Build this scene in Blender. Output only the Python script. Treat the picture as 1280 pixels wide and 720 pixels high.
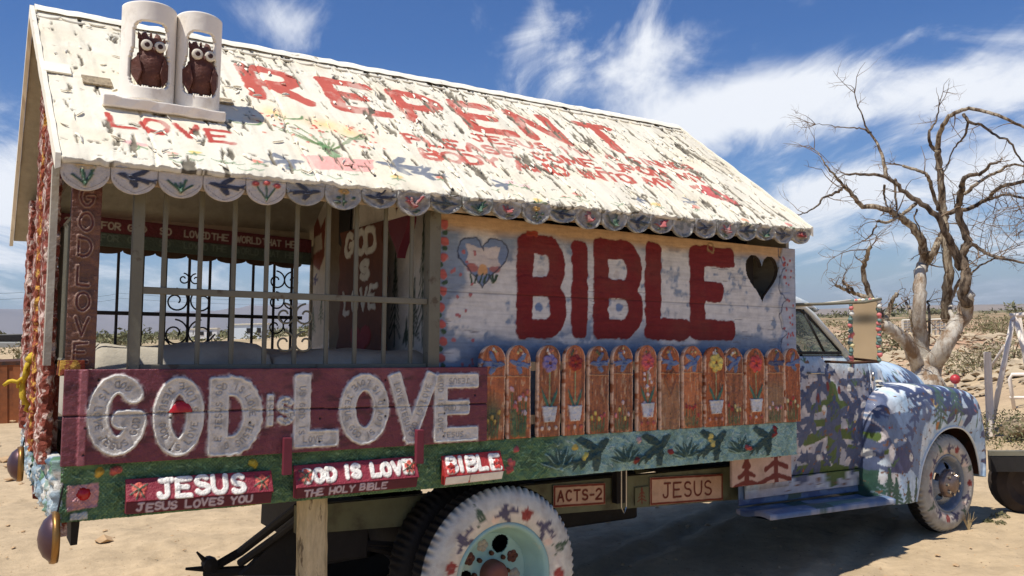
import bpy, bmesh, math, random
import numpy as np
from mathutils import Matrix, Vector
for o in list(bpy.data.objects): bpy.data.objects.remove(o)
SC = bpy.context.scene
COL = SC.collection
rad = math.radians
# ------------------------------------------------------------------ survey of the place (camera, truck pose)
F = 1059.0; CC = np.array([640.0, 360.0])
def ray(x, y): return np.array([x-CC[0], y-CC[1], F])
unit = lambda v: v/np.linalg.norm(v)
dX = unit(ray(2300, 448)); _vy = 427.0
_xv = CC[0]-(F*F+(448-CC[1])*(_vy-CC[1]))/(2300-CC[0])
dY = unit(ray(_xv, _vy)); dZ = np.cross(dX, dY)
if dZ[1] > 0: dZ = -dZ
dY = np.cross(dZ, dX)
if dY[2] < 0: dY = -dY
P0 = ray(80, 582)/F*3.4
RT = np.stack([dX, dY, dZ])                      # camera axes -> truck axes
UP = np.cross(ray(15, 422), ray(1230, 388)); UP = unit(UP)
if UP[1] > 0: UP = -UP
wY = unit(np.array([0, 0, 1.0])-UP*UP[2]); wX = np.cross(wY, UP)
W = np.stack([wX, wY, UP])                       # camera axes -> world axes
CAMZ = 1.81
CAMP = np.array([0, 0, CAMZ])
M3 = W @ RT.T                                    # truck -> world
TRUCK = Matrix([[M3[i][0], M3[i][1], M3[i][2], (W@P0+CAMP)[i]] for i in range(3)]+[[0, 0, 0, 1]])
CT = -RT@P0                                      # camera in truck axes
def YP(x, y, Y0=0.0):                            # survey: sight line meets the truck plane Y = Y0
    r = RT@ray(x, y); return CT+r*((Y0-CT[1])/r[1])
def XPl(x, y, X0):
    r = RT@ray(x, y); return CT+r*((X0-CT[0])/r[0])
def ZPl(x, y, Z0):
    r = RT@ray(x, y); return CT+r*((Z0-CT[2])/r[2])
def WD(x, y, d):                                 # world point at horizontal distance d along a sight line
    r = W@ray(x, y); return CAMP+r*(d/math.hypot(r[0], r[1]))
# ------------------------------------------------------------------ camera, sky, sun, exposure
cam = bpy.data.cameras.new('camera'); camo = bpy.data.objects.new('camera', cam); COL.objects.link(camo)
cam.sensor_width = 36; cam.lens = F/1280*36; cam.clip_start = 0.05; cam.clip_end = 60000
Wi = W                                            # columns of world rotation: right, up(-down), back(-fwd)
camo.matrix_world = Matrix([[Wi[i][0], -Wi[i][1], -Wi[i][2], CAMP[i]] for i in range(3)]+[[0, 0, 0, 1]])
SC.camera = camo
SUN_T = unit(np.array([-0.46, -0.055, 0.88]))      # towards the sun, truck axes
SUN = M3@SUN_T
el = math.asin(SUN[2]); az = math.atan2(SUN[0], SUN[1])
sl = bpy.data.lights.new('sun', 'SUN'); sl.energy = 4.9; sl.angle = rad(0.53); sl.color = (1, .955, .88)
so = bpy.data.objects.new('sun', sl); COL.objects.link(so)
so.rotation_euler = Vector(SUN).to_track_quat('Z', 'Y').to_euler()
so.location = (0, 0, 30)
world = bpy.data.worlds.new('World'); SC.world = world; world.use_nodes = True
SC.view_settings.view_transform = 'Standard'; SC.view_settings.look = 'None'
SC.view_settings.exposure = 0.20; SC.view_settings.gamma = 1
SC.render.engine = 'CYCLES'
def build_sky():
    nt = world.node_tree; N = nt.nodes; L = nt.links; N.clear()
    out = N.new('ShaderNodeOutputWorld'); bg = N.new('ShaderNodeBackground')
    sky = N.new('ShaderNodeTexSky'); sky.sky_type = 'NISHITA'; sky.sun_disc = False
    sky.sun_elevation = el; sky.sun_rotation = az; sky.altitude = 100; sky.air_density = 1.05
    sky.dust_density = .6; sky.ozone_density = 2.2
    tc = N.new('ShaderNodeTexCoord'); sep = N.new('ShaderNodeSeparateXYZ')
    L.new(tc.outputs['Generated'], sep.inputs[0])
    def m(op, a, b=None, clamp=False):
        n = N.new('ShaderNodeMath'); n.operation = op; n.use_clamp = clamp
        for i, v in enumerate((a, b)):
            if v is None: continue
            if isinstance(v, (int, float)): n.inputs[i].default_value = v
            else: L.new(v, n.inputs[i])
        return n.outputs[0]
    # cloud layer seen on a flat sheet high above: p = dir.xy / dir.z
    zz = m('MAXIMUM', m('ADD', sep.outputs[2], .17), .05)
    px = m('DIVIDE', sep.outputs[0], zz); py = m('DIVIDE', sep.outputs[1], zz)
    cmb = N.new('ShaderNodeCombineXYZ'); L.new(px, cmb.inputs[0]); L.new(py, cmb.inputs[1])
    def noise(scale, detail, rough, dist, sx=1, sy=1, rot=0, off=(0, 0, 0)):
        mp = N.new('ShaderNodeMapping'); L.new(cmb.outputs[0], mp.inputs[0])
        mp.inputs['Scale'].default_value = (sx, sy, 1); mp.inputs['Rotation'].default_value = (0, 0, rot); mp.inputs['Location'].default_value = off
        n = N.new('ShaderNodeTexNoise'); L.new(mp.outputs[0], n.inputs['Vector'])
        n.inputs['Scale'].default_value = scale; n.inputs['Detail'].default_value = detail
        n.inputs['Roughness'].default_value = rough; n.inputs['Distortion'].default_value = dist
        return n.outputs[0]
    wisp = noise(2.4, 10, .60, 1.3, 1, .6, rad(35), (3.1, 1.7, 0))
    soft = noise(.55, 5, .5, .3, 1, .8, 0, (1, 5, 0))
    fine = noise(9, 8, .65, 1.0, 1, .35, rad(40))
    tot = m('ADD', m('MULTIPLY', wisp, .62), m('ADD', m('MULTIPLY', soft, .22), m('MULTIPLY', fine, .16)))
    # where the cloud fields of this afternoon lie (directions in the sky)
    acc = None
    def field(cx, cy, a, b, rot, amp):
        nonlocal acc
        d = unit(W@ray(cx, cy)); r = unit(W[:, 0]*1.0); 
        rr = unit(W@np.array([math.cos(rot), math.sin(rot), 0])); uu = unit(np.cross(d, rr)); rr = np.cross(uu, d)
        def dot(v):
            n = N.new('ShaderNodeVectorMath'); n.operation = 'DOT_PRODUCT'; L.new(tc.outputs['Generated'], n.inputs[0]); n.inputs[1].default_value = tuple(v); return n.outputs['Value']
        nv = N.new('ShaderNodeVectorMath')
        a_ = m('DIVIDE', dot(rr), a/F); b_ = m('DIVIDE', dot(uu), b/F)
        q = m('ADD', m('MULTIPLY', a_, a_), m('MULTIPLY', b_, b_))
        g = m('MULTIPLY', m('EXPONENT', m('MULTIPLY', q, -1.0)), m('MULTIPLY', m('GREATER_THAN', dot(d), 0), amp))
        acc = g if acc is None else m('ADD', acc, g)
    for f_ in FIELDS: field(*f_)
    lowh = m('MULTIPLY', m('SUBTRACT', 1, m('MULTIPLY', sep.outputs[2], 4.5), True), .085)
    tot = m('ADD', m('ADD', tot, acc), lowh)
    mr = N.new('ShaderNodeMapRange'); L.new(tot, mr.inputs[0]); mr.interpolation_type = 'SMOOTHSTEP'
    mr.inputs[1].default_value = .55; mr.inputs[2].default_value = .82; mr.inputs[4].default_value = .92
    mix = N.new('ShaderNodeMixRGB'); L.new(mr.outputs[0], mix.inputs[0])
    tint = N.new('ShaderNodeMixRGB'); tint.blend_type = 'MULTIPLY'; tint.inputs[0].default_value = 1
    L.new(sky.outputs[0], tint.inputs[1]); hz = m('MULTIPLY', m('SUBTRACT', sep.outputs[2], .0), 3.2, True); tm = N.new('ShaderNodeMixRGB'); L.new(hz, tm.inputs[0]); tm.inputs[1].default_value = (.90, 1.04, 1.30, 1); tm.inputs[2].default_value = (.44, .76, 1.24, 1); L.new(tm.outputs[0], tint.inputs[2])
    L.new(tint.outputs[0], mix.inputs[1])
    mix.inputs[2].default_value = (11.8, 12.1, 12.6, 1)
    L.new(mix.outputs[0], bg.inputs[0]); bg.inputs[1].default_value = .074; L.new(bg.outputs[0], out.inputs[0])
FIELDS = [(672, 30, 24, 60, rad(25), .17), (705, 95, 22, 50, rad(30), .12), (800, 88, 70, 50, rad(-20), .30), (840, 165, 110, 34, rad(-22), .26), (960, 120, 100, 40, rad(-14), .28), (1100, 125, 150, 38, rad(-8), .24), (1260, 90, 110, 34, rad(-16), .20),
          (1045, 240, 80, 30, rad(-8), .34), (1250, 205, 80, 40, rad(-15), .28), (1120, 300, 260, 24, 0, .12), (350, 22, 70, 26, rad(15), .14), (10, 235, 70, 56, rad(20), .28), (20, 330, 80, 40, 0, .12), (300, 350, 200, 30, 0, .07), (2400, 100, 300, 100, 0, .15), (-1300, -200, 300, 120, rad(20), .14)]
build_sky()
# ------------------------------------------------------------------ object helpers
BASE = {}
def meta(o, label=None, cat=None, group=None, kind=None):
    if label: o['label'] = label
    if cat: o['category'] = cat
    if group: o['group'] = group
    if kind: o['kind'] = kind
    return o
def thing(name, base, label, cat, group=None, frame=TRUCK):     # Empty at the base of a thing; parts are its children
    o = bpy.data.objects.new(name, None); COL.objects.link(o); o.empty_display_size = .1
    o.matrix_world = frame@Matrix.Translation(Vector(base))
    BASE[o.name] = np.array(base, float)
    return meta(o, label, cat, group)
def rootbase(p):
    while p is not None:
        if p.name in BASE: return BASE[p.name]
        p = p.parent
    return np.zeros(3)
IDENT = Matrix.Identity(4)
def link(name, me, mat, parent=None, smooth=False, frame=IDENT, at=None):
    """link mesh; coordinates are truck (or world) coordinates, stored relative to the thing's base"""
    if mat is not None and len(me.materials) == 0: me.materials.append(mat)
    if smooth: me.shade_smooth()
    o = bpy.data.objects.new(name, me); COL.objects.link(o)
    if parent is not None:
        o.parent = parent
        if at is not None: o.location = Vector(at)-Vector(rootbase(parent))
    else: o.matrix_world = frame@Matrix.Translation(Vector(at if at is not None else (0, 0, 0)))
    return o
def np_mesh(name, V, Fq, col=None, base=None):
    V = np.asarray(V, np.float32); Fq = np.asarray(Fq, np.int32)
    if base is not None: V = V-np.asarray(base, np.float32)
    me = bpy.data.meshes.new(name); k = Fq.shape[1]
    me.vertices.add(len(V)); me.vertices.foreach_set('co', V.ravel())
    me.loops.add(Fq.size); me.loops.foreach_set('vertex_index', Fq.ravel())
    me.polygons.add(len(Fq)); me.polygons.foreach_set('loop_start', np.arange(0, Fq.size, k, dtype=np.int32))
    try: me.polygons.foreach_set('loop_total', np.full(len(Fq), k, np.int32))
    except Exception: pass
    if col is not None:
        a = me.color_attributes.new('Col', 'FLOAT_COLOR', 'POINT')
        c = np.ones((len(V), 4), np.float32); c[:, :3] = col; a.data.foreach_set('color', c.ravel())
    me.update(calc_edges=True); me.validate()
    return me
class MB:                                         # mesh collector (one object)
    def __init__(s): s.v = []; s.f = []
    def add(s, V, Fs):
        n = len(s.v); s.v += [tuple(map(float, p)) for p in V]; s.f += [tuple(i+n for i in f) for f in Fs]; return s
    def box(s, a, b, jit=0):
        x0, y0, z0 = a; x1, y1, z1 = b
        V = [(x0, y0, z0), (x1, y0, z0), (x1, y1, z0), (x0, y1, z0), (x0, y0, z1), (x1, y0, z1), (x1, y1, z1), (x0, y1, z1)]
        if jit: V = [tuple(c+random.uniform(-jit, jit) for c in p) for p in V]
        return s.add(V, [(0, 3, 2, 1), (4, 5, 6, 7), (0, 1, 5, 4), (1, 2, 6, 5), (2, 3, 7, 6), (3, 0, 4, 7)])
    def prism(s, poly, d, axis):                  # convex/concave outline extruded by vector d
        P = [np.array(p, float) for p in poly]; n = len(P); d = np.array(d, float)
        V = P+[p+d for p in P]
        return s.add(V, [tuple(range(n))[::-1], tuple(range(n, 2*n))]+[(i, (i+1) % n, n+(i+1) % n, n+i) for i in range(n)])
    def tube(s, pts, r, n=8, cap=True, jit=0.0):
        pts = [np.array(p, float) for p in pts]; k = len(pts)
        rs = r if hasattr(r, '__len__') else [r]*k
        up = None; V = []
        for i, p in enumerate(pts):
            t = unit(pts[min(i+1, k-1)]-pts[max(i-1, 0)]+1e-9)
            if up is None: up = np.array([0, 0, 1.]) if abs(t[2]) < .9 else np.array([1., 0, 0])
            a = unit(np.cross(t, up)); b = np.cross(a, t); up = b
            for j in range(n):
                q = 2*math.pi*j/n; rr = rs[i]*(1+(random.uniform(-jit, jit) if jit else 0))
                V.append(p+a*math.cos(q)*rr+b*math.sin(q)*rr)
        Fs = [(i*n+j, i*n+(j+1) % n, (i+1)*n+(j+1) % n, (i+1)*n+j) for i in range(k-1) for j in range(n)]
        if cap: Fs += [tuple(range(n))[::-1], tuple((k-1)*n+j for j in range(n))]
        return s.add(V, Fs)
    def lathe(s, prof, c, axis, n=48, a0=0, a1=2*math.pi):        # prof: (r, h); axis 'x','y','z'
        full = abs(a1-a0-2*math.pi) < 1e-6; m = n if full else n+1; V = []
        for r, h in prof:
            for j in range(m):
                q = a0+(a1-a0)*j/n; u, w = r*math.cos(q), r*math.sin(q)
                V.append({'y': (u, h, w), 'x': (h, u, w), 'z': (u, w, h)}[axis])
        V = [(p[0]+c[0], p[1]+c[1], p[2]+c[2]) for p in V]
        Fs = [(i*m+j, i*m+(j+1) % m, (i+1)*m+(j+1) % m, (i+1)*m+j) for i in range(len(prof)-1) for j in range(n)]
        return s.add(V, Fs)
    def mesh(s, name='m', base=None):
        me = bpy.data.meshes.new(name); b = base if base is not None else (0, 0, 0)
        me.from_pydata([(p[0]-b[0], p[1]-b[1], p[2]-b[2]) for p in s.v], [], s.f)
        bm = bmesh.new(); bm.from_mesh(me); bmesh.ops.recalc_face_normals(bm, faces=bm.faces); bm.to_mesh(me); bm.free(); me.update(); return me
    def build(s, name, mat, parent=None, smooth=False, frame=IDENT, bevel=0):
        b = rootbase(parent) if parent is not None else (0, 0, 0)
        o = link(name, s.mesh(name, b), mat, parent, smooth, frame)
        if bevel:
            m = o.modifiers.new('bevel', 'BEVEL'); m.width = bevel; m.segments = 2; m.limit_method = 'ANGLE'
        return o
def top_box(name, s, mat, label, cat, group=None, frame=IDENT, smooth=False, bevel=0):
    c = np.array(s.v); b = np.array([c[:, 0].mean(), c[:, 1].mean(), c[:, 2].min()])
    o = link(name, s.mesh(name, b), mat, None, smooth, frame, at=b)
    if bevel:
        m = o.modifiers.new('bevel', 'BEVEL'); m.width = bevel; m.segments = 2; m.limit_method = 'ANGLE'
    return meta(o, label, cat, group)
# ------------------------------------------------------------------ materials
def s2l(c):
    c = np.array(c, float)/255.; return np.where(c <= .04045, c/12.92, ((c+.055)/1.055)**2.4)
def material(name, color=(128, 128, 128), rough=.7, metal=0., bump=.3, bscale=60, var=.15, vscale=6, attr=False, second=None, sscale=4, sthr=(.5, .6), stretch=(1, 1, 1), spec=.3, coat=0, bdist=.004, bdetail=6):
    m = bpy.data.materials.new(name); m.use_nodes = True; nt = m.node_tree; N = nt.nodes; L = nt.links
    bs = N['Principled BSDF']; bs.inputs['Roughness'].default_value = rough; bs.inputs['Metallic'].default_value = metal
    bs.inputs['Specular IOR Level'].default_value = spec; bs.inputs['Coat Weight'].default_value = coat
    tc = N.new('ShaderNodeTexCoord'); mp = N.new('ShaderNodeMapping'); L.new(tc.outputs['Object'], mp.inputs[0]); mp.inputs['Scale'].default_value = stretch
    def noise(sc, det=6, r=.6):
        n = N.new('ShaderNodeTexNoise'); L.new(mp.outputs[0], n.inputs['Vector']); n.inputs['Scale'].default_value = sc; n.inputs['Detail'].default_value = det; n.inputs['Roughness'].default_value = r; return n.outputs[0]
    lin = lambda c: tuple(s2l(c))+(1,)
    if attr:
        at = N.new('ShaderNodeAttribute'); at.attribute_name = 'Col'; src = at.outputs[0]
    else:
        rgb = N.new('ShaderNodeRGB'); rgb.outputs[0].default_value = lin(color); src = rgb.outputs[0]
    if second is not None:
        mr = N.new('ShaderNodeMapRange'); L.new(noise(sscale, 8, .65), mr.inputs[0]); mr.inputs[1].default_value, mr.inputs[2].default_value = sthr
        mx = N.new('ShaderNodeMixRGB'); L.new(mr.outputs[0], mx.inputs[0]); L.new(src, mx.inputs[1]); mx.inputs[2].default_value = lin(second); src = mx.outputs[0]
    if var:
        mr = N.new('ShaderNodeMapRange'); L.new(noise(vscale), mr.inputs[0]); mr.inputs[1].default_value = .3; mr.inputs[2].default_value = .7
        mr.inputs[3].default_value = 1-var; mr.inputs[4].default_value = 1+var
        hs = N.new('ShaderNodeHueSaturation'); L.new(mr.outputs[0], hs.inputs['Value']); L.new(src, hs.inputs['Color']); src = hs.outputs[0]
    L.new(src, bs.inputs['Base Color'])
    if bump:
        b = N.new('ShaderNodeBump'); b.inputs['Strength'].default_value = bump; b.inputs['Distance'].default_value = bdist
        L.new(noise(bscale, bdetail, .65), b.inputs['Height']); L.new(b.outputs[0], bs.inputs['Normal'])
    return m
M = {}
M['paint'] = material('hand_painted_relief', attr=True, rough=.5, bump=.9, bscale=60, var=.16, vscale=35, spec=.45, bdist=.008)
M['paint_flat'] = material('painted_board', attr=True, rough=.7, bump=.6, bscale=60, var=.12, vscale=20, spec=.25, bdist=.005)
M['roof'] = material('flaking_roof_paint', attr=True, rough=.8, bump=.5, bscale=30, var=.05, vscale=15, spec=.2, bdist=.006)
M['car'] = material('brushed_car_paint', attr=True, rough=.52, bump=.6, bscale=26, var=.12, vscale=20, spec=.35, coat=.04, bdist=.006)
M['flake'] = material('peeled_paint', (230, 222, 202), rough=.8, bump=.3, bscale=50, var=.1, second=(150, 140, 120), sscale=9, sthr=(.62, .7))
M['bar'] = material('grey_painted_iron', (112, 108, 92), rough=.55, bump=.3, bscale=60, var=.15, second=(86, 74, 58), sscale=14, sthr=(.58, .68))
M['bardark'] = material('dark_iron', (52, 46, 42), rough=.6, var=.2)
M['maroon'] = material('maroon_paint', (108, 42, 54), rough=.5, bump=.35, bscale=40, var=.12, second=(140, 84, 88), sscale=7, sthr=(.6, .75))
M['wood'] = material('weathered_wood', (150, 134, 108), rough=.85, bump=.8, bscale=12, var=.25, vscale=8, second=(92, 78, 60), sscale=9, sthr=(.5, .7), stretch=(6, 6, .8), bdist=.006)
M['tyre'] = material('black_rubber', (34, 32, 31), rough=.85, bump=.3, var=.2)
M['tyrebrown'] = material('dusty_rubber', (62, 52, 44), rough=.9, bump=.5, bscale=30, var=.3)
M['frame'] = material('drab_frame_paint', (104, 104, 78), rough=.75, var=.2, second=(70, 60, 46), sscale=5, sthr=(.5, .7))
M['black'] = material('greasy_black_steel', (36, 33, 31), rough=.7, var=.3, bump=.5)
M['rust'] = material('rusty_steel', (86, 52, 34), rough=.85, var=.3, bump=.6, second=(48, 36, 30), sscale=6, sthr=(.45, .6))
M['chrome'] = material('tarnished_chrome', (170, 165, 158), rough=.22, metal=.9, bump=.15, bscale=30, var=.15)
M['brass'] = material('tarnished_brass', (150, 112, 62), rough=.4, metal=.7, bump=.3, bscale=30, var=.2)
M['grey'] = material('soft_grey_canvas', (168, 160, 146), rough=.9, bump=.4, bscale=16, var=.1, bdist=.01)
M['canvas'] = material('pale_canvas_mattress', (172, 164, 148), rough=.95, bump=.5, bscale=10, var=.12, second=(120, 112, 100), sscale=3, sthr=(.5, .75), bdist=.02)
M['underside'] = material('aged_ceiling_paint', (176, 166, 146), rough=.9, bump=.5, bscale=8, var=.15, second=(140, 128, 108), sscale=4, sthr=(.5, .7), stretch=(1, 1, 3))
M['planter'] = material('whitewashed_clay', (236, 228, 214), rough=.8, bump=.5, bscale=25, var=.07, second=(196, 182, 160), sscale=5, sthr=(.55, .75))
M['owl'] = material('brown_ceramic', (92, 54, 42), rough=.6, bump=1.0, bscale=40, var=.25, vscale=30, second=(150, 110, 96), sscale=30, sthr=(.6, .75), bdist=.006)
M['whitep'] = material('white_enamel', (222, 212, 192), rough=.6, bump=.4, bscale=60, var=.06)
M['darkeye'] = material('dark_pupil', (66, 42, 34), rough=.4, bump=0, var=0)
M['red'] = material('red_glass_lens', (170, 24, 26), rough=.25, bump=.1, var=.1, spec=.5)
M['redlamp'] = material('faded_red_enamel', (176, 50, 50), rough=.4, bump=.2, var=.15, spec=.5)
M['yellow'] = material('yellow_rope_fibre', (196, 168, 52), rough=.9, bump=.8, bscale=90, var=.25)
M['rubberseal'] = material('window_rubber', (30, 28, 28), rough=.6, var=.1)
def glass_mat(name, tint=(.75, .82, .78), rough=.02, alpha=.55):
    m = bpy.data.materials.new(name); m.use_nodes = True; nt = m.node_tree; N = nt.nodes; L = nt.links
    bs = N['Principled BSDF']; bs.inputs['Base Color'].default_value = (.16, .18, .15, 1); bs.inputs['Roughness'].default_value = .06; bs.inputs['Specular IOR Level'].default_value = .6
    tr = N.new('ShaderNodeBsdfTransparent'); tr.inputs[0].default_value = tint+(1,); mx = N.new('ShaderNodeMixShader'); mx.inputs[0].default_value = alpha
    fr = N.new('ShaderNodeTexNoise'); fr.inputs['Scale'].default_value = 9
    L.new(bs.outputs[0], mx.inputs[2]); L.new(tr.outputs[0], mx.inputs[1]); L.new(mx.outputs[0], N['Material Output'].inputs[0]); return m
M['glass'] = glass_mat('dusty_window_glass', alpha=.45)
# ------------------------------------------------------------------ hand painting on real relief (numpy canvas -> displaced mesh with colour attribute)
def vnoise(x, y, seed=0):
    xi = np.floor(x).astype(np.int64); yi = np.floor(y).astype(np.int64); xf = x-xi; yf = y-yi
    u = xf*xf*(3-2*xf); v = yf*yf*(3-2*yf)
    def h(a, b):
        n = (a*374761393+b*668265263+seed*974634777) & 0xffffffff
        n = ((n ^ (n >> 13))*1274126177) & 0xffffffff; n = (n ^ (n >> 16)) & 0xffff
        return n/65535.
    return (h(xi, yi)*(1-u)+h(xi+1, yi)*u)*(1-v)+(h(xi, yi+1)*(1-u)+h(xi+1, yi+1)*u)*v
def fbm(x, y, o=4, seed=0, g=.5):
    s = 0; a = 1; t = 0
    for i in range(o): s = s+a*vnoise(x*2**i+17.3*i, y*2**i+9.1*i, seed+i); t += a; a *= g
    return s/t
def segdist(P, x, y, cap=2.):                     # cap 2 = round ends, larger = squarer ends
    d = np.full(x.shape, 9.)
    for (x0, y0), (x1, y1) in zip(P[:-1], P[1:]):
        l = math.hypot(x1-x0, y1-y0)
        if l < 1e-6: continue
        dx, dy = (x1-x0)/l, (y1-y0)/l; a = (x-x0)*dx+(y-y0)*dy; q = np.abs((y-y0)*dx-(x-x0)*dy); e = np.maximum(np.maximum(-a, a-l), 0)
        d = np.minimum(d, np.hypot(q, e) if cap == 2 else (q**cap+e**cap)**(1./cap))
    return d
class Canvas:
    def __init__(s, u0, u1, v0, v1, res, color, warp=.006, wscale=.04, seed=1):
        s.b = (u0, u1, v0, v1); s.nu = max(4, int((u1-u0)/res)+1); s.nv = max(4, int((v1-v0)/res)+1)
        s.U, s.V = np.meshgrid(np.linspace(u0, u1, s.nu), np.linspace(v0, v1, s.nv)); s.res = res; s.seed = seed; s.ragscale = .02
        s.Uw = s.U+(fbm(s.U/wscale, s.V/wscale, 3, seed+50)-.5)*2*warp; s.Vw = s.V+(fbm(s.U/wscale, s.V/wscale, 3, seed+70)-.5)*2*warp
        s.c = np.ones(s.U.shape+(3,))*s2l(color); s.h = np.zeros(s.U.shape)
    def _box(s, x0, x1, y0, y1, pad):
        u0, u1, v0, v1 = s.b
        i0 = int(max(0, (x0-pad-u0)/(u1-u0)*(s.nu-1))); i1 = int(min(s.nu, (x1+pad-u0)/(u1-u0)*(s.nu-1)+2))
        j0 = int(max(0, (y0-pad-v0)/(v1-v0)*(s.nv-1))); j1 = int(min(s.nv, (y1+pad-v0)/(v1-v0)*(s.nv-1)+2))
        if i1 <= i0 or j1 <= j0: return None
        return (slice(j0, j1), slice(i0, i1))
    def put(s, sl, a, color, h, mode='add', rag=0):
        if rag: a = a*np.clip((fbm(s.U[sl]/s.ragscale, s.V[sl]/s.ragscale, 4, s.seed+5)-rag+.12)*8, 0, 1)
        if color is not None: s.c[sl] = s.c[sl]*(1-a[..., None])+s2l(color)*a[..., None]
        if mode == 'add': s.h[sl] += a*h
        else: s.h[sl] = s.h[sl]*(1-a)+a*h
    def stroke(s, pts, w, color=None, h=0., mode='add', soft=None, rag=0, cap=2.):
        P = np.array(pts, float); pad = w*.6+.02; sl = s._box(P[:, 0].min(), P[:, 0].max(), P[:, 1].min(), P[:, 1].max(), pad)
        if sl is None: return
        x = s.Uw[sl]; y = s.Vw[sl]; d = segdist(P, x, y, cap)
        sf = soft or s.res*.8; s.put(sl, np.clip((w/2-d)/sf+.5, 0, 1), color, h, mode, rag); return sl, d
    def poly(s, pts, color=None, h=0., mode='add', soft=None, rag=0):
        P = np.array(pts, float); sl = s._box(P[:, 0].min(), P[:, 0].max(), P[:, 1].min(), P[:, 1].max(), .02)
        if sl is None: return
        x = s.Uw[sl]; y = s.Vw[sl]; ins = np.zeros(x.shape, bool); n = len(P); d = np.full(x.shape, 9.)
        for i in range(n):
            x0, y0 = P[i]; x1, y1 = P[(i+1) % n]
            c = ((y0 > y) != (y1 > y)); xx = x0+(y-y0)*(x1-x0)/((y1-y0) if abs(y1-y0) > 1e-12 else 1e-12); ins ^= c & (x < xx)
            dx, dy = x1-x0, y1-y0; l = dx*dx+dy*dy+1e-12; t = np.clip(((x-x0)*dx+(y-y0)*dy)/l, 0, 1); d = np.minimum(d, np.hypot(x-x0-t*dx, y-y0-t*dy))
        sd = np.where(ins, d, -d); sf = soft or s.res*.8; s.put(sl, np.clip(sd/sf+.5, 0, 1), color, h, mode, rag)
    def ell(s, cx, cy, rx, ry, color=None, h=0., rot=0, mode='add', soft=.25, rag=0):
        R_ = max(rx, ry); sl = s._box(cx-R_, cx+R_, cy-R_, cy+R_, .01)
        if sl is None: return
        x = s.Uw[sl]-cx; y = s.Vw[sl]-cy; c, q = math.cos(rot), math.sin(rot)
        r = np.hypot((x*c+y*q)/rx, (-x*q+y*c)/ry); s.put(sl, np.clip((1-r)/soft, 0, 1), color, h, mode, rag)
    def text(s, txt, u, v, cap, w, color, h=.002, cw=.72, gap=.28, slope=0., lean=0., rag=0, jit=0., outline=None):
        x = u
        for ch in txt:
            if ch == ' ': x += cap*(cw+gap)*.7; continue
            wd = cw*(.35 if ch in "I'" else .6 if ch == '-' else 1.15 if ch in 'MW' else 1); jx = random.uniform(-jit, jit)*cap; jy = random.uniform(-jit, jit)*cap
            for st in GLY[ch]:
                P = [(x+a*wd*cap+lean*b*cap+jx, v+b*cap+(x-u)*slope+jy) for a, b in st]
                s.stroke(P, w, color, h, rag=rag)
            x += cap*(wd+gap)
        return x
    # little hand painted motifs -------------------------------------------------
    def bird(s, cx, cy, k, color=(62, 70, 92), h=.003, rot=0., flip=1, dark=None):
        c, q = math.cos(rot), math.sin(rot)
        T = lambda L_: [(cx+(flip*a*c-b*q)*k, cy+(flip*a*q+b*c)*k) for a, b in L_]
        s.poly(T([(-.5, .05), (-.15, .12), (.1, .12), (.3, .22), (.48, .2), (.55, .12), (.4, .02), (.1, -.12), (-.2, -.1), (-.5, -.2)]), color, h)
        s.poly(T([(-.02, .08), (.18, .1), (.05, .28), (-.22, .52), (-.40, .50), (-.26, .26)]), color, h)
        s.poly(T([(-.05, -.02), (.18, -.02), (.16, -.22), (-.02, -.44), (-.16, -.40), (-.14, -.2)]), color, h)
        s.poly(T([(-.4, 0), (-.75, .16), (-.66, 0), (-.75, -.16)]), color, h)
    def flower(s, cx, cy, r, color, center=(210, 180, 80), h=.004, n=5, a0=.3):
        for i in range(n):
            a = a0+2*math.pi*i/n; s.ell(cx+math.cos(a)*r*.6, cy+math.sin(a)*r*.6, r*.48, r*.48, color, h)
        if center is not None: s.ell(cx, cy, r*.25, r*.25, center, h*.7)
    def pine(s, cx, cy, w, hh, color=(44, 66, 50), h=.002, lw=.006, tiers=5):
        s.stroke([(cx, cy), (cx, cy+hh)], lw*1.3, color, h)
        for i in range(tiers):
            t = (i+.5)/tiers; yy = cy+hh*(.12+.8*t); ww = w*.5*(1.05-t)
            s.stroke([(cx-ww, yy-hh*.09), (cx, yy+hh*.05), (cx+ww, yy-hh*.09)], lw, color, h)
    def speckle(s, amp, scale, seed=3): s.h += (fbm(s.U/scale, s.V/scale, 4, seed)-.5)*2*amp
    def dirt(s, amt=.25, scale=.12, seed=9, color=(120, 100, 76)):
        a = np.clip((fbm(s.U/scale, s.V/scale, 5, seed)-.5)*4, 0, 1)*amt; s.c = s.c*(1-a[..., None])+s2l(color)*a[..., None]
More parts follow.
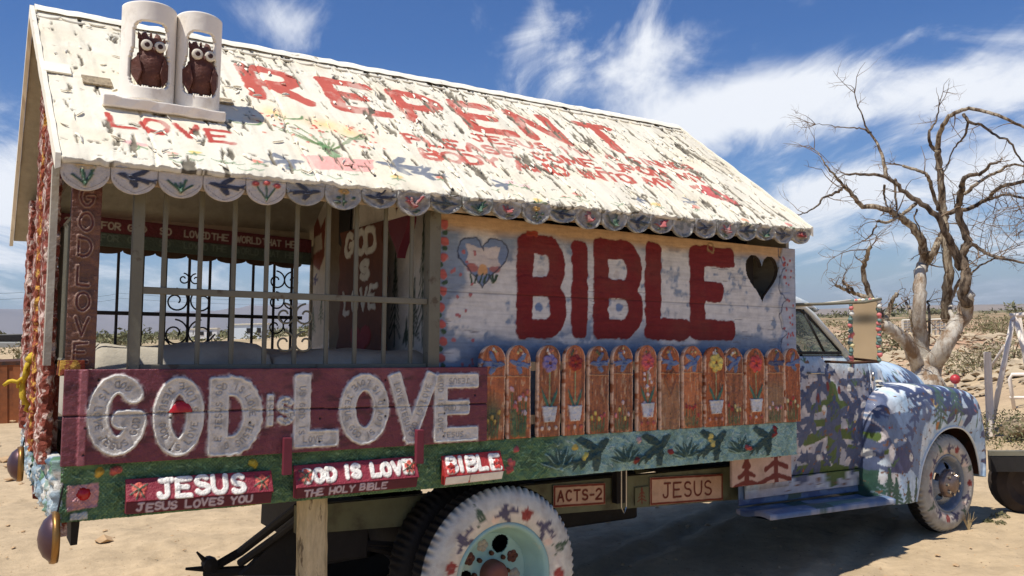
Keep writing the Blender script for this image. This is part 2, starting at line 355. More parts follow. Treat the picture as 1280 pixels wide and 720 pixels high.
    def mesh(s, name, fn, base, thick=.012, hole=None, mirror=False):
        X, Y_, Z = fn(s.U, s.V, s.h); nv, nu = s.U.shape
        V = np.stack([X, Y_, Z], -1).reshape(-1, 3); idx = np.arange(nv*nu).reshape(nv, nu)
        Q = np.stack([idx[:-1, :-1], idx[:-1, 1:], idx[1:, 1:], idx[1:, :-1]], -1)
        if hole is not None: keep = ~hole[:-1, :-1]; Q = Q[keep]
        Q = Q.reshape(-1, 4); C = s.c.reshape(-1, 3)
        if thick:
            b = np.concatenate([idx[0, :], idx[1:, -1], idx[-1, -2::-1], idx[-2:0:-1, 0]])
            Xb, Yb, Zb = fn(s.U, s.V, np.full(s.U.shape, -thick)); Vb = np.stack([Xb, Yb, Zb], -1).reshape(-1, 3)[b]
            n = len(V); k = len(b); r = np.arange(k); S = np.stack([b, b[(r+1) % k], n+(r+1) % k, n+r], -1)
            corners = [0, nu-1, nu+nv-2, 2*nu+nv-3]
            V = np.concatenate([V, Vb]); C = np.concatenate([C, C[b]*.8])
            S = S[:, ::-1]
            bk = np.array([[n+corners[0], n+corners[3], n+corners[2], n+corners[1]]]) if hole is None and thick else None
            Q = np.concatenate([Q, S]) if bk is None else np.concatenate([Q, S, bk])
        if mirror: Q = Q[:, ::-1]
        return np_mesh(name, V, Q, C, base)
    def build(s, name, fn, mat, parent=None, thick=.012, hole=None, smooth=True, mirror=False, frame=IDENT, at=None):
        b = rootbase(parent) if parent is not None else at
        return link(name, s.mesh(name, fn, b, thick, hole, mirror), mat, parent, smooth, frame, at=(at if parent is None else None))
def arc(cx, cy, rx, ry, a0, a1, n=9): return [(cx+rx*math.cos(rad(a0+(a1-a0)*i/n)), cy+ry*math.sin(rad(a0+(a1-a0)*i/n))) for i in range(n+1)]
GLY = {'A': [[(0, 0), (.5, 1), (1, 0)], [(.2, .38), (.8, .38)]],
 'B': [[(0, 0), (0, 1)], [(0, 1)]+arc(.5, .76, .42, .24, 90, -90)+[(0, .52)], [(0, .52)]+arc(.55, .26, .45, .26, 90, -90)+[(0, 0)]],
 'C': [arc(.55, .5, .5, .5, 50, 310)], 'D': [[(0, 0), (0, 1)], [(0, 1)]+arc(.4, .5, .6, .5, 90, -90)+[(0, 0)]],
 'E': [[(1, 1), (0, 1), (0, 0), (1, 0)], [(0, .52), (.75, .52)]], 'F': [[(1, 1), (0, 1), (0, 0)], [(0, .52), (.7, .52)]],
 'G': [arc(.5, .5, .5, .5, 50, 360)+[(.55, .48)]], 'H': [[(0, 0), (0, 1)], [(1, 0), (1, 1)], [(0, .5), (1, .5)]], 'I': [[(.5, 0), (.5, 1)]],
 'J': [[(.2, 1), (1, 1)], [(.65, 1), (.65, .25)]+arc(.35, .25, .3, .25, 0, -170)], 'L': [[(0, 1), (0, 0), (.9, 0)]],
 'M': [[(0, 0), (.05, 1), (.5, .3), (.95, 1), (1, 0)]], 'N': [[(0, 0), (0, 1), (1, 0), (1, 1)]], 'O': [arc(.5, .5, .5, .5, 0, 360, 18)],
 'P': [[(0, 0), (0, 1)], [(0, 1)]+arc(.5, .74, .45, .26, 90, -90)+[(0, .48)]],
 'R': [[(0, 0), (0, 1)], [(0, 1)]+arc(.5, .74, .45, .26, 90, -90)+[(0, .48)], [(.35, .48), (1, 0)]],
 'S': [arc(.5, .75, .42, .25, 30, 270, 8)+arc(.5, .25, .45, .25, 90, -150, 8)], 'T': [[(0, 1), (1, 1)], [(.5, 1), (.5, 0)]],
 'U': [[(0, 1), (0, .4)]+arc(.5, .4, .5, .4, 180, 360)+[(1, 1)]], 'V': [[(0, 1), (.5, 0), (1, 1)]], 'W': [[(0, 1), (.25, 0), (.5, .8), (.75, 0), (1, 1)]],
 'Y': [[(0, 1), (.5, .5), (1, 1)], [(.5, .5), (.5, 0)]], '2': [arc(.5, .72, .45, .28, 160, -40)+[(0, 0), (1, 0)]], '-': [[(0, .45), (1, .45)]],
 "'": [[(.5, 1), (.4, .7)]], '3': [arc(.45, .75, .4, .25, 150, -80)+arc(.45, .25, .45, .27, 80, -150)]}
def heart(cx, cy, w, h, n=28):
    P = []
    for i in range(n):
        t = 2*math.pi*i/n; P.append((cx+w/2*math.sin(t)**3, cy+h/2*(13*math.cos(t)-5*math.cos(2*t)-2*math.cos(3*t)-math.cos(4*t))/14.5+h*.04))
    return P
random.seed(7)
# ================================================================== the painted house on the flatbed
house = thing('painted_house', (2.2, 1.15, 0.0), 'white peeling gabled wooden house body painted BIBLE and REPENT, riding on the flatbed truck', 'house')
WY = .10
RA = YP(77, 195, -.12); RB = YP(1014, 286, -.12); RC = YP(845, 158, 1.15); RD = YP(43, 9, 1.15)
RN = unit(np.cross(RB-RA, RD-RA)); RL = float(np.linalg.norm(RD-RA))
RU0, RU1 = -.07, 4.47
def roof_uv(x, y):
    r = RT@ray(x, y); p = CT+r*((RN@(RA-CT))/(RN@r)); return float(p[0]), float((p[1]+.12)/1.27*RL)
def roof_pt(u, v, h):
    a = (u-RU0)/(RU1-RU0); b = v/RL
    P = [(RA[i]*(1-a)+RB[i]*a)*(1-b)+(RD[i]*(1-a)+RC[i]*a)*b+RN[i]*h for i in range(3)]
    return P
def bil(A, B, C, D):
    return lambda a, b, h=0: [(A[i]*(1-a)+B[i]*a)*(1-b)+(D[i]*(1-a)+C[i]*a)*b for i in range(3)]
WHITE = (229, 221, 200)
def paint_roof():
    c = Canvas(RU0, RU1, 0, RL, .0062, WHITE, warp=.014, wscale=.05, seed=4)
    cr = [(186, 84, 76), (176, 70, 64)]
    RED = (186, 90, 76)
    c.c *= (1-.05*fbm(c.U/.5, c.V/.5, 3, 2))[..., None]
    # cream stains, sheet seams
    a = np.clip((fbm(c.U/.35, c.V/.22, 4, 201)-.5)*5, 0, 1)[..., None]*.35; c.c = c.c*(1-a)+s2l((226, 208, 172))*a
    a = np.clip((fbm(c.U/.12, c.V/.5, 4, 203)-.58)*6, 0, 1)[..., None]*.4; c.c = c.c*(1-a)+s2l((196, 186, 166))*a
    for uu in (.28, .98, 1.78, 2.55, 3.3, 3.95): c.h -= np.where(np.abs(c.U-uu-.01*np.sin(c.V*9)-.03*c.V) < .005, .008, 0)
    # red lettering
    for (ch, px, py) in [('R', 298, 76), ('E', 398, 95), ('P', 485, 110), ('E', 562, 124), ('N', 632, 136), ('T', 715, 150)]:
        u, v = roof_uv(px, py); 
        for st in GLY[ch]:
            c.stroke([(u+.055+a*.27+(.02 if ch == 'T' else 0), .91+b*.385) for a, b in st], .095, RED, .001)
    c.text("JESUS I'M A SINNER", 2.16, .73, .090, .028, RED, .001, cw=.95, gap=.36, jit=.08, rag=.24)
    c.text('PLEASE COME UPON MY', 1.66, .565, .105, .032, RED, .001, cw=.90, gap=.30, slope=-.004, jit=.06, rag=.22)
    c.text('BODY AND INTO MY', 1.70, .385, .112, .034, RED, .001, cw=.92, gap=.22, slope=.006, jit=.05, rag=.22)
    c.poly([(3.78, .49), (3.72, .40), (3.80, .33), (4.02, .22), (3.98, .36), (3.92, .47), (3.85, .50)], (196, 96, 92), .001)
    c.poly([(3.70, .47), (3.80, .50), (3.80, .44), (3.70, .42)], RED, .001)
    c.text('LOVE', .145, .325, .125, .03, (178, 74, 64), .001, cw=.80, gap=.30, slope=-.10)
    # orange sky, bush of flowers, pot
    for px, py, rx, ry in [(345, 140, .10, .10), (410, 155, .16, .09), (440, 165, .12, .08), (325, 150, .08, .05)]:
        u, v = roof_uv(px, py); c.ell(u, v, rx, ry, (244, 204, 150), 0, soft=.9)
    bx, bv = roof_uv(415, 188)
    for i in range(16):
        a = random.uniform(-1.2, 1.2); l = random.uniform(.12, .38)
        c.stroke([(bx, bv), (bx+math.sin(a)*l*.6, bv+l*.5), (bx+math.sin(a)*l, bv+l*.75)], .010, (110, 130, 84), .001)
    for i in range(60):
        c.ell(bx+random.uniform(-.32, .34), bv+random.uniform(.05, .36), .011, .011, random.choice([(196, 92, 74), (206, 120, 96), (120, 136, 90), (200, 100, 90)]), .002)
    for px, py in [(310, 150), (365, 143), (445, 168)]: u, v = roof_uv(px, py); c.stroke(arc(u, v, .08, .05, 200, 360), .012, (108, 134, 90), .001)
    P = [roof_uv(*q) for q in ((378, 193), (470, 200), (465, 215), (390, 211))]; c.poly(P, (232, 168, 156), .001)
    P = [roof_uv(*q) for q in ((398, 178), (405, 176), (430, 196), (415, 197))]; c.poly(P, (104, 140, 92), .001)
    G = (120, 124, 132)
    for px, py, k, f in [(360, 203, .17, 1), (500, 208, .22, -1), (535, 218, .16, -1), (630, 232, .13, 1), (865, 252, .12, 1), (800, 250, .1, -1)]: u, v = roof_uv(px, py); c.bird(u, v, k, G, .001, .1, f)
    for px, py, col, r in [(172, 180, (236, 180, 172), .05), (217, 192, (232, 178, 160), .03), (245, 190, (240, 206, 130), .03), (322, 202, (220, 132, 112), .03), (552, 223, (222, 130, 108), .035), (497, 221, (240, 204, 140), .04),
                           (638, 228, (240, 200, 190), .05), (655, 232, (240, 200, 190), .04), (722, 243, (222, 130, 116), .035), (672, 250, (240, 206, 130), .03), (820, 255, (240, 200, 140), .05), (868, 258, (226, 140, 120), .05), (705, 245, (230, 150, 140), .02), (930, 275, (240, 170, 140), .04), (985, 280, (226, 150, 140), .04)]:
        u, v = roof_uv(px, py); c.ell(u, v, r, r*.55, col, .002)
        c.stroke([(u-.03, v-r*.8), (u, v-r*.5), (u+.035, v-r*.85)], .009, (112, 140, 100), .001); c.stroke([(u, v-r), (u, v)], .008, (112, 140, 100), .001)
    for k in range(26):
        u = random.uniform(.3, 4.3); v = random.uniform(.02, .09); c.stroke([(u-.03, v+.02), (u, v), (u+.03, v+.02)], .008, (136, 156, 124), .001)
    fd = np.clip((fbm(c.U/.10, c.V/.16, 5, 501, .6)-.50)*5, 0, 1)*.38; c.c = c.c*(1-fd[..., None])+s2l(WHITE)*fd[..., None]
    # peeling: dark slits running down the slope, lips of paint lifting beside them
    U, V = c.U, c.V
    warpu = (fbm(U/.25, V/.25, 3, 21)-.5)*.09
    n1 = fbm((U+warpu)/.030, (V)/.17, 3, 31, .55); gate = fbm(U/.22, V/.16, 3, 41); gate2 = fbm(U/.9, V/.5, 2, 47)
    thr = .735-.15*(np.clip(gate, .25, .75)-.25)*1.6-.055*np.clip((U-1.5)/3, 0, 1)-.05*(gate2-.4)+.045*np.clip((2.0-U)/.8, 0, 1)
    n2 = fbm((U+warpu)/.06, (V+warpu)/.05, 4, 61, .55)
    thr2 = .79-.22*np.clip(gate-.35, 0, 1)+.02*np.clip((2.0-U)/.8, 0, 1)
    slit = np.clip((n1-thr)*40, 0, 1); chip = np.clip((n2-thr2)*30, 0, 1)
    lipm = np.clip(1-np.abs(n1-thr+.035)/.04, 0, 1)*(gate > .42)
    d = np.maximum(slit, chip)
    dk = s2l((58, 52, 44)); dk2 = s2l((150, 140, 120))
    mixd = fbm(U/.05, V/.05, 3, 77)[..., None]; under = dk*(1-mixd)+dk2*mixd
    c.c = c.c*(1-d[..., None])+under*d[..., None]
    c.h += .003*lipm+(fbm(U/.09, V/.16, 3, 90)-.5)*.004-.007*d
    st = fbm(U/.03, V/.25, 4, 83); c.c *= (1-.10*np.clip((st-.55)*6, 0, 1))[..., None]
    # crusty ragged eave
    e = np.clip(1-V/.03, 0, 1); c.h += e*(fbm(U/.03, V*0, 3, 8)-.5)*.03
    return c
rc = paint_roof()
def roof_fn(u, v, h):
    vv = v-(v < .03)*(fbm(u/.05, u*0+3, 3, 5)-.35)*.03; return roof_pt(u, vv, h)
roof_o = rc.build('roof_panel', roof_fn, M['roof'], house, thick=.022)
ceil_fn = lambda u, v, h: roof_pt(u, v, h-.030)
cc = Canvas(RU0+.01, RU1-.01, .015, RL-.02, .03, (178, 168, 148), seed=12); cc.dirt(.5, .3, 3, (130, 118, 98)); cc.speckle(.004, .1)
for k in range(10): cc.stroke([(-.1, .1+k*.155), (4.5, .1+k*.155)], .004, (120, 108, 90), -.001)
cc.build('ceiling_board', lambda u, v, h: roof_pt(u, v, -.026-h), M['underside'], house, thick=0, mirror=True)
# far slope
FA = np.array([-.13, 2.42, 1.16]); FB = np.array([4.50, 2.42, 1.25])
fr = Canvas(0, 1, 0, 1, .02, WHITE, seed=5); ff = bil(FA, FB, RC, RD)
def far_fn(u, v, h): P = ff(u, v); return [P[0], P[1]+.6*h, P[2]+.8*h]
fr.speckle(.01, .05); fr.build('roof_panel', far_fn, M['roof'], house, thick=.02, mirror=True)
fu = Canvas(0, 1, 0, 1, .04, (168, 160, 140), seed=6); fu.speckle(.004, .05); fu.dirt(.5, .2, 8, (120, 112, 96))
def faru_fn(u, v, h): P = ff(u, v*.98); return [P[0], P[1]-.6*.026, P[2]-.8*.026]
fu.build('ceiling_board', faru_fn, M['paint_flat'], house, thick=0)
# bargeboards, ragged painted gable edges
def slope_board(A, B, name, mat, off, w=.055, t=.02):
    m = MB(); n = 24; V = []; 
    for i in range(n+1):
        p = A+(B-A)*i/n; j = random.uniform(-.006, .006)
        V += [(p[0]+off, p[1], p[2]+.012+j), (p[0]+off+t, p[1], p[2]+.012+j), (p[0]+off+t, p[1], p[2]-w+random.uniform(-.008, .008)), (p[0]+off, p[1], p[2]-w+random.uniform(-.008, .008))]
    Fs = [(i*4+k, i*4+(k+1) % 4, i*4+4+(k+1) % 4, i*4+4+k) for i in range(n) for k in range(4)]+[(0, 3, 2, 1), (n*4, n*4+1, n*4+2, n*4+3)]
    m.add(V, Fs); return m.build(name, mat, house)
slope_board(RA, RD, 'bargeboard', M['flake'], -.022, .05); slope_board(FA, RD, 'bargeboard', M['flake'], -.022, .05)
slope_board(RB, RC, 'bargeboard', M['flake'], .002, .05); slope_board(FB, RC, 'bargeboard', M['flake'], .002, .05)
# ridge cap with drooping paint lobes
m = MB(); n = 90; V = []
for i in range(n+1):
    p = RD+(RC-RD)*i/n; j = random.uniform(-.003, .003)
    for dy, dz in ((-.055, -.034), (-.03, -.012), (0, .014), (.03, -.012), (.055, -.034)): V.append((p[0], p[1]+dy, p[2]+dz+.004+j+random.uniform(-.002, .002)))
m.add(V, [(i*5+k, i*5+k+1, i*5+6+k, i*5+5+k) for i in range(n) for k in range(4)]); m.build('ridge_cap', M['flake'], house, smooth=True)
lob = MB(); 
V = []; 
for i in range(9):
    a = math.pi*i/8
    for j in range(7):
        b = 2*math.pi*j/7; V.append((-math.cos(a)*.055, -.012*math.sin(a)+.009*math.cos(b)*math.sin(a), -.02*math.sin(a)+.009*math.sin(b)*math.sin(a)))
lob.add(V, [(i*7+j, i*7+(j+1) % 7, (i+1)*7+(j+1) % 7, (i+1)*7+j) for i in range(8) for j in range(7)])
lme = lob.mesh('ridge_lobe')
for k in range(40):
    a = (k+.5)/40; u = RU0+(RU1-RU0)*a; P = roof_pt(u, RL-.105, .010)
    o = link('paint_lobe', lme, M['flake'], house, True, at=P); o.rotation_euler = (0, random.uniform(-.08, .08), random.uniform(-.05, .05)); s = random.uniform(.75, 1.15); o.scale = (s, 1, s)
# curled flakes standing off the roof
def flakes(n, name):
    V = []; Fs = []; 
    for _ in range(n):
        u = random.uniform(RU0+.03, RU1-.03); v = random.uniform(.02, RL-.14)
        if float(fbm(np.array([u/.22]), np.array([v/.16]), 3, 41)[0]) < .42 and random.random() < .8: continue
        L = random.uniform(.02, .07); w = random.uniform(.005, .014); th = random.uniform(-.5, .5) if u > 1.2 else random.uniform(-1.5, 1.5); li = random.uniform(.003, .012); b0 = len(V)
        sd = random.choice((-1, 1))
        for i in range(4):
            t = i/3-.5; ww = w*(1-(2*t)**2*.7)
            for j in range(3):
                q = j/2; du = t*L*math.sin(th)+sd*q*ww*math.cos(th); dv = t*L*math.cos(th)-sd*q*ww*math.sin(th)
                V.append(roof_pt(min(max(u+du, RU0), RU1), max(v+dv, 0), .003+li*q*q*(1-(2*t)**2*.4)+random.uniform(0, .002)))
        Fs += [(b0+i*3+j, b0+i*3+j+1, b0+i*3+j+4, b0+i*3+j+3) for i in range(3) for j in range(2)]
    m = MB(); m.v = [tuple(map(float, p)) for p in V]; m.f = Fs
    o = m.build(name, M['flake'], house, smooth=True); meta(o, kind='stuff'); sm = o.modifiers.new('thick', 'SOLIDIFY'); sm.thickness = .0016
flakes(480, 'paint_flakes')
# patches of bare board near the owls
for (px, py, qx, qy) in [(62, 80, 98, 97), (110, 97, 148, 112), (276, 124, 298, 133)]:
    u0, v0 = roof_uv(px, py); u1, v1 = roof_uv(qx, qy); m = MB(); va, vb = sorted((v0, v1)); 
    P = [roof_pt(u0, va, .006), roof_pt(u1, va, .006), roof_pt(u1, vb, .004), roof_pt(u0, vb, .004)]
    m.prism(P, RN*.008, 0); m.build('bare_board_patch', M['flake'] if px == 62 else M['wood'], house)
# ---- valance: twenty five scallops hanging from the eave, each painted differently
EAVE = lambda u: roof_pt(u, 0.0, 0)
m = MB()
for i in range(24):
    u0 = RU0+(RU1-RU0)*i/24; u1 = RU0+(RU1-RU0)*(i+1)/24; a = EAVE(u0+.01); b = EAVE(u1)
    m.prism([(a[0], a[1]+.03, a[2]-.035), (a[0], a[1]+.05, a[2]-.035), (a[0], a[1]+.05, a[2]-.085), (a[0], a[1]+.03, a[2]-.085)], (b[0]-a[0], 0, b[2]-a[2]), 0)
m.build('fascia_board', material('fascia_board_paint', (186, 166, 136), var=.2, second=(150, 120, 84), sscale=6, sthr=(.45, .7)), house)
SW = (RU1-RU0)/25
for i in range(25):
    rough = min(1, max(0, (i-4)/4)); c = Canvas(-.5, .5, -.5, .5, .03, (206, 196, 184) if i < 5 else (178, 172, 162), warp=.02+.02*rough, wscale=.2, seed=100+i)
    c.uscale = 1
    kinds = ['leafy', 'bird', 'leafy', 'bird', 'roses', 'bird', 'daisy', 'bird', 'rose', 'bird', 'leafy', 'rose', 'daisy', 'bird', 'rose', 'leafy', 'bird', 'rose', 'plain', 'bird', 'rose', 'bird', 'leafy', 'bird', 'rose']
    k = kinds[i]; H = .10 if i < 5 else .14
    if k == 'bird': c.bird(.0, .02, .72, (58, 62, 78), H, random.uniform(-.3, .3), random.choice((-1, 1)))
    elif k == 'leafy':
        for q in range(7): c.stroke([(0, -.32), (random.uniform(-.3, .3), random.uniform(-.1, .35))], .07, random.choice([(50, 86, 62), (70, 104, 76)]), H)
        if i == 0: c.ell(-.02, .3, .25, .12, (214, 186, 140), 0)
    elif k == 'roses':
        for x_, y_ in ((-.28, .25), (0, .3), (.26, .22)): c.stroke([(0, -.35), (x_, y_)], .05, (60, 96, 62), H); c.ell(x_, y_, .11, .11, (196, 84, 74), H*1.4)
    elif k == 'daisy':
        c.stroke([(0, -.35), (0, .2)], .07, (60, 92, 62), H); c.ell(0, .25, .16, .14, (206, 156, 76), H*1.3)
        for q in range(5): c.ell(random.uniform(-.3, .3), random.uniform(-.3, 0), .07, .07, (74, 100, 74), H)
    elif k == 'rose':
        for q in range(6): c.stroke([(0, -.15), (random.uniform(-.3, .3), random.uniform(0, .32))], .09, (176, 78, 80), H*1.2)
        for q in range(3): c.ell(random.uniform(-.25, .25), random.uniform(-.35, -.2), .1, .06, (66, 96, 72), H)
    if i == 24:
        c.c[:] = s2l((196, 190, 176)); c.ell(.05, .1, .3, .25, (170, 40, 44), .15)
    if rough:
        rr = np.hypot(c.U, c.V*1.0); c.h += rough*(.14*np.clip((rr-.34)*8, 0, 1)+.12*(fbm(c.U/.09, c.V/.3, 3, 7+i)-.5)); c.c = c.c*(1-.0*rr[..., None])
        edge = (np.clip((rr-.40)*10, 0, 1)*np.clip((fbm(c.U/.12, c.V/.12, 3, 55+i)-.42)*7, 0, 1))[..., None]*rough; c.c = c.c*(1-edge)+s2l((226, 222, 208))*edge  # broken pale rim: edge highlight painted into the scallop colour
    else: c.stroke(arc(0, .12, .46, .56, 190, 350, 14), .02, (120, 112, 110), .01)
    if rough:
        a = np.clip((fbm(c.U/.14, c.V/.2, 4, 77+i)-.46)*7, 0, 1)[..., None]*.6*rough; c.c = c.c*(1-a)+s2l(random.choice([(118, 112, 98), (96, 104, 92), (136, 126, 110)]))*a
    uc = RU0+SW*(i+.5); tilt = random.uniform(-.12, .12)*(.2+rough); ec = EAVE(uc); hh = .122 if i < 5 else random.uniform(.088, .122); j_ = random.uniform(-.006, .006)*rough
    sh_ = random.uniform(-.4, .8)*rough
    def sc_fn(u, v, h, sh_=sh_, i_=i, uc=uc, tilt=tilt, hh=hh, ec=ec, j_=j_):
        b = v+.5                                   # 0 bottom .. 1 top
        ww = np.where(b < .62, np.clip(1-((.62-b)/.62)**(2+sh_), .02, 1)**(.5), 1.0)
        ww = ww*(1+rough*.10*(fbm(b/.2+u, b*0+i_*3.1, 3, 9)-.5))
        x = u*ww*SW*.985; z = -(1-b)*hh
        ct, st = math.cos(tilt), math.sin(tilt)
        zt = ec[2]-.006+(x)*((RB[2]-RA[2])/(RB[0]-RA[0]))
        curl = np.abs(u)**3*.02*rough
        return [uc+x*ct-z*st*.5, ec[1]+.012-h*.055-curl+j_, zt+z*ct+x*st*.5]
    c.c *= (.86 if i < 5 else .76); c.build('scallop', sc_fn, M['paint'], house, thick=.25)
# ---- BIBLE wall
def paint_wall():
    c = Canvas(1.70, 4.56, .0, 1.20, .0058, (134, 147, 163), warp=.012, wscale=.04, seed=8)
    U, V = c.U, c.V
    def wz(x, y): p = YP(x, y, WY); return float(p[0]), float(p[2])
    blotch = [(600, 310, 30, 40), (600, 335, 22, 55), (600, 385, 34, 40), (595, 400, 30, 30), (625, 360, 26, 60), (570, 395, 14, 30), (680, 360, 60, 75), (770, 360, 60, 75), (835, 360, 50, 75), (900, 365, 50, 62), (930, 360, 30, 40), (935, 400, 30, 22), (962, 400, 22, 30), (985, 355, 8, 50), (975, 390, 16, 40), (565, 445, 15, 10), (640, 410, 30, 18), (720, 424, 30, 8), (850, 426, 30, 8)]
    for px, py, rx, ry in blotch:
        u, z = wz(px, py); u2, _ = wz(px+rx, py); _, z2 = wz(px, py-ry); c.ragscale = .07; c.ell(u, z, abs(u2-u)*.95, abs(z2-z)*.95, (212, 208, 202), .0012, soft=.30, rag=.38)
    # scraped bare streaks along the boards
    st = fbm(U/.12, V/.008, 4, 14, .6); a = np.clip((st-.66)*10, 0, 1)*np.clip((fbm(U/.3, V/.2, 3, 15)-.42)*8, 0, 1); c.c = c.c*(1-a[..., None]*.7)+s2l((110, 104, 104))*a[..., None]*.7; c.h -= a*.002
    _, zb = wz(750, 292)
    t = np.clip((V-(1.075+.03*fbm(U/.2, V*0, 3, 3)))*18, 0, 1)*.85; c.c = c.c*(1-t[..., None])+s2l((206, 164, 112))*t[..., None]
    # beige drips on top of the blue field
    RED = (118, 34, 34)
    def L(x0, y0, x1, y1): a_ = wz(x0, y1); b_ = wz(x1, y0); return a_[0], a_[1], b_[0], b_[1]
    def glyph(ch, box, w, paths):
        x0, z0, x1, z1 = L(*box)
        for st_ in paths: c.stroke([(x0+w/2+a_*(x1-x0-w), z0+w/2+b_*(z1-z0-w)) for a_, b_ in st_], w, RED, .0025, cap=3.)
    Bp = [[(0, 0), (0, 1)], [(0, 1)]+arc(.62, .75, .34, .25, 90, -90)+[(0, .5)], [(0, .5)]+arc(.62, .25, .38, .25, 90, -90)+[(0, 0)]]
    glyph('B', (645, 297, 708, 423), .112, Bp); glyph('I', (710, 302, 738, 424), .118, [[(.5, 0), (.5, 1)]])
    glyph('B', (741, 303, 803, 423), .118, Bp); glyph('L', (806, 307, 863, 425), .135, [[(0, 1), (0, 0), (1, 0)]])
    glyph('E', (862, 311, 918, 425), .135, [[(1, 1), (0, 1), (0, 0), (1, 0)], [(0, .52), (.62, .52)]])
    for px, py, col in [(676, 340, (196, 190, 184)), (674, 384, (112, 134, 168)), (771, 343, (196, 190, 184)), (774, 385, (112, 134, 168))]:
        u, z = wz(px, py); c.ell(u, z, .030, .030, col, -.002)
    u, z = wz(664, 292); c.stroke([(u-.02, z), (u+.035, z)], .03, (158, 66, 42), .004); u, z = wz(888, 310); c.stroke(arc(u, z, .03, .03, 0, 360), .012, (150, 120, 82), .003)
    # outlined heart with white sky, orange ground, flowers
    u0, z0 = wz(572, 292); u1, z1 = wz(634, 358); H = heart((u0+u1)/2, (z0+z1)/2, u1-u0, (z0-z1)*1.05)
    cu, cz = (u0+u1)/2, (z0+z1)/2
    c.poly(heart(cu, cz, (u1-u0), (z0-z1)*1.05), (120, 138, 166), 0)
    w_, h_ = (u1-u0), (z0-z1)
    c.poly([(cu-w_*.34, cz+h_*.34), (cu-w_*.05, cz+h_*.26), (cu+w_*.36, cz+h_*.30), (cu+w_*.30, cz+.0*h_), (cu+w_*.36, cz-h_*.1), (cu, cz-h_*.14), (cu-w_*.36, cz-h_*.06), (cu-w_*.30, cz+.1*h_)], (206, 194, 186), .001)
    c.ell(cu, cz-h_*.2, w_*.14, h_*.14, (212, 160, 110), .001); c.ell(cu-w_*.22, cz-h_*.16, w_*.12, h_*.11, (170, 106, 100), .001); c.ell(cu+w_*.26, cz-h_*.17, w_*.12, h_*.09, (168, 112, 112), .001)
    for k in range(10): x_ = cu+random.uniform(-.3, .25)*w_; c.stroke([(x_, cz-h_*.45), (x_+random.uniform(-.02, .02), cz-h_*.3)], .010, (54, 78, 58), .003)
    c.stroke(H+[H[0]], .007, (56, 62, 78), .002)
    # blossom column down the rear corner, scattered blossoms
    for k in range(13):
        z = .08+k*.088; c.ell(1.755+random.uniform(-.008, .008), z, .030, .026, (190, 98, 90), .006); c.ell(1.755+random.uniform(-.02, .02), z-.04, .02, .016, (64, 88, 66), .004)
    for k in range(22): c.ell(1.86+random.uniform(-.05, .09), random.uniform(.3, 1.0), .012, .012, (176, 106, 106), .002)
    # pencil scallop line + blossoms on the front trim
    T0 = 4.41
    m_ = U > T0+.02*np.sin(V*22); c.c[m_] = c.c[m_]*.25+s2l((164, 172, 186))*.75; c.h += np.where(m_, .012, 0)
    for k in range(5): c.stroke(arc(T0+.06, .18+k*.23+.08, .07, .11, 100, 260), .007, (60, 70, 92), .002)
    for k in range(34): c.ell(random.uniform(T0+.02, T0+.13), random.uniform(.35, 1.15), .011, .011, (168, 88, 88), .003)
    for k in (.38, .78): c.h -= np.where(np.abs(V-k) < .004, .003, 0); c.c[np.abs(V-k) < .003] *= .55
    hu, hz = wz(952, 348); u1, _ = wz(972, 348); _, z1 = wz(952, 318); _, z2 = wz(952, 376)
    HH = heart(hu, (z1+z2)/2, (u1-hu)*2, (z1-z2)*1.03, 60); P = np.array(HH); ins = np.zeros(U.shape, bool); n = len(P)
    for i in range(n):
        x0, y0 = P[i]; x1, y1 = P[(i+1) % n]; cnd = ((y0 > V) != (y1 > V)); ins ^= cnd & (U < x0+(V-y0)*(x1-x0)/((y1-y0) if abs(y1-y0) > 1e-12 else 1e-12))
    c.c *= (1-.13*np.clip((fbm(U/.16, V/.010, 4, 401)-.48)*5, 0, 1))[..., None]; c.h += (fbm(U/.09, V/.008, 4, 403)-.5)*.003; c.speckle(.0012, .03); c.dirt(.12, .2)
    return c, ins, (hu, (z1+z2)/2, (u1-hu)*2, z1-z2)
wc, hole, HT = paint_wall()
wc.build('side_wall', lambda u, v, h: [u, WY-h, v], M['paint_flat'], house, thick=.02, hole=hole)
# thickness of the heart cut-out, dark plank seen through it
m = MB(); HP = heart(HT[0], HT[1], HT[2]*1.01, HT[3]*1.04, 40); V = [(a, WY+.001, b) for a, b in HP]+[(a, WY+.03, b) for a, b in HP]; n = 40
m.add(V, [(i, (i+1) % n, n+(i+1) % n, n+i) for i in range(n)]); shade_black = material('heart_shade_black', (24, 20, 18), rough=.95, var=.2); m.build('heart_opening', material('heart_edge', (70, 60, 50), var=.2), house)
m = MB().box((2.0, WY+.38, .05), (4.5, WY+.40, 1.60)); m.build('heart_shade_sheet', shade_black, house)  # black sheet added behind the heart opening as its inside shade
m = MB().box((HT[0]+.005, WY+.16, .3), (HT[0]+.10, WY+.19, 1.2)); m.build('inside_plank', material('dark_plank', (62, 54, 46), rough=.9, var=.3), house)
dark = material('dark_brown_board', (96, 84, 70), rough=.9, var=.2)  # one plain brown for lining, gable and floor boards
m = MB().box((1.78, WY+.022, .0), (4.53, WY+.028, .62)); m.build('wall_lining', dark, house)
m = MB(); m.box((1.76, 2.19, .02), (4.53, 2.21, 1.22)); m.build('side_wall', M['underside'], house)
# front gable wall
m = MB(); m.prism([(4.535, .12, .02), (4.535, 2.2, .02), (4.535, 2.2, 1.24), (4.475, 1.15, 2.22), (4.535, .12, 1.28)], (-.03, 0, 0), 0); m.build('gable_wall', M['underside'], house)
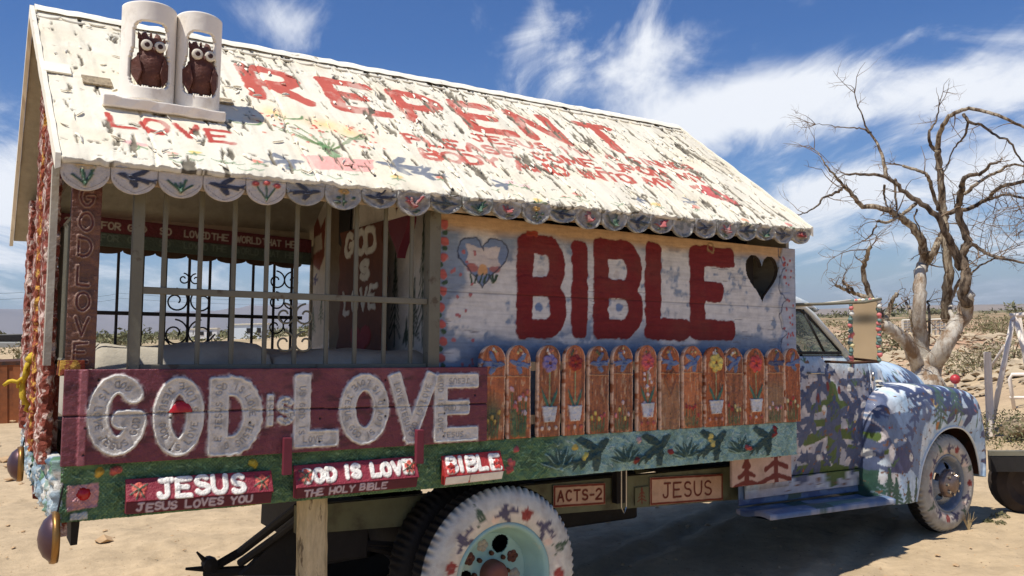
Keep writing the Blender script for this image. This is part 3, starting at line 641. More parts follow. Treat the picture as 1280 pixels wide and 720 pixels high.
# ---- partition wall with hearts, boards and pines
PX = 1.78
pc = Canvas(.13, 2.18, .02, 2.1, .012, (214, 208, 196), warp=.01, seed=31)
pc.dirt(.2, .3)
def pz(x, y): p = XPl(x, y, PX); return float(p[1]), float(p[2])
for px0, col in ((405, (120, 60, 44)), (425, (110, 92, 72)), (440, (92, 78, 62))): pass
P = [pz(*q) for q in ((383, 262), (410, 258), (406, 430), (378, 440))]; pc.poly(P, (196, 186, 168), .004)
P = [pz(*q) for q in ((388, 290), (395, 262), (402, 285), (408, 270), (406, 320), (400, 338), (391, 330))]; pc.poly(P, (124, 66, 50), .002)
P = [pz(*q) for q in ((391, 300), (403, 292), (404, 312), (392, 318))]; pc.poly(P, (196, 182, 160), .002)
for px, py in ((380, 297), (388, 330), (395, 350), (390, 355), (385, 342)): u, v = pz(px, py); pc.bird(u, v, .09, (66, 66, 104), .003)
for px, py in ((382, 400), (392, 410), (402, 395), (385, 420)): u, v = pz(px, py); pc.pine(u, v-.05, .12, .2, (76, 98, 76), .002, .01)
P = [pz(*q) for q in ((412, 255), (430, 255), (430, 440), (412, 440))]; pc.poly(P, (110, 94, 72), .01)
for px, py, w, hh in ((493, 425, .10, .62), (528, 425, .11, .80), (508, 425, .06, .16), (517, 430, .1, .38), (536, 432, .06, .3)):
    u, v = pz(px, 428); pc.pine(u, v-.02, w*1.5, hh, (62, 76, 58), .002, .012, 9)
pc.build('partition_wall', lambda u, v, h: [PX-h+0*u, u, np.minimum(v, 1.20+.772*(np.minimum(u, 2.3-u)+.12))], M['paint_flat'], house, thick=.02, mirror=True)
# clip: partition under the roof slope is hidden by the ceiling; a black sheet standing in for a dark gap and the hanging board
m = MB(); a = pz(428, 260); b = pz(440, 320); m.prism([(PX-.012, a[0], a[1]), (PX-.012, b[0]-.02, a[1]), (PX-.012, b[0]+.02, b[1]), (PX-.012, a[0], b[1]+.1)], (-.01, 0, 0), 0); m.build('black_gap_sheet', M['black'], house)
# ---- rear gable: pillars, crusted trim
pc_b = material('crusted_red_paint', (128, 62, 46), rough=.8, bump=1.2, bscale=22, var=.3, vscale=18, second=(208, 184, 170), sscale=16, sthr=(.50, .58), bdist=.02)
pc_y = material('crusted_flower_paint', (146, 70, 44), rough=.8, bump=1.2, bscale=26, var=.35, vscale=22, second=(206, 160, 70), sscale=24, sthr=(.52, .58), bdist=.02)
def crust_post(pts, wx, wy, name, mat, seed, rough=.012, n=60):
    random.seed(seed); V = []; A, B = np.array(pts[0], float), np.array(pts[1], float)
    for i in range(n+1):
        p = A+(B-A)*i/n
        for q in range(12):
            a = 2*math.pi*q/12; cx = math.copysign(abs(math.cos(a))**.5, math.cos(a)); cy = math.copysign(abs(math.sin(a))**.5, math.sin(a))
            V.append((p[0]+cx*wx/2+random.uniform(-rough, rough)*.5, p[1]+cy*wy/2+random.uniform(-rough, rough)*.6, p[2]+random.uniform(-.004, .004)))
    m = MB(); m.add(V, [(i*12+k, i*12+(k+1) % 12, i*12+12+(k+1) % 12, i*12+12+k) for i in range(n) for k in range(12)]+[tuple(range(12))[::-1], tuple(n*12+k for k in range(12))])
    return m.build(name, mat, house, smooth=False)
crust_post([(-.05, .42, -.02), (-.06, .42, 1.46)], .06, .34, 'corner_pillar', pc_b, 1, .012, 90)
crust_post([(-.05, 1.12, -.02), (-.05, 1.12, 1.85)], .06, .26, 'corner_pillar', pc_b, 2, .014, 90)
crust_post([(-.06, .78, -.02), (-.06, .78, 1.70)], .05, .10, 'corner_pillar', pc_y, 3, .014, 90)
crust_post([(-.03, 2.08, -.02), (-.03, 2.08, 1.35)], .08, .20, 'corner_pillar', pc_b, 4)
m = MB()
m.prism([(-.01, .75, 1.52), (-.01, 1.15, 1.95), (-.01, 1.55, 1.52)], (-.03, 0, 0), 0); m.build('gable_board', pc_y, house)
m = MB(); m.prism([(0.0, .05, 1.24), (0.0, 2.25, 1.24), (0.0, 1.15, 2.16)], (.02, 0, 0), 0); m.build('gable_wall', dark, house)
m = MB().box((-.035, .35, 1.28), (.0, 2.0, 1.42)); m.build('gable_board', pc_b, house)
m = MB().box((-.02, .36, .02), (.0, .98, .40), ); m.build('rear_panel', pc_b, house)
# white corner post and the small side grille on the rear
m = MB().box((-.088, .015, .40), (-.062, .075, 1.215)); m.build('corner_post', M['canvas'], house)
m = MB()
for k in range(6): y = .05+k*.085; m.tube([(-.012, y, .40), (-.012, y, 1.0)], .007, 6)
m.tube([(-.012, .02, 1.0), (-.012, .52, 1.0)], .010, 6); m.tube([(-.012, .02, .42), (-.012, .52, .42)], .010, 6); m.build('side_grille', M['bar'], house)
m = MB().box((-.03, -.005, .36), (.06, .10, .42), .004); m.build('sill_block', pc_y, house)
# ---- carved post GOD LOVE
gp = Canvas(0, .16, 0, .90, .0042, (112, 74, 56), warp=.003, seed=40)
gp.dirt(.6, .06, 4, (74, 50, 40)); gp.c = gp.c*(1-.5*np.clip((gp.V/.9-.75)*4, 0, 1))[..., None]+s2l((98, 36, 34))*(.5*np.clip((gp.V/.9-.75)*4, 0, 1))[..., None]
for k, ch in enumerate('GODLOVE'[::-1]):
    v = .035+k*.12+(.02 if k > 3 else 0)
    for st_ in GLY[ch]: gp.stroke([(.045+a*.07, v+b*.085) for a, b in st_], .026, (134, 104, 88), .006); gp.stroke([(.045+a*.07, v+b*.085) for a, b in st_], .010, (92, 40, 36), -.004)
gp.h += (fbm(gp.U/.05, gp.V/.02, 4, 6)-.5)*.008
p0 = YP(91, 455, 0.02); p1 = YP(96, 234, 0.02)
gp.build('carved_post', lambda u, v, h: [-.012+u*.69, .015-h, .385+v*.87], M['paint'], house, thick=.05)
# ---- iron grilles
def bar_mesh(L, r): mm = MB().tube([(0, 0, 0), (0, 0, L)], r, 6); return mm.mesh('bar')
nb = bar_mesh(.86, .0115)
m = MB(); m.box((.273, .036, .705), (1.634, .064, .735)); m.box((.273, .036, .380), (1.634, .064, .402)); gn = m.build('window_grille', M['bar'], house, bevel=.003)
for x in (.357, .508, .655, .804, .945, 1.10, 1.245, 1.40, 1.547): link('bar', nb, M['bar'], gn, at=(x, .05, .375))
m = MB().box((.225, .03, .372), (.272, .07, 1.20)); m.build('gate_post', M['bar'], house, bevel=.004)
m = MB().box((1.635, .02, .02), (1.70, .085, 1.20)); m.build('gate_post', M['bar'], house, bevel=.004)
fb = bar_mesh(.76, .010)
m = MB(); m.box((.02, 2.175, .675), (1.70, 2.203, .70)); m.box((.02, 2.175, .38), (1.70, 2.203, .40)); gf = m.build('window_grille', M['bardark'], house)
for x in (.46, .611, .755, .906, 1.043, 1.184, 1.34, 1.49, 1.62, .3, .15): link('bar', fb, M['bardark'], gf, at=(x, 2.19, .38))
def spiral(cx, cz, r0, a0, turns, sgn, Y=2.17, rr=.006, k=.75):
    pts = []
    for i in range(34):
        t = i/33; a = a0+sgn*turns*2*math.pi*t; r = r0*(1-k*t); pts.append((cx+r*math.cos(a), Y, cz+r*math.sin(a)))
    return pts
m = MB()
for cx in (.906,):
    for sg in (-1, 1):
        m.tube(spiral(cx+sg*.085, .78, .085, math.pi/2-sg*math.pi*.0, 1.35, sg), .006, 5, cap=False)
        m.tube(spiral(cx+sg*.085, .56, .095, math.pi/2, 1.35, sg), .006, 5, cap=False)
        m.tube([(cx, 2.17, .42), (cx+sg*.10, 2.17, .47), (cx+sg*.18, 2.17, .56)], .006, 5)
        m.tube(spiral(cx+sg*.04, .93, .04, math.pi/2, 1.2, sg), .005, 5, cap=False)
m.build('scrollwork', M['bardark'], gf, smooth=True)
m = MB()
for cx in (1.56,):
    for sg in (-1, 1):
        for cz in (.62, .80, .95): m.tube(spiral(cx+sg*.06, cz, .07, math.pi/2, 1.2, sg), .006, 5, cap=False)
m.build('scrollwork', M['bardark'], gf, smooth=True)
m = MB()
for sg in (-1, 1):
    for cz in (.50, .63): m.tube(spiral(.945+sg*.05, cz, .055, math.pi/2, 1.2, sg, .045), .005, 5, cap=False)
m.build('scrollwork', M['bar'], gn, smooth=True)
m = MB(); m.tube([(.11, 2.17, .42)]+[(.11+.02*i, 2.17, .42+.11*math.sin(i*.6)) for i in range(8)], .01, 5); m.build('scrollwork', M['bardark'], gf)
# ---- far header: scripture board, green board, dark scalloped valance
sb = Canvas(.02, 1.74, 0, .185, .0048, (104, 40, 48), warp=.002, seed=44); sb.h += 0
a_ = sb.V < .085; sb.c[a_] = s2l((78, 92, 80)); sb.c[np.abs(sb.V-.088) < .004] = s2l((60, 40, 36))
sb.text('3', .13, .112, .045, .009, (196, 190, 176), .001)
for wd_, px_, e_ in (('FOR', 127, 0), ('GOD', 160, 0), ('SO', 200, 0), ('LOVED', 231, 0), ('THE', 265, 0), ('WORLD', 296, 0), ('THAT', 329, 0), ('HE', 358, 0)):
    u_ = float(YP(px_, 290, 2.13)[0]); sb.text(wd_, u_, .113, .043, .0085, (200, 194, 180), .001, cw=.60 if len(wd_) > 3 else .72, gap=.20)
    sb.text(wd_, u_, .035, .040, .007, (112, 124, 112), .001, cw=.60 if len(wd_) > 3 else .72, gap=.20)
sb.build('scripture_board', lambda u, v, h: [u, 2.13-h, 1.118+v-(u-.3)*.030], M['paint'], house, thick=.02)
dk = material('dark_valance', (84, 62, 46), rough=.8, var=.3)
m = MB()
for i in range(8):
    x0 = .08+i*.2; 
    P = [(x0, 2.16, 1.15), (x0+.2, 2.16, 1.15)]+[(x0+.1+.1*math.cos(a), 2.16, 1.105-.022*x0-.028*math.sin(a)) for a in np.linspace(0, math.pi, 9)]
    m.prism(P, (0, .012, 0), 0)
m.build('inner_valance', dk, house)
m = MB().box((.0, 2.205, 1.12), (1.75, 2.23, 1.32)); m.build('header_board', M['underside'], house)
# ================================================================== things carried by the house
def on_x(px, py, X0): p = XPl(px, py, X0); return float(p[1]), float(p[2])
# hanging board GOD IS LOVE
HX = 1.66
y0, _ = on_x(478, 350, HX); y1, _ = on_x(424, 350, HX); 
hb = thing('hanging_sign', (HX, (y0+y1)/2, .42), 'brown wavy-edged board lettered GOD IS LOVE standing inside the open porch', 'sign')
c = Canvas(-.5, .5, 0, 1, .0085, (104, 60, 42), warp=.01, seed=51); c.dirt(.4, .2, 4, (70, 44, 34))
for ch, x, y, k in (('G', .02-.38, .80, .2), ('O', -.08, .80, .2), ('D', .16, .80, .2), ('S', .02, .60, .15), ('I', -.16, .60, .15)):
    for st_ in GLY[ch]: c.stroke([(x+a*.20, y+b*k*.8) for a, b in st_], .055, (204, 200, 186), .006)
for i, ch in enumerate('LOVE'):
    for st_ in GLY[ch]: c.stroke([(-.36+i*.20+a*.13, .34+b*.15+i*.012) for a, b in st_], .045, (204, 200, 186), .006)
c.poly(heart(.05, .13, .5, .24), (138, 48, 48), .004)
wv = lambda v: 1+.05*np.sin(v*26)+.03*np.sin(v*11+1)
W_ = (y1-y0)
c.build('board', lambda u, v, h: [HX-h, (y0+y1)/2-u*W_*wv(v), .42+v*.80], M['paint_flat'], hb, thick=.025)
hy, hz = on_x(497, 285, 1.60)
m = MB(); P = heart(0, 0, .26, .30, 40); m.prism([(1.60, hy-a*1.0+.0, hz+b) for a, b in P], (.05, 0, 0), 0)
o = top_box('heart_board', m, M['maroon'], 'small red and white heart-shaped board fixed inside the porch beside the tall brown board', 'heart board', frame=TRUCK)
m = MB(); m.prism([(1.597, hy-a*1.02, hz+b*1.0) for a, b in P if b > .03], (-.006, 0, 0), 0)
oo = link('white_band', m.mesh('white_band', (np.array(o.matrix_world.translation)*0+np.array((TRUCK.inverted()@o.matrix_world.translation)))), M['whitep'], o)
# mattresses
def mattress(x0, x1, y0, y1, z0, z1, label, seed):
    random.seed(seed); nx, ny = 36, 28; V = []; 
    for j in range(ny+1):
        for i in range(nx+1):
            a, b = i/nx, j/ny; e = min(1, min(a, 1-a, b, 1-b)*12); e = math.sqrt(max(0, 1-(1-e)**2))
            x = x0+(x1-x0)*a; y = y0+(y1-y0)*b
            z = z0+(z1-z0)*e+float(fbm(np.array([x/.35+seed]), np.array([y/.3]), 3, seed)[0]-.5)*.10*e
            V.append((x, y, z))
    m = MB(); Fs = [(j*(nx+1)+i, j*(nx+1)+i+1, (j+1)*(nx+1)+i+1, (j+1)*(nx+1)+i) for j in range(ny) for i in range(nx)]
    m.add(V, Fs); b = [i for i in range(nx+1)]+[j*(nx+1)+nx for j in range(1, ny+1)]+[ny*(nx+1)+i for i in range(nx-1, -1, -1)]+[j*(nx+1) for j in range(ny-1, 0, -1)]
    n0 = len(m.v); m.v += [(m.v[k][0], m.v[k][1], z0-.28) for k in b]; L_ = len(b); m.f += [(b[i], b[(i+1) % L_], n0+(i+1) % L_, n0+i) for i in range(L_)]
    return top_box('mattress', m, M['canvas'], label, 'mattress', frame=TRUCK, smooth=True)
mattress(.10, .90, .14, 2.10, .36, .47, 'pale canvas mattress on the rear half of the porch, behind the carved post', 3)
mattress(.88, 1.74, .12, 2.08, .36, .45, 'shaded grey mattress pushed against the painted partition of the porch', 9)
# platform that carries them, porch boards
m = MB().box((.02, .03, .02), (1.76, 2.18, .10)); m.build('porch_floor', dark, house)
# big sign
gs = thing('scripture_sign', (.97, -.03, 0.0), 'long maroon plank sign with thick whitewashed letters GOD IS LOVE', 'sign')
def paint_sign():
    c = Canvas(-.015, 1.955, .0, .384, .0036, (112, 50, 60), warp=.0025, wscale=.02, seed=60)
    U, V = c.U, c.V; c.dirt(.35, .18, 2, (142, 86, 88)); c.speckle(.0012, .02)
    c.c = c.c*(1-.45*np.clip((fbm(U/.10, V/.03, 4, 19)-.58)*6, 0, 1))[..., None]
    sl = (np.abs(V-.196-.004*np.sin(U*3)) < .0035); c.h -= sl*.010; c.c[sl] *= .35
    c.stroke([(.055, -.02), (.055, .40)], .030, (150, 86, 92), .012); 
    def pt(px, py): p = YP(px, py, -.035); return float(p[0]), float(p[2])
    def letter(paths, w, k):
        msk = np.full(U.shape, 9.)
        for P in paths: msk = np.minimum(msk, segdist(np.array(P), c.Uw, c.Vw, 2. if k in (0, 1, 4, 9) else 7.))
        a = np.clip((w/2-msk)/.003+.5, 0, 1); rid = np.clip(1-np.abs(msk-w/2+.007)/.007, 0, 1)
        halo = np.clip(1-(msk-w/2)/.012, 0, 1)*(msk > w/2)*np.clip((fbm(U/.02, V/.02, 3, 5+k)-.5)*6, 0, 1)
        c.c = c.c*(1-halo[..., None]*.8)+s2l((196, 178, 176))*halo[..., None]*.8
        c.c = c.c*(1-a[..., None])+s2l((208, 202, 192))*a[..., None]*(1-.30*np.clip((fbm(U/.03, V/.03, 5, 601)-.48)*5, 0, 1))[..., None]; c.c = c.c*(1-rid[..., None]*.85)+s2l((236, 232, 222))*rid[..., None]*.75
        c.h += a*.007+rid*.006
        # tiny raised words running along the strokes
        words = 'GOD IS LOVE JESUS '; wi = k*5
        for P in paths:
            P = np.array(P); seg = np.hypot(*(P[1:]-P[:-1]).T); tot = seg.sum(); s_ = w*.35
            while s_ < tot-w*.2:
                q = s_; i = 0
                while i < len(seg)-1 and q > seg[i]: q -= seg[i]; i += 1
                d_ = (P[i+1]-P[i])/seg[i]; p_ = P[i]+d_*q; nrm = np.array([-d_[1], d_[0]]); ch = words[wi % len(words)]; wi += 1
                if ch != ' ':
                    for st_ in GLY[ch]: c.stroke([tuple(p_+d_*(a_-.5)*.016+nrm*(b_-.5)*.026) for a_, b_ in st_], .0048, (170, 163, 154), -.005)
                s_ += .025
    def bx(x0, y0, x1, y1): a_ = pt(x0, y1); b_ = pt(x1, y0); return a_[0], a_[1], b_[0], b_[1]
    specs = [('G', (105, 467, 187, 573), .084), ('O', (188, 470, 257, 573), .078), ('D', (258, 470, 329, 571), .088), ('L', (365, 466, 425, 561), .082), ('O', (422, 466, 487, 558), .086), ('V', (484, 465, 546, 556), .074), ('E', (541, 466, 598, 554), .078)]
    shapes = {'G': [arc(.5, .5, .5, .5, 42, 340, 16)+[(.98, .42), (.60, .42)]], 'O': [arc(.5, .5, .5, .5, 0, 360, 22)], 'D': [[(0, 0), (0, 1), (.35, 1)]+arc(.4, .5, .6, .5, 85, -85, 10)+[(0, 0)]],
              'L': [[(0, 1), (0, 0), (1, 0)]], 'V': [[(0, 1), (.45, 0), (1, 1)]], 'E': [[(1, 1), (0, 1), (0, 0), (1, 0)], [(0, .5), (.72, .5)]]}
    for k, (ch, b_, w) in enumerate(specs):
        x0, z0, x1, z1 = bx(*b_); letter([[(x0+w/2+a*(x1-x0-w), z0+w/2+b*(z1-z0-w)) for a, b in P] for P in shapes[ch]], w, k)
    x0, z0, x1, z1 = bx(331, 494, 363, 534)
    letter([[(x0+.02, z1-.01), (x0+.02, z0+.02)]], .034, 8); letter([[(x0+.06+a*.06, z0+.02+b*(z1-z0-.04)) for a, b in P] for P in GLY['S']], .034, 9)
    for px, py in ((124, 475), (106, 535), (104, 569), (213, 522), (212, 562), (312, 528), (400, 523), (480, 500), (481, 520), (482, 475), (555, 517), (594, 494), (554, 545), (399, 552)): a_, b_ = pt(px, py); c.ell(a_, b_, .0065, .0065, (22, 16, 16), -.006, soft=.5)
    return c
sg = paint_sign()
sg.build('sign_board', lambda u, v, h: [u, -.036-h*1.0, v], M['paint'], gs, thick=.03)
for (px, py) in ((359, 547), (524, 537)):
    p = YP(px, py, -.06); m = MB().box((p[0]-.020, -.075, p[2]-.165), (p[0]+.020, -.050, p[2]), .002); m.build('hanger_strap', M['maroon'], gs, bevel=.003)
lp = YP(225, 515, -.03); m = MB().lathe([(.0, -.026), (.026, -.025), (.042, -.020), (.050, -.008), (.050, .01)], (lp[0], -.03, lp[2]), 'y', 24, 0, math.pi); m.build('reflector_lens', M['red'], gs, smooth=True)
# book shaped signs
def book(q_top, q_bot, depth, base_col, words, sub, label, cap, seed, z3off=.045, subcol=(186, 170, 176), page=False):
    (ax, ay), (bx_, by), (cx_, cy) = q_top        # top-left, top-right, bottom-left of the cover
    A = YP(ax, ay, -.03); B = YP(bx_, by, -.03); Cc = YP(cx_, cy, -.03-depth)
    H = A[2]-Cc[2]; L_ = B[0]-A[0]; th = thing('book_sign', (A[0]+L_/2, -.05, A[2]-H-z3off), label, 'sign', 'little book-shaped signs nailed along the green beam')
    c = Canvas(0, L_, 0, H, .0034, base_col, warp=.003, wscale=.02, seed=seed); c.dirt(.3, .06, 3, (160, 60, 70)); c.speckle(.001, .01)
    k = c.text(words, 0, 0, cap, .020, None, 0, cw=.8, gap=.34)
    u0 = (L_-k)/2+.01
    for dx_, dz_ in ((0, 0),): c.text(words, u0, (H-cap)/2, cap, .022, (240, 234, 222), .005, cw=.8, gap=.34, jit=.06)
    c.h += .0
    if 'J' in words or 'L' in words[4:]:
        for uu in (.05, L_-.045): c.flower(uu, H*.5, .030, (210, 96, 78), (232, 120, 84), .004); [c.stroke([(uu, H*.5), (uu+.04*math.cos(a), H*.5+.035*math.sin(a))], .006, (70, 96, 72), .003) for a in (3.6, 4.4, 5.2, .6, 2.4)]
    else:
        for uu, vv in ((.035, H*.35), (L_-.04, H*.35)): c.flower(uu, vv, .026, (206, 70, 60), None, .004)
    def fn(u, v, h): t = 1-v/H; return [A[0]+u, -.03-depth*t-h*.8, A[2]+(B[2]-A[2])*(u/L_)-H*t+h*.4]
    c.build('book_cover', fn, M['paint'], th, thick=.012)
    d = Canvas(0, L_-.01, 0, z3off, .0036, (90, 40, 48) if not page else (226, 220, 210), warp=.002, seed=seed+3)
    if sub: d.text(sub, .04, z3off*.18, z3off*.60, .0085, subcol, .002, cw=.8, gap=.30, jit=.10, rag=.28, slope=.01)
    if page: d.h -= .0; d.stroke([(L_*.4, 0), (L_*.4, z3off)], .005, (150, 120, 110), -.002)
    def fn2(u, v, h): t = 1-v/z3off; return [A[0]+u+.004, -.03-depth*.95+depth*.35*t-h, A[2]+(B[2]-A[2])*(u/L_)-H-.002-z3off*t]
    d.build('book_pages' if page else 'book_spine', fn2, M['paint_flat'], th, thick=.012)
    m = MB(); zA = A[2]
    m.prism([(A[0]+.001, -.028, zA-.004), (A[0]+.001, -.03-depth+.006, zA-H+.004), (A[0]+.001, -.03-depth*.62, zA-H-z3off), (A[0]+.001, -.028, zA-H-z3off)], (L_-.008, 0, B[2]-A[2]), 0); m.build('book_body', M['maroon'] if not page else M['redlamp'], th)
    return th
book([(157, 599), (339, 588), (158, 628)], None, .045, (140, 40, 54), 'JESUS', 'JESUS LOVES YOU', 'weathered red book-shaped sign reading JESUS, nearest the rear of the green beam', .066, 71, .050)
book([(367, 582), (519, 570), (366, 611)], None, .050, (142, 44, 58), 'GOD IS LOVE', 'THE HOLY BIBLE', 'book-shaped sign reading GOD IS LOVE and THE HOLY BIBLE, above the wooden prop post', .050, 75, .048)
book([(552, 570), (625, 563), (551, 597)], None, .050, (166, 44, 42), 'BIBLE', '', 'short bright red book-shaped sign reading BIBLE with white pages, nearest the rear wheel', .062, 79, .042, page=True)
# ---- picket fence
pf = thing('picket_fence', (3.2, -.01, 0.0), 'row of orange wooden pickets painted with birds, tulips and potted flowers below the word BIBLE', 'fence')
PK = [(598, 632, 431, 'bird'), (634, 665, 431, 'birdpink'), (671, 701, 431, 'pot', (140, 124, 168)), (704, 732, 431, 'pot', (150, 44, 36)), (735, 762, 432, 'birdtulip'), (765, 792, 431, 'birdpy'), (796, 822, 431, 'pot', (206, 92, 96)), (825, 851, 432, 'heart'), (853, 879, 432, 'birdred'), (881, 908, 433, 'pot', (222, 200, 104)), (907, 931, 434, 'birdry'), (932, 957, 435, 'pot', (206, 76, 72)), (958, 981, 435, 'birdp'), (981, 1002, 435, 'birdlast')]
for i, pk in enumerate(PK):
    x0 = YP(pk[0], 500, -.012)[0]; x1 = YP(pk[1], 500, -.012)[0]; zt = YP((pk[0]+pk[1])/2, pk[2], -.012)[2]; w = x1-x0-.009; hh = zt-.002; kind = pk[3]; random.seed(200+i)
    bc = random.choice([(186, 108, 66), (172, 94, 54), (194, 116, 70), (162, 98, 62), (178, 96, 50)])
    c = Canvas(-.5*w, .5*w, 0, hh, .0036, bc, warp=.003, wscale=.015, seed=200+i)
    if i in (0,): c.ell(0, hh*.25, w*.6, hh*.3, (92, 96, 66), 0, soft=.8)
    g = fbm(c.U/.008, c.V/.12, 4, 210+i); c.c = c.c*(1-.42*np.clip((g-.48)*5, 0, 1))[..., None]; c.h += (g-.5)*.002
    w2 = fbm(c.U/.012, c.V/.06, 4, 240+i); a = np.clip((w2-.66)*12, 0, 1)*.6; c.c = c.c*(1-a[..., None])+s2l((214, 176, 136))*a[..., None]
    if i in (7, 12): a = np.clip((.62-c.V/hh)*6, 0, 1)*.6; c.c = c.c*(1-a[..., None])+s2l((150, 124, 92))*a[..., None]
    top = hh
    for q in range(5): c.ell(random.uniform(-.03, .03), top-random.uniform(.015, .05), .011, .011, random.choice([(224, 214, 200), (196, 120, 96), (92, 100, 66), (216, 190, 130)]), .004)
    BL = (104, 122, 158)
    if kind.startswith('bird') or kind == 'heart':
        c.bird(0, top-.105, w*.80, BL if i not in (12,) else (80, 84, 110), .0045, random.uniform(-.5, .4), random.choice((-1, 1)))
        if i != 13: c.stroke([(-w/2, top-.165), (w/2, top-.165-random.uniform(0, .006))], .005, (206, 156, 112), .004)
    if kind == 'pot':
        col = pk[4]; c.flower(0, top-.10, w*.33, col, None, .007, 6)
        c.stroke([(0, top-.15), (.003, top-.32)], .008, (160, 168, 120), .003)
        for sgn in (-1, 1): c.poly([(0, .16), (sgn*w*.14, .21), (sgn*w*.36, .27), (sgn*w*.30, .22), (sgn*w*.10, .155)], (66, 112, 92), .005)
        c.poly([(-w*.33, .165), (w*.33, .165), (w*.23, .08), (-w*.23, .08)], (206, 206, 206), .008)
        if i == 6:
            for q in range(16): c.ell(random.uniform(-.03, .03), random.uniform(.05, top-.14), .010, .012, (226, 204, 200), .005)
        for q in range(3): c.ell((q-1)*w*.3, .045, .011, .014, random.choice([(206, 150, 130), (224, 200, 180), (192, 92, 80)]), .005)
    elif kind == 'heart':
        c.stroke([(0, .20), (w*.3, .31), (w*.15, .36), (0, .33), (-w*.15, .36), (-w*.3, .31), (0, .20)], .008, (140, 92, 62), .005)
    else:
        cols = {'bird': [(190, 160, 80)], 'birdpink': [(226, 176, 176), (222, 196, 190), (204, 110, 100)], 'birdtulip': [(222, 196, 96), (206, 96, 90)], 'birdpy': [(226, 206, 110), (216, 130, 130), (230, 200, 190)], 'birdred': [(170, 48, 50), (210, 130, 130), (176, 60, 54)], 'birdry': [(176, 50, 44), (226, 210, 140)], 'birdp': [(210, 124, 120), (220, 190, 180)], 'birdlast': [(196, 60, 56), (224, 210, 150)]}[kind]
        n = 12 if kind == 'birdpink' else 5
        for q in range(n):
            x_ = (-.36+.72*((q*.618) % 1))*w; z_ = random.uniform(.06, .27 if n > 6 else .16)
            c.stroke([(x_*.8, .01), (x_, z_)], .006, (84, 110, 72), .003); c.stroke([(x_*.8-.01, .02), (x_-.008, z_*.6)], .006, (92, 116, 78), .003)
            c.ell(x_, z_+.012, .010, .016, random.choice(cols), .006)
    c.h += (fbm(c.U/.012, c.V/.012, 4, 260+i)-.5)*.005; c.h *= 1.5; b_ = np.clip((fbm(c.U/.03, c.V/.05, 4, 300+i)-.52)*6, 0, 1)[..., None]*.45; c.c = c.c*(1-b_*.6)
    for nz_ in (.09, .38): c.ell(random.uniform(-.01, .01), nz_, .004, .004, (70, 54, 44), .003); e = np.clip((np.abs(c.U)-(w/2-.010))/.006, 0, 1)[..., None]*.75*np.clip((fbm(c.U/.02, c.V/.03, 3, 280+i)[..., None]-.3)*4, 0, 1); c.c = c.c*(1-e)+s2l((236, 200, 168))*e  # nail heads; pale edge highlight painted into the picket colour
    ang = random.uniform(-.018, .018)
    def pk_fn(u, v, h, x=(x0+x1)/2, w=w, hh=hh, ang=ang):
        R_ = w*.5; t = np.clip((v-(hh-R_))/R_, 0, 1); ww = np.sqrt(np.clip(1-t**2, .012, 1)); rounded = np.clip((np.abs(u*2/w)-.86)/.14, 0, 1)**2*.004
        return [x+u*ww+ang*v, -.012-h+rounded, v]
    c.build('picket', pk_fn, M['paint'], pf, thick=.022)
m = MB().box((2.0, .012, .07), (4.47, .035, .12)); m.box((2.0, .012, .36), (4.47, .035, .41)); m.build('fence_rail', M['wood'], pf)
# ---- owls in clay planters standing on the roof ledge
ru, rv = roof_uv(140, 140)
l0 = roof_pt(*roof_uv(133, 133), 0); l1 = roof_pt(*roof_uv(288, 156), 0)
LZ = float(l0[2])+.045; LY = float(l0[1])
pl = thing('roof_ledge', (.40, LY, LZ-.05), 'thick whitewashed ledge board on the roof carrying the two owl planters', 'ledge')
def lerp(a, b, t): return a+(b-a)*t
LX0, LX1 = float(l0[0])+.0, float(l1[0])-.01
m = MB(); n = 14; V = []
for i in range(n+1):
    x = lerp(LX0, LX1, i/n); 
    for dy, dz in ((-.035, -.045), (-.045, .002), (.24, .012), (.24, -.03)): V.append((x, LY+dy+random.uniform(-.004, .004), LZ+dz+random.uniform(-.003, .003)))
m.add(V, [(i*4+k, i*4+(k+1) % 4, i*4+4+(k+1) % 4, i*4+4+k) for i in range(n) for k in range(4)]+[(3, 2, 1, 0), (n*4, n*4+1, n*4+2, n*4+3)]); m.build('ledge_board', M['planter'], pl, bevel=.006)
m = MB().box((LX0+.05, LY+.04, LZ-.06), (LX0+.10, LY+.22, LZ-.01)); m.box((LX1-.10, LY+.04, LZ-.06), (LX1-.05, LY+.22, LZ-.01)); m.build('ledge_support', M['wood'], pl)
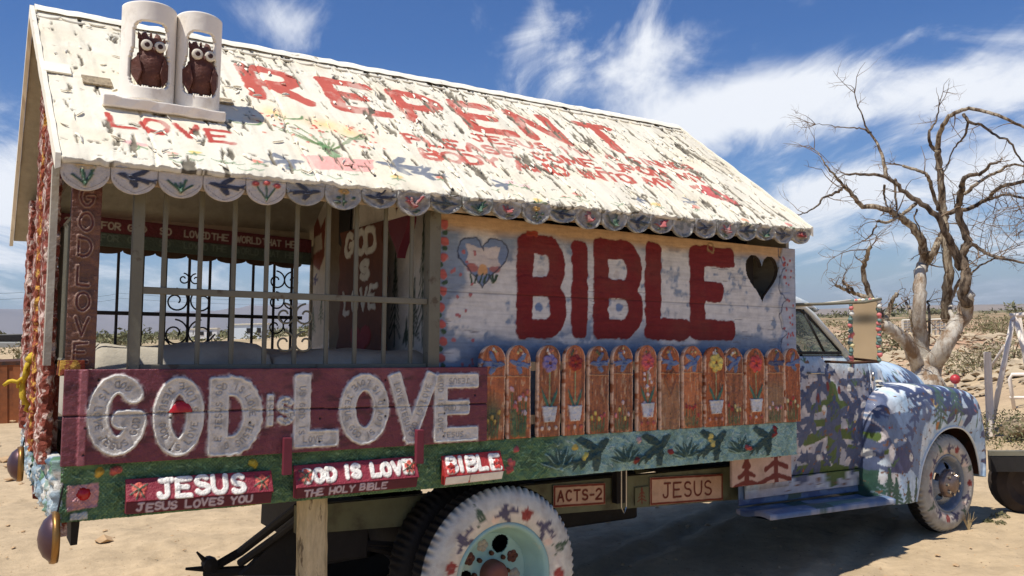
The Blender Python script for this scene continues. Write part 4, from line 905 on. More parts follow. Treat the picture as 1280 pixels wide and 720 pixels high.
def owl_planter(px0, px1, ptop, pbot, label, labelo, seed):
    cx = (px0+px1)/2; y_ = LY+.06; a = YP(px0, 80, y_+.03)[0]; b = YP(px1, 80, y_+.03)[0]; R_ = (b-a)/2; x = (a+b)/2; zt = YP(cx, ptop, y_)[2]; z0 = LZ+.012; H = zt-z0; yc = LY+.10
    t = thing('clay_planter', (x, yc, z0), label, 'planter', 'owl planters on the roof ledge')
    nth, nz = 76, 80; V = []; A0 = 2.05
    for j in range(nz+1):
        for i in range(nth+1):
            th = -A0+2*A0*i/nth; z = z0+H*j/nz
            rr = R_*(1+.008*math.sin(3*th+j*.05)); V.append((x+rr*math.sin(th), yc-rr*math.cos(th), z+.004*math.sin(th*2+seed)*(j/nz)**4))
    def inhole(th, zz):
        th = (th+math.pi) % (2*math.pi)-math.pi; q = math.sin(th)*R_; 
        if abs(th) > 1.5: return False
        hw = R_*(.76 if zz < .42 else .76-.10*min(1, (zz-.42)/.12)); zt_, zb = .80, .13
        if not (zb < zz < zt_): return False
        u = abs(q+.004)/hw; v = abs((zz-(zt_+zb)/2)/((zt_-zb)/2)); return u**5+v**7 < 1
    Fs = []
    for j in range(nz):
        for i in range(nth):
            if not inhole(-A0+2*A0*(i+.5)/nth, (j+.5)/nz): Fs.append((j*(nth+1)+i, j*(nth+1)+i+1, (j+1)*(nth+1)+i+1, (j+1)*(nth+1)+i))
    m = MB(); m.v = V; m.f = Fs; o = m.build('clay_shell', M['planter'], t, smooth=True); sm = o.modifiers.new('wall', 'SOLIDIFY'); sm.thickness = R_*.16; sm.offset = -1
    m = MB().lathe([(0, .0), (R_*.90, .0), (R_*.90, H*.12), (0, H*.12)], (x, yc, z0), 'z', 32); m.build('clay_base', M['planter'], t)
    # owl figurine
    ow = thing('owl_figurine', (x, yc-.02, z0+H*.12), labelo, 'owl', 'ceramic owls inside the clay planters')
    zb = z0+H*.12; OH = H*.56; yo = yc-R_*.42
    V = []; prof = [(.0, .0), (.22, .02), (.30, .10), (.40, .28), (.43, .45), (.40, .60), (.34, .70), (.35, .80), (.34, .89), (.24, .96), (.10, .975), (0, .97)]; ns = 30
    # resample
    P = []
    for k in range(len(prof)-1):
        for q in range(4): tt = q/4; P.append((lerp(prof[k][0], prof[k+1][0], tt), lerp(prof[k][1], prof[k+1][1], tt)))
    P.append(prof[-1])
    for r, h in P:
        for i in range(ns):
            th = 2*math.pi*i/ns; f = 1+.05*math.sin(th*9+h*60)*(h < .68)*(h > .1)
            lean = .03*math.sin(h*3)
            ex = r*OH*.66*math.sin(th)*f*(1 if h < .7 else .94); ey = -r*OH*.50*math.cos(th)*f
            ear = max(0, h-.86)*abs(math.sin(th))**3*1.1*OH if .86 < h < .972 else 0
            V.append((x+ex+lean*OH, yo+ey, zb+h*OH+ear))
    m = MB(); m.add(V, [(j*ns+i, j*ns+(i+1) % ns, (j+1)*ns+(i+1) % ns, (j+1)*ns+i) for j in range(len(P)-1) for i in range(ns)])
    m.build('owl_body', M['owl'], ow, smooth=True)
    for sx in (-1, 1):
        m = MB(); ex = x+.03*OH+sx*.20*OH
        m.add([(ex-.06*OH, yo-.08*OH, zb+.93*OH), (ex+.06*OH, yo-.08*OH, zb+.93*OH), (ex, yo+.06*OH, zb+.93*OH), (ex+sx*.05*OH, yo-.05*OH, zb+1.07*OH)], [(0, 1, 3), (1, 2, 3), (2, 0, 3), (0, 2, 1)]); m.build('ear_tuft', M['owl'], ow)
        e = MB(); ec = (x+.03*OH+sx*.112*OH, yo-.185*OH, zb+.80*OH)
        e.lathe([(.0, -.0*OH), (.035*OH, -.015*OH), (.085*OH, -.02*OH), (.10*OH, .01*OH), (.098*OH, .05*OH)], ec, 'y', 22); eo = e.build('eye_ring', M['whitep'], ow, smooth=True)
        p_ = MB(); p_.lathe([(.0, -.026*OH), (.03*OH, -.025*OH), (.046*OH, -.018*OH), (.046*OH, -.0*OH)], ec, 'y', 14); p_.build('pupil', M['darkeye'], ow, smooth=True)
        w_ = MB(); 
        wing = [(x+sx*.20*OH, yo-.17*OH, zb+.60*OH), (x+sx*.31*OH, yo-.04*OH, zb+.50*OH), (x+sx*.30*OH, yo-.06*OH, zb+.25*OH), (x+sx*.20*OH, yo-.13*OH, zb+.06*OH), (x+sx*.14*OH, yo-.20*OH, zb+.30*OH)]
        w_.prism(wing, (sx*.02*OH, -.03*OH, 0), 0); w_.build('wing', M['owl'], ow, bevel=.006)
        for k in range(3):
            q = MB(); fx = x+sx*.09*OH+(k-1)*.04*OH; q.tube([(fx, yo-.12*OH, zb+.06*OH), (fx, yo-.20*OH, zb+.03*OH), (fx, yo-.21*OH, zb-.03*OH)], [.018*OH, .02*OH, .012*OH], 6); q.build('claw', M['whitep'], ow, smooth=True)
    b_ = MB(); bc_ = (x+.03*OH, yo-.20*OH, zb+.74*OH); b_.add([(bc_[0]-.03*OH, bc_[1], bc_[2]+.04*OH), (bc_[0]+.03*OH, bc_[1], bc_[2]+.04*OH), (bc_[0], bc_[1]-.05*OH, bc_[2]-.05*OH), (bc_[0], bc_[1]+.03*OH, bc_[2])], [(0, 1, 2), (1, 3, 2), (3, 0, 2), (0, 3, 1)]); b_.build('beak', M['owl'], ow)
owl_planter(150, 219, 9, 128, 'taller left whitewashed clay planter with a window opening, on the roof ledge', 'brown ceramic owl in the left planter on the roof, larger than the other owl', 1)
owl_planter(219, 276, 21, 133, 'shorter right whitewashed clay planter with a window opening, on the roof ledge', 'brown ceramic owl in the right planter on the roof, smaller than the other owl', 2)
# ---- hub caps hung under the tail, yellow rope, wooden prop
purple = material('purple_oxidised_chrome', (92, 70, 74), rough=.38, metal=.6, bump=.2, bscale=30, var=.2)
def hubcap(px, py, Y0, dia, label):
    p = XPl(px, py, Y0); c = tuple(float(v) for v in p)
    t = thing('hubcap', (c[0], c[1], c[2]-dia/2), label, 'hubcap', 'hubcaps hung below the tail')
    r = dia/2; MB().lathe([(0, -.055), (r*.35, -.05), (r*.7, -.034), (r*.9, -.012), (r*.93, .0)], c, 'x', 40).build('dome', purple, t, smooth=True)
    MB().lathe([(r*.90, -.004), (r*.99, -.010), (r*1.02, .004), (r*.98, .018), (r*.85, .014)], c, 'x', 40).build('rim_ring', M['brass'], t, smooth=True)
    m = MB().tube([(c[0]+.01, c[1], c[2]+r*.8), (c[0]+.03, c[1]+.01, c[2]+r+.10)], .004, 5); m.build('hanging_wire', M['black'], t)
    return c
p = XPl(64, 672, -.10); q = XPl(23, 580, -.10)
hubcap(66, 672, -.03, .20, 'domed chrome hubcap with brass rim hanging under the near rear corner of the truck')
hubcap(24, 580, -.10, .175, 'chrome hubcap hanging at the far side of the tail, left of the rear beam')
m = MB(); 
def wob(p, q, n, a): return [tuple(np.array(p)+(np.array(q)-np.array(p))*i/n+np.array([random.uniform(-a, a) for _ in range(3)])*(0 < i < n)) for i in range(n+1)]
r0 = XPl(36, 450, -.07)
def rp(x, y, X0=-.10): r = XPl(x, y, X0); return tuple(float(v) for v in (YP(x, y, .9)))
m.tube(wob(rp(38, 448), rp(32, 470), 4, .008)+wob(rp(30, 472), rp(4, 482), 5, .012), [.009]*11, 7, jit=.35)
m.tube(wob(rp(35, 455), rp(30, 500), 6, .014)+wob(rp(31, 503), rp(36, 515), 3, .01), [.015, .012, .016, .011, .014, .017, .012]+[.016, .012, .010, .006], 7, jit=.35)
m.tube(wob(rp(34, 465), rp(22, 485), 5, .01), [.006]*6, 6, jit=.2)
m.tube(wob(rp(40, 446), rp(36, 452), 2, .01), [.024]*3, 7)
top_box('rope', m, M['yellow'], 'frayed yellow rope tied in a knot on the rear corner pillar', 'rope', frame=TRUCK, smooth=True)
a = YP(378, 622, .10); b = YP(413, 622, .10); gz = -1.30
m = MB(); n = 20; V = []; xa, xb = float(a[0]), float(b[0])
for i in range(n+1):
    z = lerp(-.21, gz, i/n)
    for k in range(8):
        an = 2*math.pi*(k+.5)/8; V.append(((xa+xb)/2+(xb-xa)/2*1.05*math.copysign(abs(math.cos(an))**.5, math.cos(an))+random.uniform(-.002, .002)+(i/n)*.02, .16+.055*math.sin(an), z))
m.add(V, [(i*8+k, i*8+(k+1) % 8, i*8+8+(k+1) % 8, i*8+8+k) for i in range(n) for k in range(8)]+[tuple(range(8))])
grain = material('split_post_wood', (190, 172, 136), rough=.85, bump=1.0, bscale=7, var=.25, vscale=10, second=(104, 90, 68), sscale=5, sthr=(.56, .62), stretch=(4, 4, 1), bdist=.01)
top_box('prop_post', m, grain, 'stout weathered wooden post propping up the bed behind the rear wheel', 'post', frame=TRUCK)
# ================================================================== the truck
truck = thing('flatbed_truck', (4.0, 1.15, -1.25), 'old flatbed truck painted with slate blue birds and green pines', 'truck')
YC = 1.15
def catmull(P, n):
    P = np.array(P, float); k = len(P); t = np.linspace(0, k-1, n); out = []
    for q in t:
        i = min(int(q), k-2); f = q-i; p0 = P[max(i-1, 0)]; p1 = P[i]; p2 = P[i+1]; p3 = P[min(i+2, k-1)]
        out.append(.5*((2*p1)+(-p0+p2)*f+(2*p0-5*p1+4*p2-p3)*f*f+(-p0+3*p1-3*p2+p3)*f**3))
    return np.array(out)
def body_canvas():
    c = Canvas(4.2, 7.7, -.8, 1.1, .0070, (196, 214, 226), warp=.008, wscale=.05, seed=90); U, V = c.U, c.V
    a = np.clip((fbm(U/.18, V/.12, 4, 3)-.47)*7, 0, 1); c.c = c.c*(1-a[..., None]*.7)+s2l((150, 180, 206))*a[..., None]*.7
    a = np.clip((fbm(U/.25, V/.2, 4, 13)-.55)*7, 0, 1); c.c = c.c*(1-a[..., None]*.8)+s2l((236, 232, 222))*a[..., None]*.8
    SL = (84, 94, 122); GR = (88, 108, 52)
    rs = random.Random(5)
    # below the belt line: clouded mauve base
    m_ = np.clip((.40-V)*8, 0, 1)*np.clip((5.78-U)*8, 0, 1)*np.clip((fbm(U/.2, V/.2, 3, 22)-.25)*6, 0, 1)*.75; c.c = c.c*(1-m_[..., None])+s2l((186, 176, 176))*m_[..., None]
    # the big green tree on the door
    def dp(x, y, Y0=.28): p = YP(x, y, Y0); return float(p[0]), float(p[2])
    for x_, y_, rx_, ry_ in ((1010, 512, .10, .05), (1025, 545, .08, .06), (1062, 500, .07, .05), (1055, 545, .06, .09), (1082, 535, .06, .12), (1005, 565, .08, .07), (1030, 580, .06, .07), (1062, 575, .05, .05), (1078, 510, .06, .06), (1092, 480, .04, .12), (1090, 560, .03, .1), (1015, 480, .08, .05)):
        u, v = dp(x_, y_); c.ell(u, v, rx_, ry_, (222, 212, 206), .001, soft=.3)
    for L_, w in (([(1037, 488), (1042, 520), (1040, 560), (1046, 598)], .14), ([(1012, 512), (1030, 506), (1060, 508)], .075), ([(1006, 552), (1030, 540), (1078, 545)], .08), ([(1000, 592), (1030, 584), (1060, 592)], .10), ([(1015, 530), (1040, 528)], .06), ([(1010, 600), (1022, 570)], .03), ([(1060, 560), (1085, 562)], .05), ([(1045, 585), (1078, 588)], .04)):
        c.stroke([dp(*q) for q in L_], w, GR, .001)
    for x, y, k, r, f in [(1005, 500, .22, .5, 1), (1023, 484, .24, 1.2, 1), (1062, 480, .26, .2, -1), (1010, 530, .22, .9, 1), (1060, 512, .26, .1, 1), (1035, 535, .26, .6, -1), (1072, 530, .24, 1.3, 1), (1078, 560, .28, .2, 1), (1018, 578, .28, .8, 1), (1070, 575, .26, -.4, -1), (1000, 545, .18, 0, 1), (1048, 555, .2, 1.4, 1), (1085, 505, .18, .4, 1)]:
        u, v = dp(x, y); c.bird(u, v, k*1.08, SL, .0015, r, f)
    for x, y in ((1033, 484), (1030, 569), (1047, 488), (1020, 498)): u, v = dp(x, y); c.ell(u, v, .022, .04, (132, 48, 44), .002)
    for x, y in ((1027, 515), (1058, 512)): u, v = dp(x, y); c.ell(u, v, .02, .03, (210, 160, 120), .002)
    # cowl and fender
    def fp(x, y): return dp(x, y, .12)
    P = [fp(*q) for q in ((1100, 520), (1130, 515), (1155, 520), (1150, 540), (1148, 600), (1120, 570))]; c.poly(P, (112, 132, 160), .001)  # blue patch: shadow area of the fender painted into the colour
    u, v = fp(1155, 514); c.ell(u, v, .08, .10, (96, 106, 132), .002); c.ell(u, v, .018, .025, (190, 200, 206), .003)
    P = [fp(*q) for q in ((1118, 560), (1132, 552), (1140, 575), (1130, 592), (1112, 592))]; c.poly(P, (78, 80, 112), .001)
    for x, y, k, r, f in [(1187, 512, .22, -.3, 1), (1208, 516, .20, -.2, 1), (1228, 505, .16, -1.0, 1), (1232, 540, .18, -1.2, 1), (1160, 492, .20, .2, -1), (1196, 490, .18, .1, 1), (1234, 575, .14, -1.3, 1), (1172, 498, .15, .9, 1)]:
        u, v = fp(x, y); c.bird(u, v, k*1.35, (76, 84, 116), .002, r, f)
    for x, y, col in ((1166, 505, (226, 196, 120)), (1170, 532, (178, 116, 60)), (1216, 510, (196, 110, 104)), (1200, 530, (200, 196, 190))): u, v = fp(x, y); c.ell(u, v, .035, .04, col, .003)
    for x, y in ((1168, 520), (1175, 525), (1198, 524), (1218, 524), (1224, 528)): u, v = fp(x, y); c.stroke([(u-.01, v-.07), (u, v), (u+.015, v+.05)], .012, (86, 120, 84), .002)
    for x, y, w, h_ in ((1093, 628, .16, .28), (1107, 625, .14, .22), (1120, 628, .14, .22), (1133, 628, .12, .25), (1100, 610, .1, .2)):
        u, v = dp(x, y, .2); c.pine(u, v-.05, w, h_, (58, 88, 74), .002, .022, 5)
    for _ in range(95):                          # small strokes of foliage, feathers and sky packed between the birds
        u = rs.uniform(4.75, 7.1); v = rs.uniform(-.55, .40); k_ = rs.random()
        if u > 5.75 and v < .02 and u > 6.0: continue
        if k_ < .35: c.bird(u, v, rs.uniform(.09, .15), (72, 84, 116), .002, rs.uniform(-1, 1.5), rs.choice((-1, 1)))
        elif k_ < .65:
            for q in range(3): c.stroke([(u, v), (u+rs.uniform(-.05, .05), v+rs.uniform(.02, .07))], .012, (84, 112, 74), .002)
        elif k_ < .9: c.ell(u, v, rs.uniform(.02, .05), rs.uniform(.015, .04), (226, 222, 212), .002)
        else: c.ell(u, v, .012, .014, rs.choice([(176, 70, 60), (212, 184, 110)]), .003)
    for _ in range(14): c.bird(rs.uniform(5.85, 7.05), rs.uniform(.02, .22), rs.uniform(.12, .18), (72, 82, 112), .002, rs.uniform(-1.2, .6), 1)
    # hood
    for x, y, w, h_ in ((1105, 500, .22, .42), (1125, 490, .2, .36)): u, v = dp(x, y, .6); c.pine(u, v-.2, w, h_, (84, 108, 96), .002, .02, 6)
    u, v = dp(1138, 473, .8); c.ell(u, v, .12, .16, (92, 106, 130), .001)
    dm = (U < 5.75)[..., None]; c.c = np.where(dm, c.c*.88, c.c*1.0); ch = np.clip((fbm(U/.03, V/.03, 4, 411)-.70)*14, 0, 1)[..., None]; c.c = c.c*(1-ch)+s2l((120, 84, 60))*ch; st_ = fbm(U/.02, V/.09, 4, 413); c.c *= (1-.14*np.clip((st_-.5)*6, 0, 1))[..., None]; c.speckle(.0016, .03); return c  # door side darkened, its shade put into the colour; chips and streaks
BC = body_canvas()
def samp(c, x, z):
    i = np.clip(((x-c.b[0])/(c.b[1]-c.b[0])*(c.nu-1)).astype(int), 0, c.nu-1); j = np.clip(((z-c.b[2])/(c.b[3]-c.b[2])*(c.nv-1)).astype(int), 0, c.nv-1); return c.c[j, i], c.h[j, i]
def grid_obj(name, P, mat, parent, colfn=None, smooth=True, mirror=False, thick=0.0, flip=False):
    P = np.asarray(P, float).copy(); nv, nu = P.shape[:2]
    flat = P.reshape(-1, 3)
    if colfn is None: C, _ = samp(BC, flat[:, 0], np.clip(flat[:, 2]+.25*np.maximum(flat[:, 1]-.45, 0)*0, -.79, 1.09))
    else: C = colfn(flat)
    if mirror: flat = flat.copy(); flat[:, 1] = 2*YC-flat[:, 1]; flip = not flip
    idx = np.arange(nv*nu).reshape(nv, nu); Q = np.stack([idx[:-1, :-1], idx[:-1, 1:], idx[1:, 1:], idx[1:, :-1]], -1).reshape(-1, 4)
    if flip: Q = Q[:, ::-1]
    o = link(name, np_mesh(name, flat, Q, C, rootbase(parent)), mat, parent, smooth)
    if thick: s = o.modifiers.new('thick', 'SOLIDIFY'); s.thickness = thick
    return o
def const(col): return lambda f: np.ones((len(f), 3))*s2l(col)*(.85+.3*fbm(f[:, 0]/.1, f[:, 2]/.1+f[:, 1]/.1, 3, 5))[:, None]
# --- deck
m = MB(); 
for k in range(11): y = .03+k*.2045; m.box((.03, y, -.035), (4.44, y+.198, 0.0+.0), .0015)
m.build('deck_boards', M['wood'], truck)
m = MB(); 
for k in range(9): x = .2+k*.52; m.box((x, .05, -.16), (x+.07, 2.26, -.036))
m.build('cross_member', M['black'], truck)
def paint_beam():
    c = Canvas(-.01, 4.44, -.222, .0, .0042, (88, 122, 80), warp=.004, wscale=.02, seed=120); U, V = c.U, c.V
    t = np.clip((U-2.35+.25*(fbm(U/.1, V/.1, 3, 2)-.5))*3, 0, 1); col2 = s2l((150, 182, 170)); c.c = c.c*(1-t[..., None])+col2*t[..., None]
    a = np.clip((fbm(U/.05, V/.05, 4, 31)-.5)*6, 0, 1)*.5; c.c = c.c*(1-a[..., None])+s2l((46, 76, 50))*a[..., None]*(1-t[..., None])+s2l((70, 108, 98))*a[..., None]*t[..., None]
    # rows of raised paint dabs, lightened in colour as raking highlights
    dots = (np.sin(U*2*math.pi/.016)*np.sin(V*2*math.pi/.016) > .35)*(fbm(U/.1, V/.06, 3, 8) > .42); c.h += dots*.006; c.c = np.where(dots[..., None], c.c*1.3+.03, c.c)
    c.h += (fbm(U/.02, V/.02, 4, 17)-.5)*.020
    for k in range(900):
        u = random.uniform(.05, 4.4); v = random.uniform(-.2, -.02); c.stroke([(u, v), (u+random.uniform(-.03, .03), v+random.uniform(-.02, .02))], .004, random.choice([(120, 160, 112), (150, 186, 140), (96, 136, 92)]) if u < 2.4 else random.choice([(206, 220, 208), (170, 196, 184), (104, 140, 128)]), .005)
    for k, u in enumerate(np.arange(2.45, 4.35, .24)):
        f = 1 if k % 2 else -1
        if k % 2: c.bird(u, -.11, .24, (56, 82, 76), .007, .35*f, f)
        for (ang, ln, wd) in () if k % 2 else ((150, .11, .030), (120, .10, .028), (75, .085, .026), (35, .11, .030), (12, .12, .026), (168, .12, .024)):
            aa_ = rad(ang); cx_ = u+f*math.cos(aa_)*ln*.55; cy_ = -.175+math.sin(aa_)*ln*.75; c.ell(cx_, cy_, ln*.62, wd*.75, (58, 88, 78), .006, rot=math.atan2(math.sin(aa_)*.9, f*math.cos(aa_)), soft=.3)
            if k % 2: continue
            c.stroke([(u, -.185), (u+f*math.cos(aa_)*ln*1.1, -.175+math.sin(aa_)*ln*1.3)], .005, (156, 188, 174), .006)
    for u, v, col in ((2.15, -.06, (196, 92, 90)), (2.13, -.12, (206, 100, 96)), (2.12, -.16, (200, 90, 84)), (2.62, -.12, (206, 190, 90)), (2.55, -.07, (206, 180, 90)), (3.02, -.05, (190, 160, 160)), (3.0, -.17, (120, 40, 34)), (3.62, -.06, (214, 196, 110)), (3.62, -.10, (206, 190, 110)), (3.28, -.13, (140, 44, 38)), (3.95, -.14, (186, 78, 70)), (4.2, -.07, (140, 44, 38)), (4.2, -.04, (150, 50, 40)), (.76, -.04, (196, 176, 60)), (.77, -.09, (186, 166, 60)), (.76, -.16, (190, 170, 64)), (.75, -.2, (150, 140, 60)), (.12, -.03, (206, 166, 60)), (.19, -.035, (196, 96, 84))):
        for q in range(4): c.ell(u+random.uniform(-.015, .015), v+random.uniform(-.012, .012), .016, .016, col, .005)
    P = [(.015, -.08), (.13, -.075), (.13, -.17), (.015, -.18)]; c.poly(P, (206, 150, 146), .004); c.poly([(.03, -.19), (.09, -.188), (.09, -.215), (.03, -.218)], (206, 206, 196), .006)
    return c
bmn = paint_beam()
bmn.build('side_beam', lambda u, v, h: [u, .0-h, v*(1.0+(.02-.0045*u))-.0005*u], M['paint'], truck, thick=.04)
m = MB().lathe([(0, -.022), (.012, -.020), (.024, -.010), (.028, 0), (.028, .01)], (.075, -.002, -.118), 'y', 20); m.build('reflector_lens', M['red'], truck, smooth=True)
# rear beam: thick ridges of blue and white paint
rb = Canvas(.0, 2.3, -.24, .02, .009, (150, 168, 176), warp=.01, seed=131); a = np.clip((fbm(rb.U/.06, rb.V/.08, 4, 3)-.5)*8, 0, 1); rb.c = rb.c*(1-a[..., None])+s2l((212, 208, 196))*a[..., None]
a = np.clip((fbm(rb.U/.08, rb.V/.05, 4, 13)-.56)*8, 0, 1); rb.c = rb.c*(1-a[..., None])+s2l((84, 112, 130))*a[..., None]; a = np.clip((fbm(rb.U/.1, rb.V/.1, 3, 23)-.6)*9, 0, 1); rb.c = rb.c*(1-a[..., None])+s2l((92, 130, 96))*a[..., None]
rb.h += (fbm(rb.U/.04, rb.V/.03, 4, 4)-.5)*.06
rb.build('rear_beam', lambda u, v, h: [-.035-h+.0*v, u, v], M['paint'], truck, thick=.035, mirror=True)
m = MB().box((-.02, .02, -.29), (.02, .08, -.20), .006); m.build('tail_post', pc_b, truck)
m = MB().box((-.03, 1.15, -.31), (.02, 1.28, -.20), .006); m.build('tail_post', pc_b, truck)
m = MB().box((.04, .06, -.33), (.07, .22, -.21), .004); m.build('mud_flap', M['black'], truck)
# --- chassis
for yy in (.45, 1.75):
    m = MB(); m.prism([(1.12, yy, -.34), (7.0, yy, -.36), (7.0, yy, -.52), (4.4, yy, -.59), (2.6, yy, -.53), (1.12, yy, -.48)], (0, .06, 0), 0); m.build('chassis_rail', M['frame'], truck)
m = MB().box((2.5, .43, -.30), (4.35, .47, -.235), .003); m.build('sub_board', pc_b, truck)
def plate(q0, q1, txt, Y0=.437, cap=.085):
    a = YP(*q0, Y0); b = YP(*q1, Y0); Lx = b[0]-a[0]; H = a[2]-b[2] if a[2] > b[2] else .13
    return a, Lx
def sign_plate(x0, y0, x1, y1, txt, cap, nm):
    a = YP(x0, (y0+y1)/2, .435); b = YP(x1, (y0+y1)/2, .435); Lx = b[0]-a[0]; zt = YP(x0, y0, .435)[2]; zb = YP(x0, y1, .435)[2]; H = zt-zb; sl = (YP(x1, y0-5*(x1-x0)/93, .435)[2]-zt)/Lx
    c = Canvas(0, Lx, 0, H, .0045, (196, 160, 134), warp=.002, seed=141); c.dirt(.3, .08)
    for P in ([(.008, .008), (Lx-.008, .008), (Lx-.008, H-.008), (.008, H-.008), (.008, .008)],): c.stroke(P, .014, (112, 44, 30), .001)
    wtot = Canvas.text(c, txt, 9, 9, cap, .01, None, 0, cw=.72, gap=.30)-9-cap*.3
    c.text(txt, (Lx-wtot)/2, (H-cap)/2, cap, .014, (100, 36, 24), .002, cw=.72, gap=.30, slope=0)
    c.build(nm, lambda u, v, h: [a[0]+u, .438-h, zb+v+u*sl], M['paint_flat'], truck, thick=.004)
sign_plate(692, 607, 757, 635, 'ACTS-2', .062, 'painted_plate')
sign_plate(813, 597, 904, 632, 'JESUS', .095, 'painted_plate')
c = Canvas(0, .12, 0, .12, .005, (104, 104, 78), seed=3); c.pine(.06, .01, .08, .12, (110, 50, 36), .001, .008, 4); p = YP(803, 622, .436); c.build('painted_pine', lambda u, v, h: [p[0]-.06+u, .440-h, p[2]-.05+v], M['paint_flat'], truck, thick=.002)
m = MB(); p = YP(781, 590, .35); m.tube([(p[0]-.02, .36, -.25), (p[0]-.02, .36, -.52), (p[0], .36, -.56), (p[0]+.02, .36, -.52), (p[0]+.02, .36, -.25)], .006, 6, cap=False); m.build('hanging_loop', M['chrome'], truck)
m = MB().box((p[0]-.04, .38, -.50), (p[0]+.03, .43, -.30)); m.build('frame_bracket', M['black'], truck)
m = MB().lathe([(.0, -.5), (.07, -.5), (.09, -.42), (.16, -.3), (.19, 0), (.16, .3), (.09, .42), (.07, .5), (0, .5)], (2.10, YC, -.73), 'y', 20); 
m.tube([(2.10, .3, -.73), (2.10, 2.0, -.73)], .06, 10); m.tube([(2.1, YC, -.73), (5.4, YC, -.45)], .045, 10); m.build('rear_axle', M['black'], truck, smooth=True)
for yy in (.55, 1.75):
    m = MB()
    for k in range(6): L_ = .75-.1*k; m.tube([(2.10-L_+i*L_/4, yy, -.55-.03*k-.10*(1-((i-4)/4)**2)+.0) for i in range(9)], .022, 5)
    m.build('leaf_spring', M['black'], truck)
m = MB().box((1.30, .52, -.66), (1.55, 1.7, -.36), .01); m.build('frame_crossbox', M['black'], truck, bevel=.01)
m = MB().box((2.9, .9, -.75), (3.8, 1.6, -.40), .01); m.build('transmission_case', M['black'], truck, bevel=.02)
m = MB().tube([(6.5, .3, -.62), (6.5, 2.0, -.62)], .05, 8); m.build('front_axle', M['black'], truck, smooth=True)
m = MB().box((5.9, .75, -.55), (7.0, 1.55, .05), .01); m.build('engine_block', M['black'], truck)
